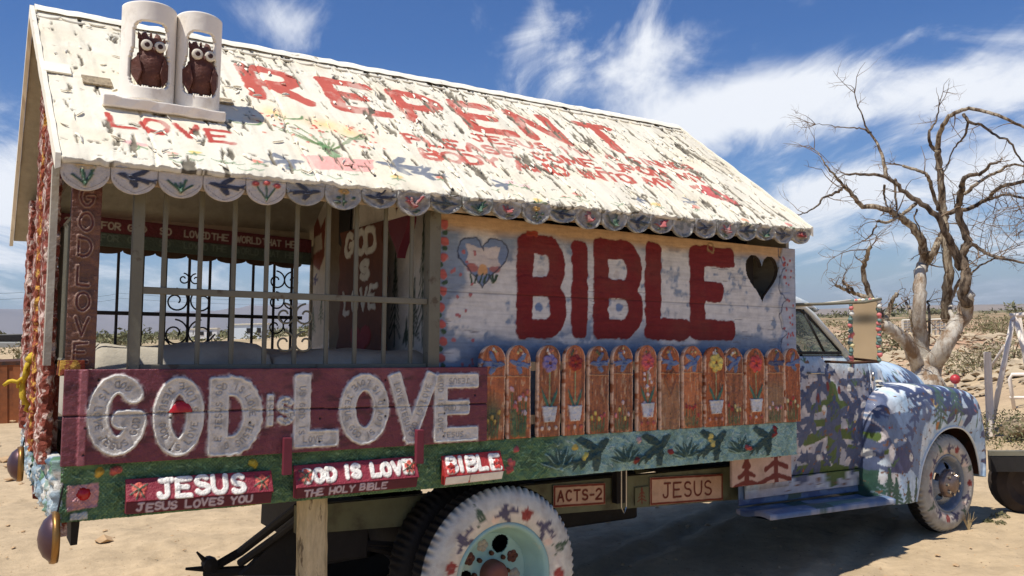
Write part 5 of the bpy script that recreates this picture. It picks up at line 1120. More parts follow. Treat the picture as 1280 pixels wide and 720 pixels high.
# --- wheels
def wheel(x, zc, y0, R_, rimr, paintit, name='wheel', side=1, front=False, tyrew=.21, seed=0):
    """y0: outer face; side=1 faces the viewer (-Y)"""
    root = None
    n = 300; prof = [(rimr-.01, .035), (rimr+.01, .012), (lerp(rimr, R_, .25), .0), (lerp(rimr, R_, .5), -.006), (lerp(rimr, R_, .72), .004), (lerp(rimr, R_, .84), .018), (lerp(rimr, R_, .93), .034), (R_-.004, .052), (R_, .066), (R_, tyrew-.066), (R_-.03, tyrew-.02), (lerp(rimr, R_, .5), tyrew), (rimr, tyrew-.03)]
    pr = []
    for i in range(len(prof)-1):
        kk = 3 if i < 8 else 2
        for q in range(kk): t = q/kk; pr.append((lerp(prof[i][0], prof[i+1][0], t), lerp(prof[i][1], prof[i+1][1], t)))
    pr.append(prof[-1]); pr = np.array(pr); A = np.linspace(0, 2*math.pi, n, endpoint=False)
    Rr = pr[:, 0][:, None]*np.ones(n); Hh = pr[:, 1][:, None]*np.ones(n); fr = (Rr-rimr)/(R_-rimr)
    lug = np.sign(np.sin(A*(72 if not front else 50)+(.6 if seed else 0)))*.5+.5
    notch = np.clip((fr-.80)/.2, 0, 1)*(Hh < tyrew*.5)
    wob_ = .5+.5*fbm(A*9+np.zeros_like(Rr), Rr*4, 3, seed+2)
    Hh = Hh+notch*(1-lug)*.030*wob_+.004*(fbm(A*30+np.zeros_like(Rr), Rr*60, 3, 8)-.5)*(fr > .1); Rr = Rr-np.clip((fr-.90)/.1, 0, 1)*(1-lug)*(.020 if not front else .009)*wob_
    X = x+Rr*np.cos(A); Z = zc+Rr*np.sin(A); Y_ = y0+side*Hh
    base = np.ones(Rr.shape+(3,))*s2l((30, 28, 27))
    if paintit:
        c = Canvas(-R_-.01, R_+.01, -R_-.01, R_+.01, .006, (200, 197, 184) if not front else (166, 162, 150), warp=.004, seed=seed+150); c.dirt(.45, .06, 5, (140, 124, 112))  # front tyre paint darker: shade under the fender put into the colour
        rg_ = np.hypot(c.U, c.V); k_ = np.clip(1-np.abs(rg_-(rimr+(R_-rimr)*.25))/.05, 0, 1)[..., None]*.5; c.c = c.c*(1-k_)+s2l((222, 204, 186))*k_; c.h *= 1
        rm = (rimr+R_)/2-.01
        def at_(deg, rr=rm): return rr*math.cos(rad(deg)), rr*math.sin(rad(deg))
        for k, deg in enumerate(range(20, 380, 24)):
            u, v = at_(deg, rimr+(R_-rimr)*.30); kind = k % 4; s_ = (R_-rimr)*.55
            if kind == 0:
                dv = np.array([math.cos(rad(deg)), math.sin(rad(deg))]); tv = np.array([-dv[1], dv[0]])
                for q in range(4): b_ = np.array([u, v])+dv*q*s_*.2; ww = s_*.28*(1-q*.2); c.stroke([tuple(b_-tv*ww-dv*s_*.1), tuple(b_+dv*s_*.1), tuple(b_+tv*ww-dv*s_*.1)], .010, (74, 92, 72), .002)
                c.stroke([(u, v), tuple(np.array([u, v])+dv*s_*.9)], .008, (74, 92, 72), .002)
            elif kind in (1, 3): c.bird(u, v, s_*1.1, (86, 82, 100), .002, rad(deg+90))
            else: c.flower(u, v, s_*.34, (142, 62, 56), (120, 50, 46), .002); 
            if k % 3 == 0: c.ell(*at_(deg+10, rimr+.03), .03, .02, (222, 196, 176), 0)
        C, _ = samp(c, (Rr*np.cos(A)).ravel(), (Rr*np.sin(A)).ravel()); C = C.reshape(base.shape)
        fm = ((Hh < .07) & (fr < .97)).astype(float)*(1-.0*notch); groove = notch*(1-lug)*.8; C = C*(1-groove[..., None])+s2l((70, 62, 58))*groove[..., None]
        base = base*(1-fm[..., None])+C*fm[..., None]
    V = np.stack([X, Y_, Z], -1).reshape(-1, 3); k_ = len(pr); idx = np.arange(k_*n).reshape(k_, n); nx = np.roll(idx, -1, 1)
    Q = np.stack([idx[:-1], nx[:-1], nx[1:], idx[1:]], -1).reshape(-1, 4)
    if side < 0: Q = Q[:, ::-1]
    # wheel group part = the tyre; rim, hub, nuts are its sub-parts
    ty = link('tyre', np_mesh('tyre', V, Q, base.reshape(-1, 3), rootbase(truck)), M['paint_flat'] if paintit else M['tyrebrown'] if False else M['paint_flat'], truck, True)
    return ty
teal = material('teal_wheel_paint', (142, 178, 172), rough=.5, bump=.3, bscale=20, var=.12, second=(176, 180, 156), sscale=5, sthr=(.55, .7))
def rim(x, zc, y0, r, depth, mat, ty, front=False, seed=0):
    m = MB(); a = 0
    if not front:
        prof = [(r+.012, .022), (r+.004, .006), (r-.012, .004), (r-.025, .02), (r-.03, .06), (r-.05, .10), (r-.07, depth)]
    else:
        prof = [(r+.010, .03), (r, .012), (r-.014, .012), (r-.026, .03), (r-.034, .06), (r-.05, .075)]
    m.lathe(prof, (x, y0, zc), 'y', 64); m.build('rim', mat, ty, smooth=True)
    # disc with hand holes
    R2 = prof[-1][0]; hd = prof[-1][1]; nh = 5 if front else 6; n = 168; rings = 26; V = []; Fs = []
    r_in = .07
    def prof_d(rr):
        t = (rr-r_in)/(R2-r_in)
        return hd-(.05 if front else -.02)*math.sin(math.pi*min(1, max(0, t)))*.8-(.02 if front else 0)*(1-t)
    for i in range(rings+1):
        rr = r_in+(R2-r_in)*i/rings
        for j in range(n): q = 2*math.pi*j/n; V.append((x+rr*math.cos(q), y0+prof_d(rr), zc+rr*math.sin(q)))
    rc_, hr = r_in+(R2-r_in)*.62, (R2-r_in)*(.27 if front else .34)
    for i in range(rings):
        for j in range(n):
            rr = r_in+(R2-r_in)*(i+.5)/rings; q = 2*math.pi*(j+.5)/n; hit = False
            for h_ in range(nh if front else 3):
                qa = 2*math.pi*h_/(nh if front else 3)+(.55+seed if front else 1.18)
                if ((rr*math.cos(q)-rc_*math.cos(qa))**2+(rr*math.sin(q)-rc_*math.sin(qa))**2) < hr*hr: hit = True
            if not hit: Fs.append((i*n+j, i*n+(j+1) % n, (i+1)*n+(j+1) % n, (i+1)*n+j))
    m = MB(); m.v = V; m.f = Fs; o = m.build('wheel_disc', mat, ty, smooth=True); s_ = o.modifiers.new('t', 'SOLIDIFY'); s_.thickness = .006
    # painted roses on the disc, hub, nuts
    if not front:
        for h_ in range(nh):
            qa = 1.18+.72*(1 if h_ % 2 else -1)+2*math.pi*(h_//2)/3; m = MB(); cx, cz = x+rc_*math.cos(qa), zc+rc_*math.sin(qa)
            for k in range(5): a_ = k*1.257; m.lathe([(0, -.010), (.014, -.007), (.02, .002)], (cx+.018*math.cos(a_), y0+prof_d(rc_)-.002, cz+.018*math.sin(a_)), 'y', 10)
            m.build('painted_rose', M['canvas'] if h_ % 2 else M['owl'], ty, smooth=True)
        hubm = material('hub_brown_paint', (118, 74, 62), rough=.6, var=.2); hp = [(.075, hd+.01), (.072, hd-.05), (.060, hd-.075), (.03, hd-.08), (0, hd-.08)]
        MB().lathe(hp, (x, y0, zc), 'y', 28).build('hub', hubm, ty, smooth=True); nr = .105; nn = 8
    else:
        hp = [(.118, hd-.01), (.114, hd-.075), (.100, hd-.095), (.072, hd-.10), (.062, hd-.12), (.035, hd-.13), (0, hd-.13)]
        MB().lathe(hp, (x, y0, zc), 'y', 28).build('hub', material('oily_hub', (120, 104, 96), rough=.35, metal=.6, var=.3, vscale=20, bump=.5), ty, smooth=True); nr = .085; nn = 8
    for k in range(nn):
        q = 2*math.pi*k/nn; m = MB(); cx, cz = x+nr*math.cos(q), zc+nr*math.sin(q); yy = y0+(prof_d(nr) if not front else hd-.095)
        m.lathe([(.0, yy-.02-y0), (.012, yy-.02-y0), (.014, yy-y0+.01)], (cx, y0, cz), 'y', 6); m.build('lug_nut', M['rust'] if not front else M['chrome'], ty)
t1 = wheel(2.10, -.733, -.005, .485, .285, True, seed=1); rim(2.10, -.733, .0, .285, .14, teal, t1, False, .35)
t2 = wheel(2.10, -.733, .26, .49, .285, False, seed=0); 
t2b = wheel(2.10, -.733, 2.32, .485, .285, False, side=-1); t2c = wheel(2.10, -.733, 2.05, .485, .285, False, side=-1)
bluer = material('blue_grey_rim', (112, 122, 134), rough=.4, metal=.2, var=.15, second=(170, 164, 156), sscale=6, sthr=(.5, .7))
t3 = wheel(6.51, -.600, .135, .405, .235, True, front=True, tyrew=.19, seed=4); rim(6.51, -.600, .14, .235, .08, bluer, t3, True, .9)
t4 = wheel(6.51, -.600, 2.16, .405, .235, False, front=True, tyrew=.19, side=-1)
for (yy, s_) in ((2.25, 1), (.4, 1)):
    m = MB().lathe([(.285, 0), (.27, .04), (.1, .05), (0, .03)], (2.10, yy-.05, -.733), 'y', 32); m.build('wheel_disc', M['black'], truck, smooth=True)
# --- cab side: door with belt moulding, bulge and rounded lower corners
def side_y(x, z):                                # side of the cab bulges outward
    return .315-.045*np.cos(np.clip((z-.02)/.48, -1, 1)*1.3)+.03*np.clip((z-.30)/.15, 0, 1)**2+.02*np.clip((x-5.5)/.4, 0, 1)
def door_panel():
    nu, nv = 170, 170; a = np.linspace(0, 1, nu); b = np.linspace(0, 1, nv); A, B = np.meshgrid(a, b)
    z = -.43+.87*B; x0 = 4.735; x1 = 5.705-.09*np.clip((.18-B)/.18, 0, 1)**2
    X = x0+(x1-x0)*A; Y_ = side_y(X, z); _, H = samp(BC, X.ravel(), z.ravel()); Y_ = Y_-H.reshape(X.shape)
    e = np.minimum(np.minimum(A, 1-A)*nu*.02, B*nv*.02); Y_ = Y_-.006+.018*np.exp(-e*5)
    return np.stack([X, Y_, z], -1)
grid_obj('door', door_panel(), M['car'], truck, thick=.02)
door = [o for o in truck.children if o.name.startswith('door')][0]
hd = MB(); p = YP(1018, 466, .25); hd.tube([(p[0]-.05, .27, p[2]), (p[0]-.05, .24, p[2]), (p[0]+.09, .235, p[2]-.005)], .009, 7); hd.build('handle', M['chrome'], door, smooth=True)
def quadpanel(name, x0, x1, z0, z1, off=0., n=30, mat=None):
    A, B = np.meshgrid(np.linspace(0, 1, n), np.linspace(0, 1, n)); X = x0+(x1-x0)*A; z = z0+(z1-z0)*B
    return grid_obj(name, np.stack([X, side_y(X, z)+off, z], -1), mat or M['car'], truck, thick=.01)
for zz_ in (-.25, .28): MB().tube([(5.705, .272, zz_-.035), (5.705, .272, zz_+.035)], .010, 7).build('hinge', M['chrome'], door, smooth=True)
quadpanel('cab_side', 4.28, 4.727, -.50, .44); quadpanel('cab_side', 4.28, 5.72, -.56, -.437, .01)
# brown panel with pines behind the running board
bp = Canvas(0, .60, 0, .24, .006, (196, 166, 150), warp=.008, seed=160); bp.dirt(.3, .1)
for u, w_, h_ in ((.14, .26, .26), (.44, .40, .34)): bp.pine(u, -.05, w_, h_, (112, 52, 44), .001, .034, 3)
p = YP(915, 570, .2); bp.build('cab_corner_panel', lambda u, v, h: [p[0]+u, .2-h, -.44+v], M['paint_flat'], truck, thick=.02)
# cowl side
A, B = np.meshgrid(np.linspace(0, 1, 30), np.linspace(0, 1, 50)); X = 5.715+.30*A; z = -.62+1.05*B-.03*A
Y_ = side_y(X, z)+.10*A*np.clip((z+.1)/.4, 0, 1)+.12*np.clip((z-.30)/.12, 0, 1)**2*A
cowl = grid_obj('cowl_side', np.stack([X, Y_, z], -1), M['car'], truck, thick=.01)
for k in range(9):
    z = .245-k*.030; m = MB(); xx = 5.79+k*.006
    yy = float(side_y(np.array([xx+.05]), np.array([z]))[0])-.004+.035*np.clip((z+.1)/.4, 0, 1)
    m.add([(xx, yy-.02, z+.008), (xx+.10, yy+.008, z+.006), (xx+.10, yy-.012, z-.010), (xx, yy-.04, z-.008), (xx, yy+.01, z-.010), (xx+.10, yy+.03, z-.012)], [(0, 1, 2, 3), (3, 2, 5, 4), (0, 3, 4), (1, 5, 2), (0, 4, 5, 1)]); m.build('louver', M['whitep'], cowl)
# running board and apron
c = Canvas(4.22, 5.62, 0, .30, .008, (96, 116, 144), warp=.01, seed=170); a = np.clip((fbm(c.U/.2, c.V/.1, 4, 3)-.52)*8, 0, 1); c.c = c.c*(1-a[..., None])+s2l((150, 152, 160))*a[..., None]; c.poly([(4.7, 0), (4.9, 0), (4.9, .3), (4.7, .3)], (74, 96, 86), .001); c.poly([(4.9, .02), (5.3, .04), (5.3, .16), (4.9, .14)], (96, 128, 118), .001)
c.build('running_board', lambda u, v, h: [u, .045+v, -.625+h+.012*np.sin(v*20)+.10*np.clip((u-5.45)/.2, 0, 1)**2*0-.012*(u-4.9)], M['car'], truck, thick=.035)
ap = Canvas(4.24, 5.70, 0, .17, .01, (104, 124, 150), seed=171, warp=.01); a = np.clip((fbm(ap.U/.15, ap.V/.08, 4, 9)-.5)*8, 0, 1); ap.c = ap.c*(1-a[..., None])+s2l((72, 88, 122))*a[..., None]; ap.poly([(4.75, 0), (4.9, 0), (4.92, .2), (4.77, .2)], (72, 92, 80), 0)
ap.build('running_board_apron', lambda u, v, h: [u, .335-h, -.61+v-.006*(u-4.9)], M['car'], truck, thick=.01)
# --- cab greenhouse
def frame_bar(pts, r, mat, name='window_frame', par=None, n=8): return MB().tube(pts, r, n).build(name, mat, par or truck, smooth=True)
WZ0, WZ1 = .455, .815
wl = lambda x, z: (x, .315+.10*(z-WZ0)/.36, z)
roofn = (4.30, 5.16)
chalk = material('cab_roof_paint', (214, 218, 214), rough=.45, var=.1, bump=.3, second=(170, 186, 196), sscale=5, sthr=(.55, .7))
# roof dome: superellipse sections across, rounded fore and aft
nu, nv = 48, 36; P = np.zeros((nv, nu, 3))
for j in range(nv):
    t = j/(nv-1); x = 4.22+1.06*t
    top = .835+.165*(1-abs(2*t-1)**2.6)**.6-.05*t
    for i in range(nu):
        a = math.pi*i/(nu-1); cy = math.copysign(abs(math.cos(a))**.5, math.cos(a)); sz = abs(math.sin(a))**.55
        hw = .755-.06*t**3
        P[j, i] = (x, YC-hw*cy, .815+(top-.815)*sz)
grid_obj('cab_roof', P, chalk, truck, const((214, 218, 214)), flip=True, thick=.02)
for s_ in (1, -1):
    f = (lambda p: p) if s_ == 1 else (lambda p: (p[0], 2*YC-p[1], p[2]))
    frame_bar([f(wl(4.30, WZ1)), f(wl(5.05, WZ1)), f(wl(5.13, WZ1-.05)), f(wl(5.43, WZ0-.01))], [.020, .022, .024, .030], chalk, 'window_pillar')
    m = MB(); 
    m.tube([f(wl(4.33, WZ1-.022)), f(wl(5.00, WZ1-.022)), f(wl(5.07, WZ1-.06)), f(wl(5.365, WZ0+.012)), f(wl(4.33, WZ0+.008))], .012, 6); m.build('window_rubber', M['rubberseal'], truck)
    frame_bar([f(wl(5.035, WZ1-.022)), f(wl(5.17, WZ0+.01))], .011, M['rubberseal'], 'vent_divider')
    m = MB(); G_ = [f(wl(4.33, WZ0)), f(wl(5.16, WZ0)), f(wl(5.03, WZ1-.02)), f(wl(4.33, WZ1-.02))]; m.add(G_, [(0, 1, 2, 3)]); m.build('window_glass', M['glass'], truck)
    m = MB(); G_ = [f(wl(5.18, WZ0)), f(wl(5.36, WZ0)), f(wl(5.07, WZ1-.06)), f(wl(5.045, WZ1-.03))]; m.add(G_, [(0, 1, 2, 3)]); m.build('vent_glass', M['glass'], truck)
    frame_bar([f((5.43, .36, .445)), f((5.62, .62, .43)), f((5.70, YC, .43))], .022, M['rubberseal'], 'windscreen_seal')
    frame_bar([f((5.10, .43, .83)), f((5.17, .62, .845)), f((5.20, YC, .85))], .022, chalk, 'windscreen_header')
m = MB(); m.add([(5.43, .37, .445), (5.70, YC, .44), (5.20, YC, .84), (5.11, .44, .82)], [(0, 1, 2, 3)]); m.add([(5.70, YC, .44), (5.43, 2*YC-.37, .445), (5.11, 2*YC-.44, .82), (5.20, YC, .84)], [(0, 1, 2, 3)]); m.build('windscreen', M['glass'], truck)
m = MB().box((4.30, .42, -.3), (4.34, 1.88, .82)); m.build('cab_back', M['black'], truck)
m = MB().box((4.40, .45, -.2), (4.62, 1.85, .42), .01); m.box((4.40, .45, -.25), (4.95, 1.85, -.05), .01); m.build('bench_seat', M['rust'], truck, bevel=.03)
frame_bar([(5.2+.17*math.cos(a)*.35, .75+.19*math.sin(a), .38+.17*math.cos(a)) for a in np.linspace(0, 2*math.pi, 20)], .012, M['black'], 'steering_wheel')
m = MB().box((4.34, .36, -.50), (5.7, 1.94, -.46)); m.build('cab_floor', M['black'], truck)
m = MB().box((4.28, 1.975, -.50), (5.9, 1.995, .44)); m.build('cab_side', M['car'] if False else chalk, truck)
m = MB(); m.prism([(5.42, .36, .43), (5.70, .45, .41), (5.76, YC, .42), (5.70, 1.85, .41), (5.42, 1.94, .43)], (0, 0, -.02), 0); m.build('cowl_top', chalk, truck)
# --- hood
nx_, na = 230, 130; P = np.zeros((nx_, na, 3)); hx = catmull([(5.70, .70, .44), (6.2, .655, .435), (6.7, .56, .41), (7.05, .47, .365), (7.3, .39, .29), (7.46, .30, .18), (7.54, .18, .02), (7.56, .12, -.1)], nx_)
for j in range(nx_):
    x, hw, zt = hx[j]; zb = -.15
    for i in range(na):
        a = math.pi*i/(na-1); cy = math.copysign(abs(math.cos(a))**.62, math.cos(a)); sz = abs(math.sin(a))**.75
        P[j, i] = (x, YC-hw*cy, zb+(zt-zb)*sz)
def hood_col(f):
    z2 = np.clip(f[:, 2]-.35*np.maximum(f[:, 1]-.75, 0), -.79, 1.0); C, _ = samp(BC, f[:, 0], z2); return C
grid_obj('hood', P, M['car'], truck, hood_col, flip=True)
m = MB(); m.tube([(hx[j][0], YC, hx[j][2]+.008) for j in range(0, 210, 12)], .010, 6); m.build('hood_moulding', M['chrome'], truck, smooth=True)
# --- fenders
O_ = [(5.60, -.69), (5.57, -.35), (5.58, .00), (5.74, .155), (6.09, .205), (6.62, .180), (6.96, .105), (7.10, -.10), (7.105, -.36), (7.05, -.59)]
A_ = [(6.01, -.70), (6.05, -.58), (6.10, -.43), (6.20, -.29), (6.35, -.18), (6.53, -.14), (6.72, -.17), (6.87, -.29), (6.95, -.44), (6.98, -.57)]
nt_ = 380; Oc = catmull(O_, nt_); Ac = catmull(A_, nt_); rows = []
for s_ in np.linspace(0, 1, 130):
    if s_ < .3: e = -.04*(s_/.3)*(1-s_/.3); y = lerp(.66, .27, s_/.3); 
    elif s_ < .6: th = (s_-.3)/.3*math.pi/2; e = .17*(1-math.cos(th)); y = .27-.14*math.sin(th)
    else: q = (s_-.6)/.4; e = lerp(.17, 1, q); y = .13-.03*math.sin(math.pi*q)+.01*q
    pt = Oc*(1-e)+Ac*e
    nose = np.clip((pt[:, 0]-6.8)/.3, 0, 1)**2*.07
    rows.append(np.stack([pt[:, 0], y+nose*(1-.5*s_), pt[:, 1]], -1))
FP = np.array(rows)
def fend_col(f): z2 = f[:, 2]-.25*np.maximum(f[:, 1]-.25, 0); C, _ = samp(BC, f[:, 0], z2); return C
grid_obj('fender', FP, M['car'], truck, fend_col, thick=.012); grid_obj('fender', FP, M['car'], truck, fend_col, mirror=True, thick=.012)
m = MB().tube([(p[0], .125+.035*np.clip((p[0]-6.8)/.3, 0, 1), p[1]) for p in Ac[::9]], .010, 6, cap=False); m.build('arch_lip', chalk, truck, smooth=True)
m = MB(); V = []; 
for i in range(0, nt_, 11):
    for y in (.15, .66): V.append((Ac[i][0]*.6+Oc[i][0]*.4, y, Ac[i][1]*.6+Oc[i][1]*.4))
k = len(V)//2; m.add(V, [(2*i, 2*i+1, 2*i+3, 2*i+2) for i in range(k-1)]); m.build('wheel_well', M['rust'], truck, smooth=True)
m = MB().box((5.75, .66, -.65), (7.0, .69, .10)); m.build('wheel_well', M['rust'], truck)
# red lamp on the fender
p = YP(1194, 474, .34); pr_ = .042
lamp = MB().lathe([(pr_*math.cos(a), pr_*math.sin(a)) for a in np.linspace(-math.pi/2, math.pi/2, 14)], tuple(p), 'z', 24).build('marker_lamp', M['redlamp'], truck, smooth=True)
MB().tube([(p[0], p[1], p[2]-.10), (p[0], p[1], p[2]-.035)], .012, 8).build('lamp_stalk', M['whitep'], lamp, smooth=True)
# headlight (on the far side of the fender's nose), grille bars, bumper
for yy in (.42, 1.88):
    h_ = MB().lathe([(0, .045), (.06, .04), (.095, .02), (.10, 0), (.11, -.02), (.10, -.10)], (7.02, yy, -.05), 'x', 24); h_.build('headlight', M['chrome'], truck, smooth=True)
for k in range(5): MB().box((7.20, .62, -.50+k*.085), (7.24, 1.68, -.455+k*.085)).build('grille_bar', M['chrome'], truck)
MB().box((7.22, .36, -.58), (7.28, 1.94, -.44)).build('front_bumper', M['black'], truck, bevel=.01)
# --- mirror in its beaded frame
mo = YP(1081, 414, .06); mn = unit(np.array([-.80, -.56, -.16]))
def mp(x, y):
    r = RT@ray(x, y); return CT+r*((mn@(mo-CT))/(mn@r))
c0 = mp(1064, 376); c1 = mp(1099, 374); c2 = mp(1099, 452); c3 = mp(1064, 455)
bead = [material('bead_'+n_, c_, rough=.5, var=.2, bump=.5) for n_, c_ in (('teal', (104, 128, 122)), ('pink', (206, 120, 116)), ('cream', (214, 200, 150)), ('white', (214, 212, 204)))]
mf = MB().tube([tuple(c0), tuple(c1)], .010, 6).build('mirror_frame', M['whitep'], truck, smooth=True)
bm_ = MB().lathe([(.0131*math.cos(a), .0131*math.sin(a)) for a in np.linspace(-math.pi/2, math.pi/2, 6)], (0, 0, 0), 'z', 8)
bmesh_l = []
for i_, mt in enumerate(bead): me_ = bm_.mesh('bead'); me_.materials.append(mt); me_.shade_smooth(); bmesh_l.append(me_)
for a, b in ((c0, c3), (c1, c2)):
    MB().tube([tuple(a), tuple(b)], .009, 6).build('frame_post', M['bar'], mf)
    for k in range(22):
        q = a+(b-a)*(k+.5)/22; me_ = bmesh_l[random.choice([0, 0, 0, 1, 2, 3])]; o = link('bead', me_, None, mf, at=(q[0]+random.uniform(-.008, .004), q[1]+random.uniform(-.008, .008), q[2])); s_ = random.uniform(.9, 1.6); o.scale = (s_, s_, s_)
for k in range(8): q = c0+(c1-c0)*(k+.5)/8; o = link('bead', bmesh_l[k % 4], None, mf, at=(q[0]-.004, q[1], q[2]))
mirm = material('mirror_face', (206, 200, 190), rough=.06, metal=1., bump=0, var=0)
mc = (c0+c1+c2+c3)/4; m = MB(); e = .012; lean = .10
m.add([(c0[0]+e, c0[1], c0[2]-.01), (c1[0]+e-.03, c1[1], c1[2]-.01), (c2[0]+e-.03+lean*0, c2[1], c2[2]), (c3[0]+e, c3[1], c3[2])], [(0, 1, 2, 3)])
w_ = np.array(c1-c0); 
m = MB(); m.prism([tuple(c0-mn*.004), tuple(c1-mn*.004), tuple(c2-mn*.004), tuple(c3-mn*.004)], -mn*.006, 0); m.build('mirror_glass', mirm, truck)
ar = YP(993, 379, .30); frame_bar([(4.75, .36, .82), (5.0, .20, .83), (5.25, .02, .845), tuple(c1+np.array([0, -.02, .002]))], .011, M['bar'], 'mirror_arm'); frame_bar([(5.15, .30, .40), (5.22, .1, .395), tuple(c2)], .010, M['rust'], 'mirror_arm')
frame_bar([(4.78, .345, .80), tuple(c0+np.array([0, 0, .004]))], .008, M['whitep'], 'mirror_arm')
# ---- tow bar lying under the tail
tb = thing('tow_bar', tuple(YP(300, 690, 1.3)), 'black folding tow bar with forked end hanging under the tail of the truck', 'tow bar')
q = lambda x, y, Y0=1.3: tuple(float(v) for v in YP(x, y, Y0))
MB().tube([q(262, 712), q(300, 690), q(372, 634, .8)], .026, 8).build('drag_arm', M['black'], tb)
MB().tube([q(300, 704, 1.2), q(345, 672, 1.0), q(380, 645, .7)], .024, 8).build('drag_arm', M['black'], tb)
MB().tube([q(255, 716, 1.35), q(330, 712, 1.2), q(460, 690, .7)], .03, 8).build('drag_arm', M['black'], tb)
MB().tube([q(246, 690, 1.3), q(260, 705, 1.3)], [.006, .022], 6).build('fork', M['black'], tb); MB().tube([q(232, 711, 1.3), q(260, 711, 1.3)], [.008, .02], 6).build('fork', M['black'], tb)
MB().lathe([(0, -.05), (.04, -.04), (.045, 0), (.04, .04), (0, .05)], q(262, 705, 1.3), 'y', 14).build('pivot', M['black'], tb)
m = MB().prism([q(300, 720, 1.1), q(372, 650, 1.0), q(372, 720, 1.0)], (0, .05, 0), 0); m.build('gusset_plate', M['black'], tb)
# ================================================================== ground, far land, tree, bits in the yard (world axes)
def terr(x, y):
    x = np.asarray(x, float); y = np.asarray(y, float); d = np.hypot(x, y)
    az = np.degrees(np.arctan2(x, y))
    z = (fbm(x/1.7, y/1.7, 4, 300)-.5)*.07*np.clip(d/4, .3, 1)+(fbm(x/9, y/9, 3, 301)-.5)*.25*np.clip((d-9)/20, 0, 1)
    # rubble berm to the right behind the tree
    r_ = np.exp(-((d-24-3*np.sin(az/3))/5.)**2)*np.clip((az-12)/6, 0, 1)*np.clip((46-az)/8, 0, 1)
    z = z+r_*(.55+.4*(fbm(x/2.2, y/2.2, 4, 305)-.4))
    r2 = np.exp(-((d-44)/9.)**2)*np.clip((az-8)/8, 0, 1); z = z+r2*(.6+.7*(fbm(x/6, y/6, 3, 307)-.5))
    # low banks to the left
    r3 = np.exp(-((d-62)/9.)**2)*np.clip((-22-az)/6, 0, 1); z = z+r3*1.0*(.6+fbm(x/5, y/5, 3, 309))
    r4 = np.exp(-((d-120)/26.)**2)*np.clip((az+20)/8, 0, 1)*np.clip((8-az)/5, 0, 1); z = z+r4*.9*(.4+fbm(x/14, y/14, 3, 310))
    z = z+np.clip((d-250)/1500, 0, 1)*(fbm(x/300, y/300, 3, 311)-.55)*4
    return z*np.clip((d-1.5)/3, 0, 1)
rr = np.concatenate([np.linspace(.3, 14, 190), np.geomspace(14.1, 70, 130), np.geomspace(72, 9000, 90)])
aa = np.radians(np.concatenate([np.linspace(-180, -50, 60, endpoint=False), np.linspace(-50, 55, 560, endpoint=False), np.linspace(55, 180, 60)]))
RR, AA = np.meshgrid(rr, aa); X = RR*np.sin(AA); Y_ = RR*np.cos(AA); Z = terr(X, Y_)
Z = Z+(fbm(X/.25, Y_/.25, 4, 320)-.5)*.05*np.clip((16-RR)/6, 0, 1)*np.clip((RR-1)/2, 0, 1)
for off in (-2.6, -1.2, 2.9, 4.4):                # wheel ruts passing beside the truck
    q = (X*.84-Y_*.54)-off*1.0+.25*np.sin((X*.54+Y_*.84)*.35); lug_ = .5+.5*np.sin((X*.54+Y_*.84)*2*math.pi/.12)
    Z = Z+(-.030*np.exp(-(q/.10)**2)+.016*np.exp(-((np.abs(q)-.19)/.07)**2)+.008*lug_*np.exp(-(q/.09)**2))*np.clip((20-RR)/6, 0, 1)*np.clip((RR-1)/2, 0, 1)
rs_ = np.random.RandomState(4)                    # footprints and pits
for _ in range(260):
    a_ = rs_.uniform(-.75, .75); d_ = rs_.uniform(4, 13); cx_, cy_ = d_*math.sin(a_), d_*math.cos(a_); m_ = (np.abs(X-cx_) < .4) & (np.abs(Y_-cy_) < .4); dd = np.hypot((X[m_]-cx_)/rs_.uniform(.06, .13), (Y_[m_]-cy_)/rs_.uniform(.08, .18)); Z[m_] += -.022*np.exp(-dd**2)+.010*np.exp(-((dd-1.5)/.5)**2)
idx = np.arange(X.size).reshape(X.shape); Q = np.stack([idx[:-1, :-1], idx[:-1, 1:], idx[1:, 1:], idx[1:, :-1]], -1).reshape(-1, 4)
V = np.stack([X, Y_, Z], -1).reshape(-1, 3)
D = np.hypot(X, Y_).ravel(); az = np.degrees(np.arctan2(X, Y_)).ravel(); f1 = fbm(V[:, 0]/3, V[:, 1]/3, 4, 330)
sand = s2l((186, 164, 132)); tan = s2l((168, 142, 110)); pink = s2l((178, 144, 116)); scrub = s2l((110, 104, 72)); pale = s2l((222, 202, 170))
C = sand*(1-f1[:, None]*.25)+tan*f1[:, None]*.25
t = np.clip((D-14)/10, 0, 1)*np.clip((az+5)/20, 0, 1); t = t*np.clip((fbm(V[:, 0]/4, V[:, 1]/4, 3, 331)-.3)*3, 0, 1); C = C*(1-t[:, None])+pink*t[:, None]
t = np.clip((D-90)/160, 0, 1)*np.clip((fbm(V[:, 0]/25, V[:, 1]/25, 4, 333)-.35)*4, 0, 1); C = C*(1-t[:, None])+scrub*t[:, None]
t = np.clip((D-400)/500, 0, 1)*.6; C = C*(1-t[:, None])+scrub*t[:, None]
sandm = bpy.data.materials.new('desert_sand'); sandm.use_nodes = True; nt = sandm.node_tree; N = nt.nodes; L = nt.links; bs = N['Principled BSDF']; bs.inputs['Roughness'].default_value = .95; bs.inputs['Specular IOR Level'].default_value = .1
tc = N.new('ShaderNodeTexCoord'); at = N.new('ShaderNodeAttribute'); at.attribute_name = 'Col'
def nz(sc, det=8, ro=.65):
    n = N.new('ShaderNodeTexNoise'); L.new(tc.outputs['Object'], n.inputs['Vector']); n.inputs['Scale'].default_value = sc; n.inputs['Detail'].default_value = det; n.inputs['Roughness'].default_value = ro; return n.outputs[0]
n1 = nz(2.2); n2 = nz(45, 4); n3 = nz(.7, 5); n4 = nz(9, 8, .7)
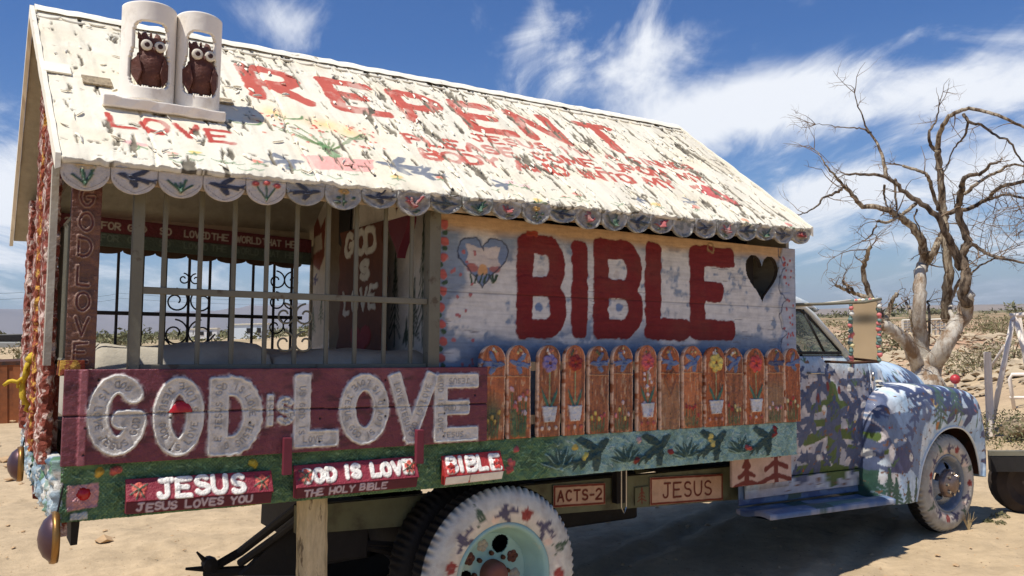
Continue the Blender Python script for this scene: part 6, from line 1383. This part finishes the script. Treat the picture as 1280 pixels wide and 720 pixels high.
mr = N.new('ShaderNodeMapRange'); L.new(n1, mr.inputs[0]); mr.inputs[1].default_value = .3; mr.inputs[2].default_value = .7; mr.inputs[3].default_value = .78; mr.inputs[4].default_value = 1.10
mr2 = N.new('ShaderNodeMapRange'); L.new(n4, mr2.inputs[0]); mr2.inputs[1].default_value = .3; mr2.inputs[2].default_value = .7; mr2.inputs[3].default_value = .86; mr2.inputs[4].default_value = 1.1
mm = N.new('ShaderNodeMath'); mm.operation = 'MULTIPLY'; L.new(mr.outputs[0], mm.inputs[0]); L.new(mr2.outputs[0], mm.inputs[1])
hs = N.new('ShaderNodeHueSaturation'); L.new(at.outputs[0], hs.inputs['Color']); L.new(mm.outputs[0], hs.inputs['Value'])
vo = N.new('ShaderNodeTexVoronoi'); L.new(tc.outputs['Object'], vo.inputs['Vector']); vo.inputs['Scale'].default_value = 16; vr = N.new('ShaderNodeMapRange'); L.new(vo.outputs['Distance'], vr.inputs[0]); vr.inputs[1].default_value = .07; vr.inputs[2].default_value = .12; vr.inputs[3].default_value = .0; vr.inputs[4].default_value = 1.0
mx = N.new('ShaderNodeMixRGB'); L.new(vr.outputs[0], mx.inputs[0]); mx.inputs[1].default_value = tuple(s2l((120, 100, 78)))+(1,); L.new(hs.outputs[0], mx.inputs[2]); L.new(mx.outputs[0], bs.inputs['Base Color'])
b1 = N.new('ShaderNodeBump'); b1.inputs['Strength'].default_value = .9; b1.inputs['Distance'].default_value = .05; L.new(n1, b1.inputs['Height'])
b2 = N.new('ShaderNodeBump'); b2.inputs['Strength'].default_value = .6; b2.inputs['Distance'].default_value = .012; L.new(n4, b2.inputs['Height']); L.new(b1.outputs[0], b2.inputs['Normal'])
b3 = N.new('ShaderNodeBump'); b3.inputs['Strength'].default_value = .5; b3.inputs['Distance'].default_value = .004; L.new(n2, b3.inputs['Height']); L.new(b2.outputs[0], b3.inputs['Normal']); L.new(b3.outputs[0], bs.inputs['Normal'])
g = link('ground', np_mesh('ground', V, Q[:, ::-1], C), sandm, None, True); meta(g, kind='structure')
ztt = lambda x, y: float(terr(np.array([x]), np.array([y]))[0])
def gpt(px, py, d=None):                          # where a sight line meets level ground, or point at distance d standing on terrain
    r = W@ray(px, py); k = CAMZ/-r[2] if d is None else d/math.hypot(r[0], r[1]); x, y = r[0]*k, r[1]*k; return np.array([x, y, ztt(x, y)])
def hpx(px, d, dy): return dy*d/F                 # height of dy pixels at distance d (approx)
# ---- pebbles and clods (uncountable)
random.seed(77)
def rocks(n, placer, name, mat, smin, smax, lump=1):
    m = MB()
    for _ in range(n):
        x, y = placer(); s = smin+(smax-smin)*random.random()**3; z = ztt(x, y); V = []
        for a, b, c_ in ((1, 0, 0), (-1, 0, 0), (0, 1, 0), (0, -1, 0), (0, 0, 1), (0, 0, -.4), (.7, .7, .5), (-.7, .7, .4), (.7, -.7, .5), (-.7, -.7, .45)):
            k = random.uniform(.7, 1.2)*s; V.append((x+a*k, y+b*k, z+c_*k*.7+s*.15))
        m.add(V, [(4, 6, 7), (4, 7, 9), (4, 9, 8), (4, 8, 6), (0, 2, 6), (2, 1, 7), (1, 3, 9), (3, 0, 8), (2, 7, 6), (1, 9, 7), (3, 8, 9), (0, 6, 8)])
    o = link(name, m.mesh(name), mat); meta(o, kind='stuff'); return o
rockm = material('pale_rubble', (176, 158, 130), rough=.95, bump=.6, bscale=12, var=.3, vscale=1.3, second=(150, 134, 112), sscale=.9, sthr=(.5, .6))
def pol(a0, a1, d0, d1): a = rad(random.uniform(a0, a1)); d = random.uniform(d0, d1); return d*math.sin(a), d*math.cos(a)
rocks(2600, lambda: pol(16, 42, 18, 29), 'rubble', rockm, .03, .22)
rocks(900, lambda: pol(14, 40, 30, 50), 'rubble', rockm, .08, .4)
clod = material('sand_clods', (178, 148, 112), rough=.95, var=.2)
rocks(900, lambda: pol(-40, 40, 4.5, 15), 'pebbles', clod, .006, .030)
rocks(2500, lambda: pol(-40, 42, 4.5, 18), 'gravel', clod, .004, .012)
rocks(300, lambda: pol(-42, -20, 8, 60), 'pebbles', clod, .02, .15)
# ---- desert bushes
bushm = material('desert_brush', (138, 128, 96), rough=.95, var=.35, vscale=3, second=(96, 96, 66), sscale=2, sthr=(.45, .6)); bushd = material('creosote_green', (100, 98, 68), rough=.95, var=.3, vscale=3, second=(120, 118, 78), sscale=2, sthr=(.5, .6)); drym = material('dry_straw_brush', (176, 152, 108), rough=.95, var=.25, vscale=3)
def brush_mesh(m, x, y, z, w, h, n, leaf):
    for _ in range(n):
        a = random.uniform(0, 2*math.pi); r = w*math.sqrt(random.random())*.5; t = random.random(); zz = z+h*(.05+.95*t*(1-(2*r/w)**2*.6)); cx, cy = x+r*math.cos(a), y+r*math.sin(a)
        d = np.array([random.gauss(0, 1) for _ in range(3)]); d = unit(d)*leaf*random.uniform(.5, 1.4); e = unit(np.cross(d, [random.gauss(0, 1) for _ in range(3)]))*leaf*.35; c_ = np.array([cx, cy, zz])
        m.add([c_-d, c_+e, c_+d, c_-e], [(0, 1, 2, 3)])
    return m
def bush(px, d, w, h, mat, label, n=260, cat='bush', group=None, name='desert_bush'):
    p = gpt(px, 400, d); m = brush_mesh(MB(), p[0], p[1], p[2]-.02, w, h, int(n*2.2), max(.014, w*.030))
    t = thing(name, tuple(p), label, cat, group, frame=IDENT)
    b = rootbase(t); o = link('foliage', m.mesh('foliage', b), mat, t)
    s = MB()
    for k in range(7): a = k*.9; s.tube([(p[0], p[1], p[2]-.03), (p[0]+w*.12*math.cos(a), p[1]+w*.12*math.sin(a), p[2]+h*.4), (p[0]+w*.3*math.cos(a), p[1]+w*.3*math.sin(a), p[2]+h*.8)], [.02*w, .012*w, .005*w], 4)
    s.build('stem', M['wood'], t); return t
bush(1218, 21, 1.3, .7, bushm, 'grey-green desert bush growing in the rubble right of the tree trunk', 420)
bush(1085, 30, 2.6, 1.3, bushm, 'wide olive bush seen past the mirror on the low bank', 500)
bush(1262, 27, 2.0, .9, bushm, 'sprawling bush on the rubble at the right frame edge behind the white poles', 420)
bush(1250, 60, 2.2, 1.5, bushd, 'small dark bush on the skyline above the white poles', 300)
bush(1275, 65, 2.6, 1.2, bushm, 'dull green bush on the skyline at the right frame edge', 300)
bush(990, 52, 3.4, 2.0, bushm, 'tall olive brush showing through the cab windows', 900)
bush(1012, 16, 1.9, 1.25, bushd, 'dense brush directly behind the cab side window', 1500)
bush(1230, 80, 3, 1.6, bushd, 'dark creosote bush on the far bank left of the white poles', 260)
for k, (px, py, w, lab) in enumerate([(1250, 649, .16, 'tiny green weed nearest the frame corner in front of the truck'), (1236, 653, .09, 'small low green weed beside the front tyre'), (1251, 656, .10, 'small green sprig just below the larger weed')]):
    p = gpt(px, py); t = thing('weed', tuple(p), lab, 'weed', 'weeds on the sand by the front wheel', frame=IDENT)
    m = brush_mesh(MB(), p[0], p[1], p[2]-.01, w, w*.5, 130, .014); link('leaves', m.mesh('leaves', p), bushd, t); s = MB().tube([(p[0], p[1], p[2]-.02), (p[0]+.01, p[1], p[2]+w*.3)], .003, 4); s.build('stem', bushd, t)
# dry straw tuft at the tyre
p = gpt(1211, 662); m = MB()
for k in range(26): a = random.uniform(-1, 1); m.tube([(p[0], p[1], p[2]-.01), (p[0]+.04*a, p[1]+.01*a, p[2]+.06), (p[0]+.07*a, p[1]+.03*random.uniform(-1, 1), p[2]+random.uniform(.08, .15))], [.003, .002, .001], 3)
top_box('straw_tuft', m, drym, 'pale dry straw tuft against the front tyre', 'grass tuft')
# scrub belts that read as one mass
def belt(n, a0, a1, d0, d1, smin, smax, mat, name, nl=26, lf=.16):
    m = MB()
    for _ in range(n):
        x, y = pol(a0, a1, d0, d1); w = random.uniform(smin, smax); brush_mesh(m, x, y, ztt(x, y)-.05, w, w*random.uniform(.4, .7), nl, w*lf)
    o = link(name, m.mesh(name), mat); meta(o, kind='stuff')
belt(420, -40, 10, 150, 420, 1.5, 5, bushd, 'scrub'); belt(220, 8, 44, 60, 200, .8, 2.6, bushm, 'scrub', 50, .09); belt(380, -42, 44, 420, 1200, 4, 12, bushd, 'scrub'); belt(160, -42, -24, 40, 120, .6, 2.4, bushm, 'scrub', 50, .09); belt(60, 12, 44, 17, 50, .2, .7, bushm, 'scrub', 70, .07)
# ---- far hills
def hills(name, d, a0, a1, hmax, col, seed, n=160):
    A = np.radians(np.linspace(a0, a1, n)); t = np.linspace(0, 1, n); env = np.clip(t*6, 0, 1)*np.clip((1-t)*6, 0, 1)
    Vv = []; rows = 7
    for j in range(rows):
        q = j/(rows-1); dd = d*(.90+.25*q); prof = math.sin(math.pi*min(1, q*1.15)*.87)
        for i in range(n):
            hh = hmax*env[i]*prof*(.25+.95*float(fbm(np.array([t[i]*9+seed]), np.array([q*1.2]), 4, seed)[0])); Vv.append((dd*math.sin(A[i]), dd*math.cos(A[i]), hh-4))
    m = MB(); m.add(Vv, [(j*n+i, (j+1)*n+i, (j+1)*n+i+1, j*n+i+1) for j in range(rows-1) for i in range(n-1)])
    o = link(name, m.mesh(name), material(name+'_rock', col, rough=1, bump=0, var=.15, vscale=.002), None, True); meta(o, kind='structure')
hills('far_mountains', 8200, -52, -4, 330, (120, 110, 104), 3)
hills('low_hills', 6500, -20, 60, 60, (140, 122, 100), 9)
# ---- rusty container at the left
p0 = gpt(-14, 531); p1 = gpt(33, 529); hh = 1.33
dv = unit(np.array([p1[0]-p0[0], p1[1]-p0[1], 0])); nvv = np.array([-dv[1], dv[0], 0]); L_ = 6.5; o3 = np.array([p1[0], p1[1], min(p0[2], p1[2])-.05]); st = o3-dv*L_
ct = thing('rusty_container', tuple((o3+st)/2), 'rust-brown steel bin standing on the sand at the left frame edge', 'container', frame=IDENT)
rb2 = material('rust_plate', (150, 88, 50), rough=.85, var=.25, vscale=1.5, second=(110, 66, 40), sscale=1.2, sthr=(.5, .7)); m = MB(); nrib = 26
for i in range(nrib):
    a = st+dv*L_*i/nrib; w = L_/nrib*.55; m.prism([a, a+dv*w, a+dv*w-nvv*.02, a-nvv*.02], (0, 0, hh), 0)
m.build('rib', rb2, ct)
rb2 = material('rust_plate', (150, 88, 50), rough=.85, var=.25, vscale=1.5, second=(96, 58, 38), sscale=1.2, sthr=(.5, .7))
m = MB(); m.prism([st, o3, o3+nvv*2.2, st+nvv*2.2], (0, 0, hh-.01), 0); m.build('wall', rb2, ct)
m = MB(); m.prism([st-nvv*.03+np.array([0, 0, hh-.06]), o3-nvv*.03+dv*.03+np.array([0, 0, hh-.06]), o3+nvv*2.2+np.array([0, 0, hh-.06]), st+nvv*2.2+np.array([0, 0, hh-.06])], (0, 0, .08), 0); m.build('top_rail', M['rust'], ct)
# ---- far vehicles and buildings
def box_rot(m, c, dirv, l, w, h, z0):
    d_ = unit(np.array([dirv[0], dirv[1], 0.])); n_ = np.array([-d_[1], d_[0], 0]); b = np.array([c[0], c[1], c[2]+z0]); m.prism([b-d_*l/2-n_*w/2, b+d_*l/2-n_*w/2, b+d_*l/2+n_*w/2, b-d_*l/2+n_*w/2], (0, 0, h), 0)
def far_car(px, d, col, label, along=(1, .2)):
    p = gpt(px, 400, d); t = thing('parked_car', tuple(p), label, 'car', frame=IDENT); cm = material('car_paint_'+str(px), col, rough=.35, var=.05, bump=0, spec=.5)
    d_ = unit(np.array([along[0], along[1], 0.])); n_ = np.array([-d_[1], d_[0], 0]); pr = [(-2.2, .35), (-2.2, .8), (-1.4, .95), (2.1, .82), (2.25, .35)]; top = [(-1.4, .95), (-.9, 1.42), (.6, 1.42), (1.2, .92)]
    m = MB(); m.prism([p+d_*a-n_*.85+np.array([0, 0, b]) for a, b in pr], n_*1.7, 0); m.build('body', cm, t, bevel=.08)
    m = MB(); m.prism([p+d_*a-n_*.75+np.array([0, 0, b]) for a, b in top], n_*1.5, 0); m.build('cabin', M['glass'] if False else M['black'], t, bevel=.05)
    m = MB(); m.prism([p+d_*a-n_*.72+np.array([0, 0, b]) for a, b in ((-.95, 1.40), (-.85, 1.46), (.5, 1.46), (.62, 1.40))], n_*1.44, 0); m.build('roof', cm, t)
    for a in (-1.35, 1.35):
        for s_ in (-.8, .8): c_ = p+d_*a+n_*s_; mm_ = MB().lathe([(.0, -.1), (.33, -.1), (.33, .1), (0, .1)], (c_[0], c_[1], c_[2]+.33), 'y', 14); mm_.build('wheel', M['tyre'], t)
far_car(6, 74, (62, 84, 86), 'dark teal car parked on the far sand at the left frame edge'); far_car(22, 70, (150, 150, 144), 'small pale car parked beside the dark teal car far left')
def shed(px, d, l, w, h, col, label, cat='building', name='far_building'):
    p = gpt(px, 400, d); t = thing(name, tuple(p), label, cat, frame=IDENT); wm = material(name+'_'+str(px), col, rough=.8, bump=0, var=.05)
    m = MB(); box_rot(m, p, (1, .1), l, w, h, 0); m.build('wall', wm, t); m = MB(); box_rot(m, p, (1, .1), l+.4, w+.4, .25, h); m.build('roof', M['flake'], t)
    for k in (-1, 0, 1): m = MB(); box_rot(m, p+np.array([k*l*.3, -w/2-.05, 0]), (1, .1), l*.12, .1, h*.35, h*.4); m.build('window', M['black'], t)
shed(255, 230, 7, 3, 2.6, (220, 220, 216), 'small white trailer far off, seen through the porch left of centre'); shed(314, 210, 8, 4, 3.4, (214, 222, 226), 'pale blue-white shed far off behind the right-hand end of the porch view')
# long lattice fence and white block far right
p0 = gpt(1118, 392, 48); 
def lat(px0, px1, d, h, label, name='lattice_fence'):
    a = gpt(px0, 400, d); b = gpt(px1, 400, d*1.02); t = thing(name, tuple((a+b)/2), label, 'fence', frame=IDENT); L_ = np.linalg.norm(b-a); n = max(3, int(L_/.35)); zb = 1.45-h
    for k in range(n+1):
        q = a+(b-a)*k/n; m = MB().box((q[0]-.04, q[1]-.04, q[2]), (q[0]+.04, q[1]+.04, zb+h)); m.build('fence_post' if k % 3 == 0 else 'picket', M['whitep'], t)
    for zz in (0, .33, .66, 1): m = MB().tube([(a[0], a[1], zb+h*zz), (b[0], b[1], zb+h*zz)], .05, 4); m.build('rail', M['whitep'], t)
lat(1128, 1143, 44, .38, 'short run of low white fence left of the trunk, on the bank'); lat(1163, 1180, 44, .48, 'white lattice fence section seen between the two trunks of the dead tree')
# ---- power lines far left
pole_pts = []
m = MB()
for k, (px, d) in enumerate(((-120, 150), (60, 170), (150, 185), (420, 230))):
    p = gpt(px, 400, d); pole_pts.append(p)
for zz in (9.0, 10.0):
    pts = []
    for a, b in zip(pole_pts[:-1], pole_pts[1:]):
        for i in range(12): t_ = i/12; q = a+(b-a)*t_; pts.append((q[0], q[1], zz-1.2*math.sin(math.pi*t_)*.8))
    m.tube(pts, .02, 4, cap=False)
top_box('power_line', m, M['black'], 'thin overhead power wires crossing the sky beyond the porch', 'power line')
# ---- white swing frame, white tubular rail, black trailer
wm_ = material('chalky_white_paint', (226, 214, 200), rough=.7, var=.1, second=(180, 150, 130), sscale=6, sthr=(.6, .7))
D0 = 14.0
def wp(px, py, d=D0): return tuple(float(v) for v in WD(px, py, d))
sw = thing('swing_frame', tuple(gpt(1240, 498, D0)), 'white-painted A-shaped pole frame standing right of the front fender', 'frame', frame=IDENT)
def gfoot(px, d): p = gpt(px, 400, d); return tuple(p)
MB().tube([wp(1267, 396), gfoot(1229, D0)], .037, 8).build('pole', wm_, sw, smooth=True)
MB().tube([wp(1267, 392, D0), gfoot(1303, D0)], .037, 8).build('pole', wm_, sw, smooth=True)
MB().tube([wp(1273, 394, D0+.4), gfoot(1287, D0+1.2)], .034, 8).build('pole', wm_, sw, smooth=True)
MB().tube([wp(1256, 432), wp(1233, 468, D0+.5)], .022, 7).build('brace', wm_, sw, smooth=True)
MB().tube([wp(1262, 395), wp(1300, 392, D0)], .037, 8).build('top_bar', wm_, sw, smooth=True)
a = wp(1234, 440, D0-.3); pst = MB(); b = gfoot(1231, D0-.3); pst.tube([a, b], [.048, .052], 6); top_box('wooden_stake', pst, wm_, 'short whitewashed stake standing just left of the white pole frame', 'stake')
rl = MB(); d1 = 16.0; rl.tube([gfoot(1262, d1), wp(1262, 474, d1), wp(1265, 468, d1), wp(1300, 468, d1), wp(1303, 474, d1), gfoot(1303, d1)], .030, 8); rl.tube([wp(1262, 497, d1), wp(1303, 497, d1)], .026, 8)
top_box('tube_rail', rl, wm_, 'low white tubular rail at the right frame edge', 'rail', smooth=True)
tr = thing('low_trailer', tuple(gpt(1290, 630)), 'low black steel trailer end showing past the front fender at the right frame edge', 'trailer', frame=IDENT)
TD = 8.6; base_ = gpt(1290, 400, TD); ux = unit(np.array([W[0, 0], W[1, 0], 0]))
def tp(px, py, d=TD): return np.array(wp(px, py, d))
fw = unit(np.array([.35, 1, 0]))
m = MB(); A1 = tp(1236, 564); B1 = tp(1330, 564); m.prism([A1, B1, B1+fw*.06, A1+fw*.06], (0, 0, -.04), 0); m.build('deck_edge', M['bar'], tr)  # paler strip along the top, a highlight put in as colour
m = MB(); A1 = tp(1238, 571); B1 = tp(1330, 571); m.prism([A1, B1, B1+fw*.12, A1+fw*.12], (0, 0, -.13), 0); m.build('frame_beam', M['black'], tr)
c_ = tp(1278, 607, TD+.3); MB().lathe([(0, -.06), (.12, -.06), (.2, -.11), (.27, -.07), (.28, 0), (.27, .07), (0, .08)], (c_[0], c_[1], max(.27, c_[2])), 'y', 28).build('wheel', M['tyrebrown'], tr)
# ---- log pile / sawn wood behind the fender
rg = MB(); random.seed(5)
for k in range(26):
    px = random.uniform(1240, 1300); d = random.uniform(13.2, 14.2); p = gpt(px, 400, d); a = random.uniform(-.5, .5); l = random.uniform(.3, .9); rg.tube([(p[0], p[1], p[2]+random.uniform(.04, .3)), (p[0]+l*math.cos(a), p[1]+l*math.sin(a), p[2]+random.uniform(.04, .3))], random.uniform(.03, .07), 6)
o = link('brush_pile', rg.mesh('brush_pile'), M['wood']); meta(o, kind='stuff')
m = brush_mesh(MB(), *gpt(1266, 400, 13.6), 2.6, .38, 3000, .028); o = link('brush_pile', m.mesh('brush_pile'), bushd); meta(o, kind='stuff')
# ---- the dead tree
TD0 = 13.0
tree = thing('dead_tree', tuple(gpt(1163, 480, TD0)), 'bare dead tree with whitewashed forked trunk and tangled leafless limbs behind the hood', 'tree', frame=IDENT)
bark = material('bleached_bark', (176, 160, 136), rough=.9, bump=1.0, bscale=9, var=.3, vscale=6, second=(104, 84, 64), sscale=5, sthr=(.46, .56), stretch=(3, 3, .6), bdist=.06)
barkw = material('whitewashed_bark', (184, 176, 162), rough=.9, bump=1.0, bscale=8, var=.15, vscale=4, second=(128, 104, 80), sscale=3.0, sthr=(.46, .60), stretch=(2, 2, .7), bdist=.03)
barkd = material('shaded_side_limb', (122, 106, 88), rough=.9, bump=.8, bscale=9, var=.3, vscale=6, second=(66, 54, 44), sscale=5, sthr=(.47, .58), stretch=(3, 3, .6), bdist=.05)  # darker bark copy, shadow sides of the limbs put into the colour
twigm = material('dry_twigs', (124, 104, 84), rough=.9, bump=0, var=.2)
random.seed(12); LIMBS = []
def limb(pts, w0, w1, dz0, dz1, mat, name='limb', sides=9, knots=True):
    P = []; kf = .90 if name == 'trunk' else .76; w0 *= kf; w1 *= kf
    pts = catmull(pts, max(6, len(pts)*4)); pts = pts+np.array([[random.gauss(0, .6)*min(1.6, .7+w0*.06), random.gauss(0, .6)*min(1.6, .7+w0*.06)] for _ in pts])
    for i, (x, y) in enumerate(pts):
        t = i/(len(pts)-1); d = TD0+lerp(dz0, dz1, t)+.12*math.sin(t*7+x*.05)
        p = WD(x, y, d); P.append(p+np.array([random.uniform(-1, 1), random.uniform(-1, 1), random.uniform(-1, 1)])*w0/F*TD0*.02)
    n = len(P); rs = [(lerp(w0, w1, (i/(n-1))**.8)/2*TD0/F)*(1+random.uniform(-.03, .03)) for i in range(n)]
    MB().tube(P, rs, sides, jit=.07).build(name, mat, tree, smooth=True); LIMBS.append((P, rs)); return P
g0 = gpt(1163, 480, TD0)
rt = W@ray(1163, 480)
base_px = 480+ (WD(1163, 480, TD0)[2]-g0[2]+.1)*F/TD0
limb([(1166, base_px), (1164, 500), (1160, 475), (1158, 442)], 46, 27, 0, 0, barkw, 'trunk', 16)
limb([(1156, 490), (1152, 470), (1145, 450), (1132, 425), (1112, 410), (1100, 405)], 26, 15, .2, -.3, barkw, 'limb', 12)
limb([(1160, 470), (1172, 445), (1188, 420), (1203, 395), (1209, 378), (1210, 368)], 30, 17, 0, .1, barkw, 'limb', 12)
limb([(1209, 380), (1203, 366), (1208, 350), (1205, 335), (1204, 318), (1209, 302), (1203, 282), (1198, 262), (1200, 245), (1203, 233)], 17, 8, .1, -.2, barkd, 'limb', 10)
limb([(1203, 233), (1207, 220), (1227, 217), (1237, 206), (1249, 203)], 8, 3, -.2, -.5, barkd)
limb([(1156, 460), (1152, 425), (1149, 400), (1149, 369), (1151, 340), (1156, 326)], 22, 16, 0, .1, barkw, 'limb', 11)
limb([(1153, 333), (1155, 313), (1147, 293), (1133, 277), (1120, 268), (1103, 260), (1077, 257), (1066, 245), (1055, 233)], 15, 5, .1, -.6, bark, 'limb')
limb([(1055, 233), (1044, 220), (1033, 207), (1026, 196), (1018, 186)], 4.5, 1, -.6, -.8, bark); limb([(1052, 236), (1040, 243), (1030, 247), (1020, 258), (1010, 265), (1000, 268)], 4.5, 1.5, -.6, -1.2, barkd)
limb([(1156, 330), (1167, 315), (1174, 300), (1178, 292)], 12, 9, .1, .2, bark)
limb([(1184, 400), (1184, 369), (1185, 342), (1183, 310), (1181, 285), (1179, 262), (1177, 233), (1173, 205), (1172, 187)], 16, 9, .4, .1, bark, 'limb', 10)
limb([(1173, 190), (1174, 168), (1183, 150), (1197, 140), (1213, 136), (1235, 141), (1260, 150), (1284, 162), (1305, 175)], 8, 3, .1, -.5, bark)
limb([(1173, 190), (1163, 180), (1162, 165), (1169, 152), (1174, 133)], 7, 1.5, .1, .3, barkd)
limb([(1205, 143), (1212, 153), (1227, 156), (1243, 168), (1262, 178), (1272, 196), (1285, 206)], 5, 2, -.1, -.3, barkd)
limb([(1210, 152), (1207, 168), (1197, 180), (1189, 192), (1181, 216)], 4, 1.5, -.1, .2, barkd)
limb([(1202, 335), (1192, 310), (1181, 290), (1170, 268), (1150, 253), (1127, 237), (1108, 221), (1083, 218), (1058, 217)], 13, 3, .1, -.6, barkd, 'limb')
limb([(1108, 221), (1103, 195), (1095, 177), (1083, 160), (1077, 143), (1068, 117)], 6, 1.2, -.4, -.3, bark); limb([(1088, 166), (1075, 160), (1060, 160), (1043, 157), (1020, 155)], 3, .8, -.4, -.6, barkd)
limb([(1145, 253), (1135, 262), (1123, 271), (1110, 278), (1097, 276)], 6, 4, 0, -.4, bark); limb([(1173, 262), (1163, 230), (1158, 218), (1147, 213), (1128, 207)], 6, 4, .1, -.2, bark)
limb([(1181, 266), (1198, 264), (1213, 260), (1233, 250), (1245, 238), (1256, 231), (1285, 226)], 7, 5, .2, -.2, barkd); limb([(1236, 249), (1257, 243), (1285, 248), (1300, 252)], 4, 3, 0, .2, barkd)
limb([(1205, 243), (1218, 232), (1230, 223), (1250, 213), (1265, 206), (1290, 208)], 6, 3, 0, .5, bark)
limb([(1204, 322), (1213, 305), (1226, 312), (1240, 320), (1257, 324), (1285, 328)], 7, 3, .1, -.4, barkd); limb([(1212, 345), (1222, 334), (1238, 326), (1250, 321)], 3, 2, .1, -.2, barkd)
limb([(1118, 414), (1105, 402), (1097, 386), (1088, 370), (1083, 356), (1079, 333), (1084, 318), (1089, 308)], 13, 5, -.2, -.6, bark, 'limb', 10); limb([(1090, 375), (1078, 370), (1066, 366), (1055, 361), (1046, 357)], 7, 4, -.4, -.8, bark); limb([(1068, 367), (1060, 358), (1053, 352)], 6, 3.5, -.5, -.8, barkd)
limb([(1108, 400), (1112, 386), (1116, 374), (1122, 368)], 8, 5, -.2, -.1, bark); limb([(1144, 420), (1141, 405), (1138, 392), (1133, 378)], 8, 4, 0, .2, bark); limb([(1155, 440), (1162, 420), (1161, 385), (1159, 376)], 5, 3, .3, .4, bark)
limb([(1200, 395), (1190, 398), (1188, 380), (1192, 366), (1200, 350)], 7, 5, .2, .5, barkw)
limb([(1120, 225), (1119, 240), (1121, 262)], 4, 3, 0, 0, barkd); limb([(1105, 232), (1106, 250), (1112, 262)], 4, 2, 0, 0, barkd)
limb([(1147, 262), (1143, 272), (1149, 284), (1151, 292)], 3, 1.5, 0, 0, barkd)
limb([(1096, 282), (1087, 296), (1077, 302)], 3, 1.5, -.4, -.6, barkd)
# twigs: too many to count
tw = MB(); 
def twig(p, d, L_, r, depth):
    n = 4; pts = [p]; q = p.copy(); dd = d.copy()
    for i in range(n): dd = unit(dd+np.array([random.gauss(0, .22) for _ in range(3)])+np.array([0, 0, -.02])); q = q+dd*L_/n; pts.append(q.copy())
    tw.tube(pts, [r*(1-.7*i/n) for i in range(n+1)], 3, cap=False)
    if depth > 0:
        for k in range(random.choice((1, 2, 3))): i = random.randint(1, n); twig(pts[i], unit(dd+np.array([random.gauss(0, .75) for _ in range(3)])), L_*random.uniform(.4, .7), r*.55, depth-1)
for P, rs in LIMBS:
    if rs[0] > .16: continue
    n = len(P)
    for i in range(int(n*.35), n, 3 if rs[0] > .05 else 4):
        if random.random() < .45:
            d = unit(P[min(i+1, n-1)]-P[max(i-1, 0)]); twig(P[i], unit(d*.5+np.array([random.gauss(0, .8), random.gauss(0, .8), random.gauss(0, .55)])), random.uniform(.2, .5), max(.006, min(.014, rs[i]*.45)), 2)
    d = unit(P[-1]-P[-3]); 
    if rs[-1] < .03: 
        for k in range(3): twig(P[-1], unit(d+np.array([random.gauss(0, .4) for _ in range(3)])), random.uniform(.2, .5), .007, 2)
for k in range(60):                              # fine spray low right
    p = WD(random.uniform(1215, 1290), random.uniform(240, 325), TD0+random.uniform(-.5, .5)); twig(p, unit(np.array([random.gauss(0, .7), random.gauss(0, .7), random.uniform(.1, 1)])), random.uniform(.4, .8), .006, 2)
o = tw.build('twigs', twigm, tree); meta(o, kind='stuff')
# ---- desert air
def haze_box():
    m = MB().box((-14000, -3000, -26), (14000, 14000, 420)); o = link('haze', m.mesh('haze'), None); meta(o, kind='stuff')
    mt = bpy.data.materials.new('desert_haze'); mt.use_nodes = True; nt = mt.node_tree; nt.nodes.clear(); out = nt.nodes.new('ShaderNodeOutputMaterial'); pv = nt.nodes.new('ShaderNodeVolumePrincipled')
    pv.inputs['Color'].default_value = (.72, .84, 1, 1); pv.inputs['Density'].default_value = .00007; pv.inputs['Anisotropy'].default_value = .2
    nt.links.new(pv.outputs[0], out.inputs['Volume']); o.data.materials.append(mt)
haze_box()
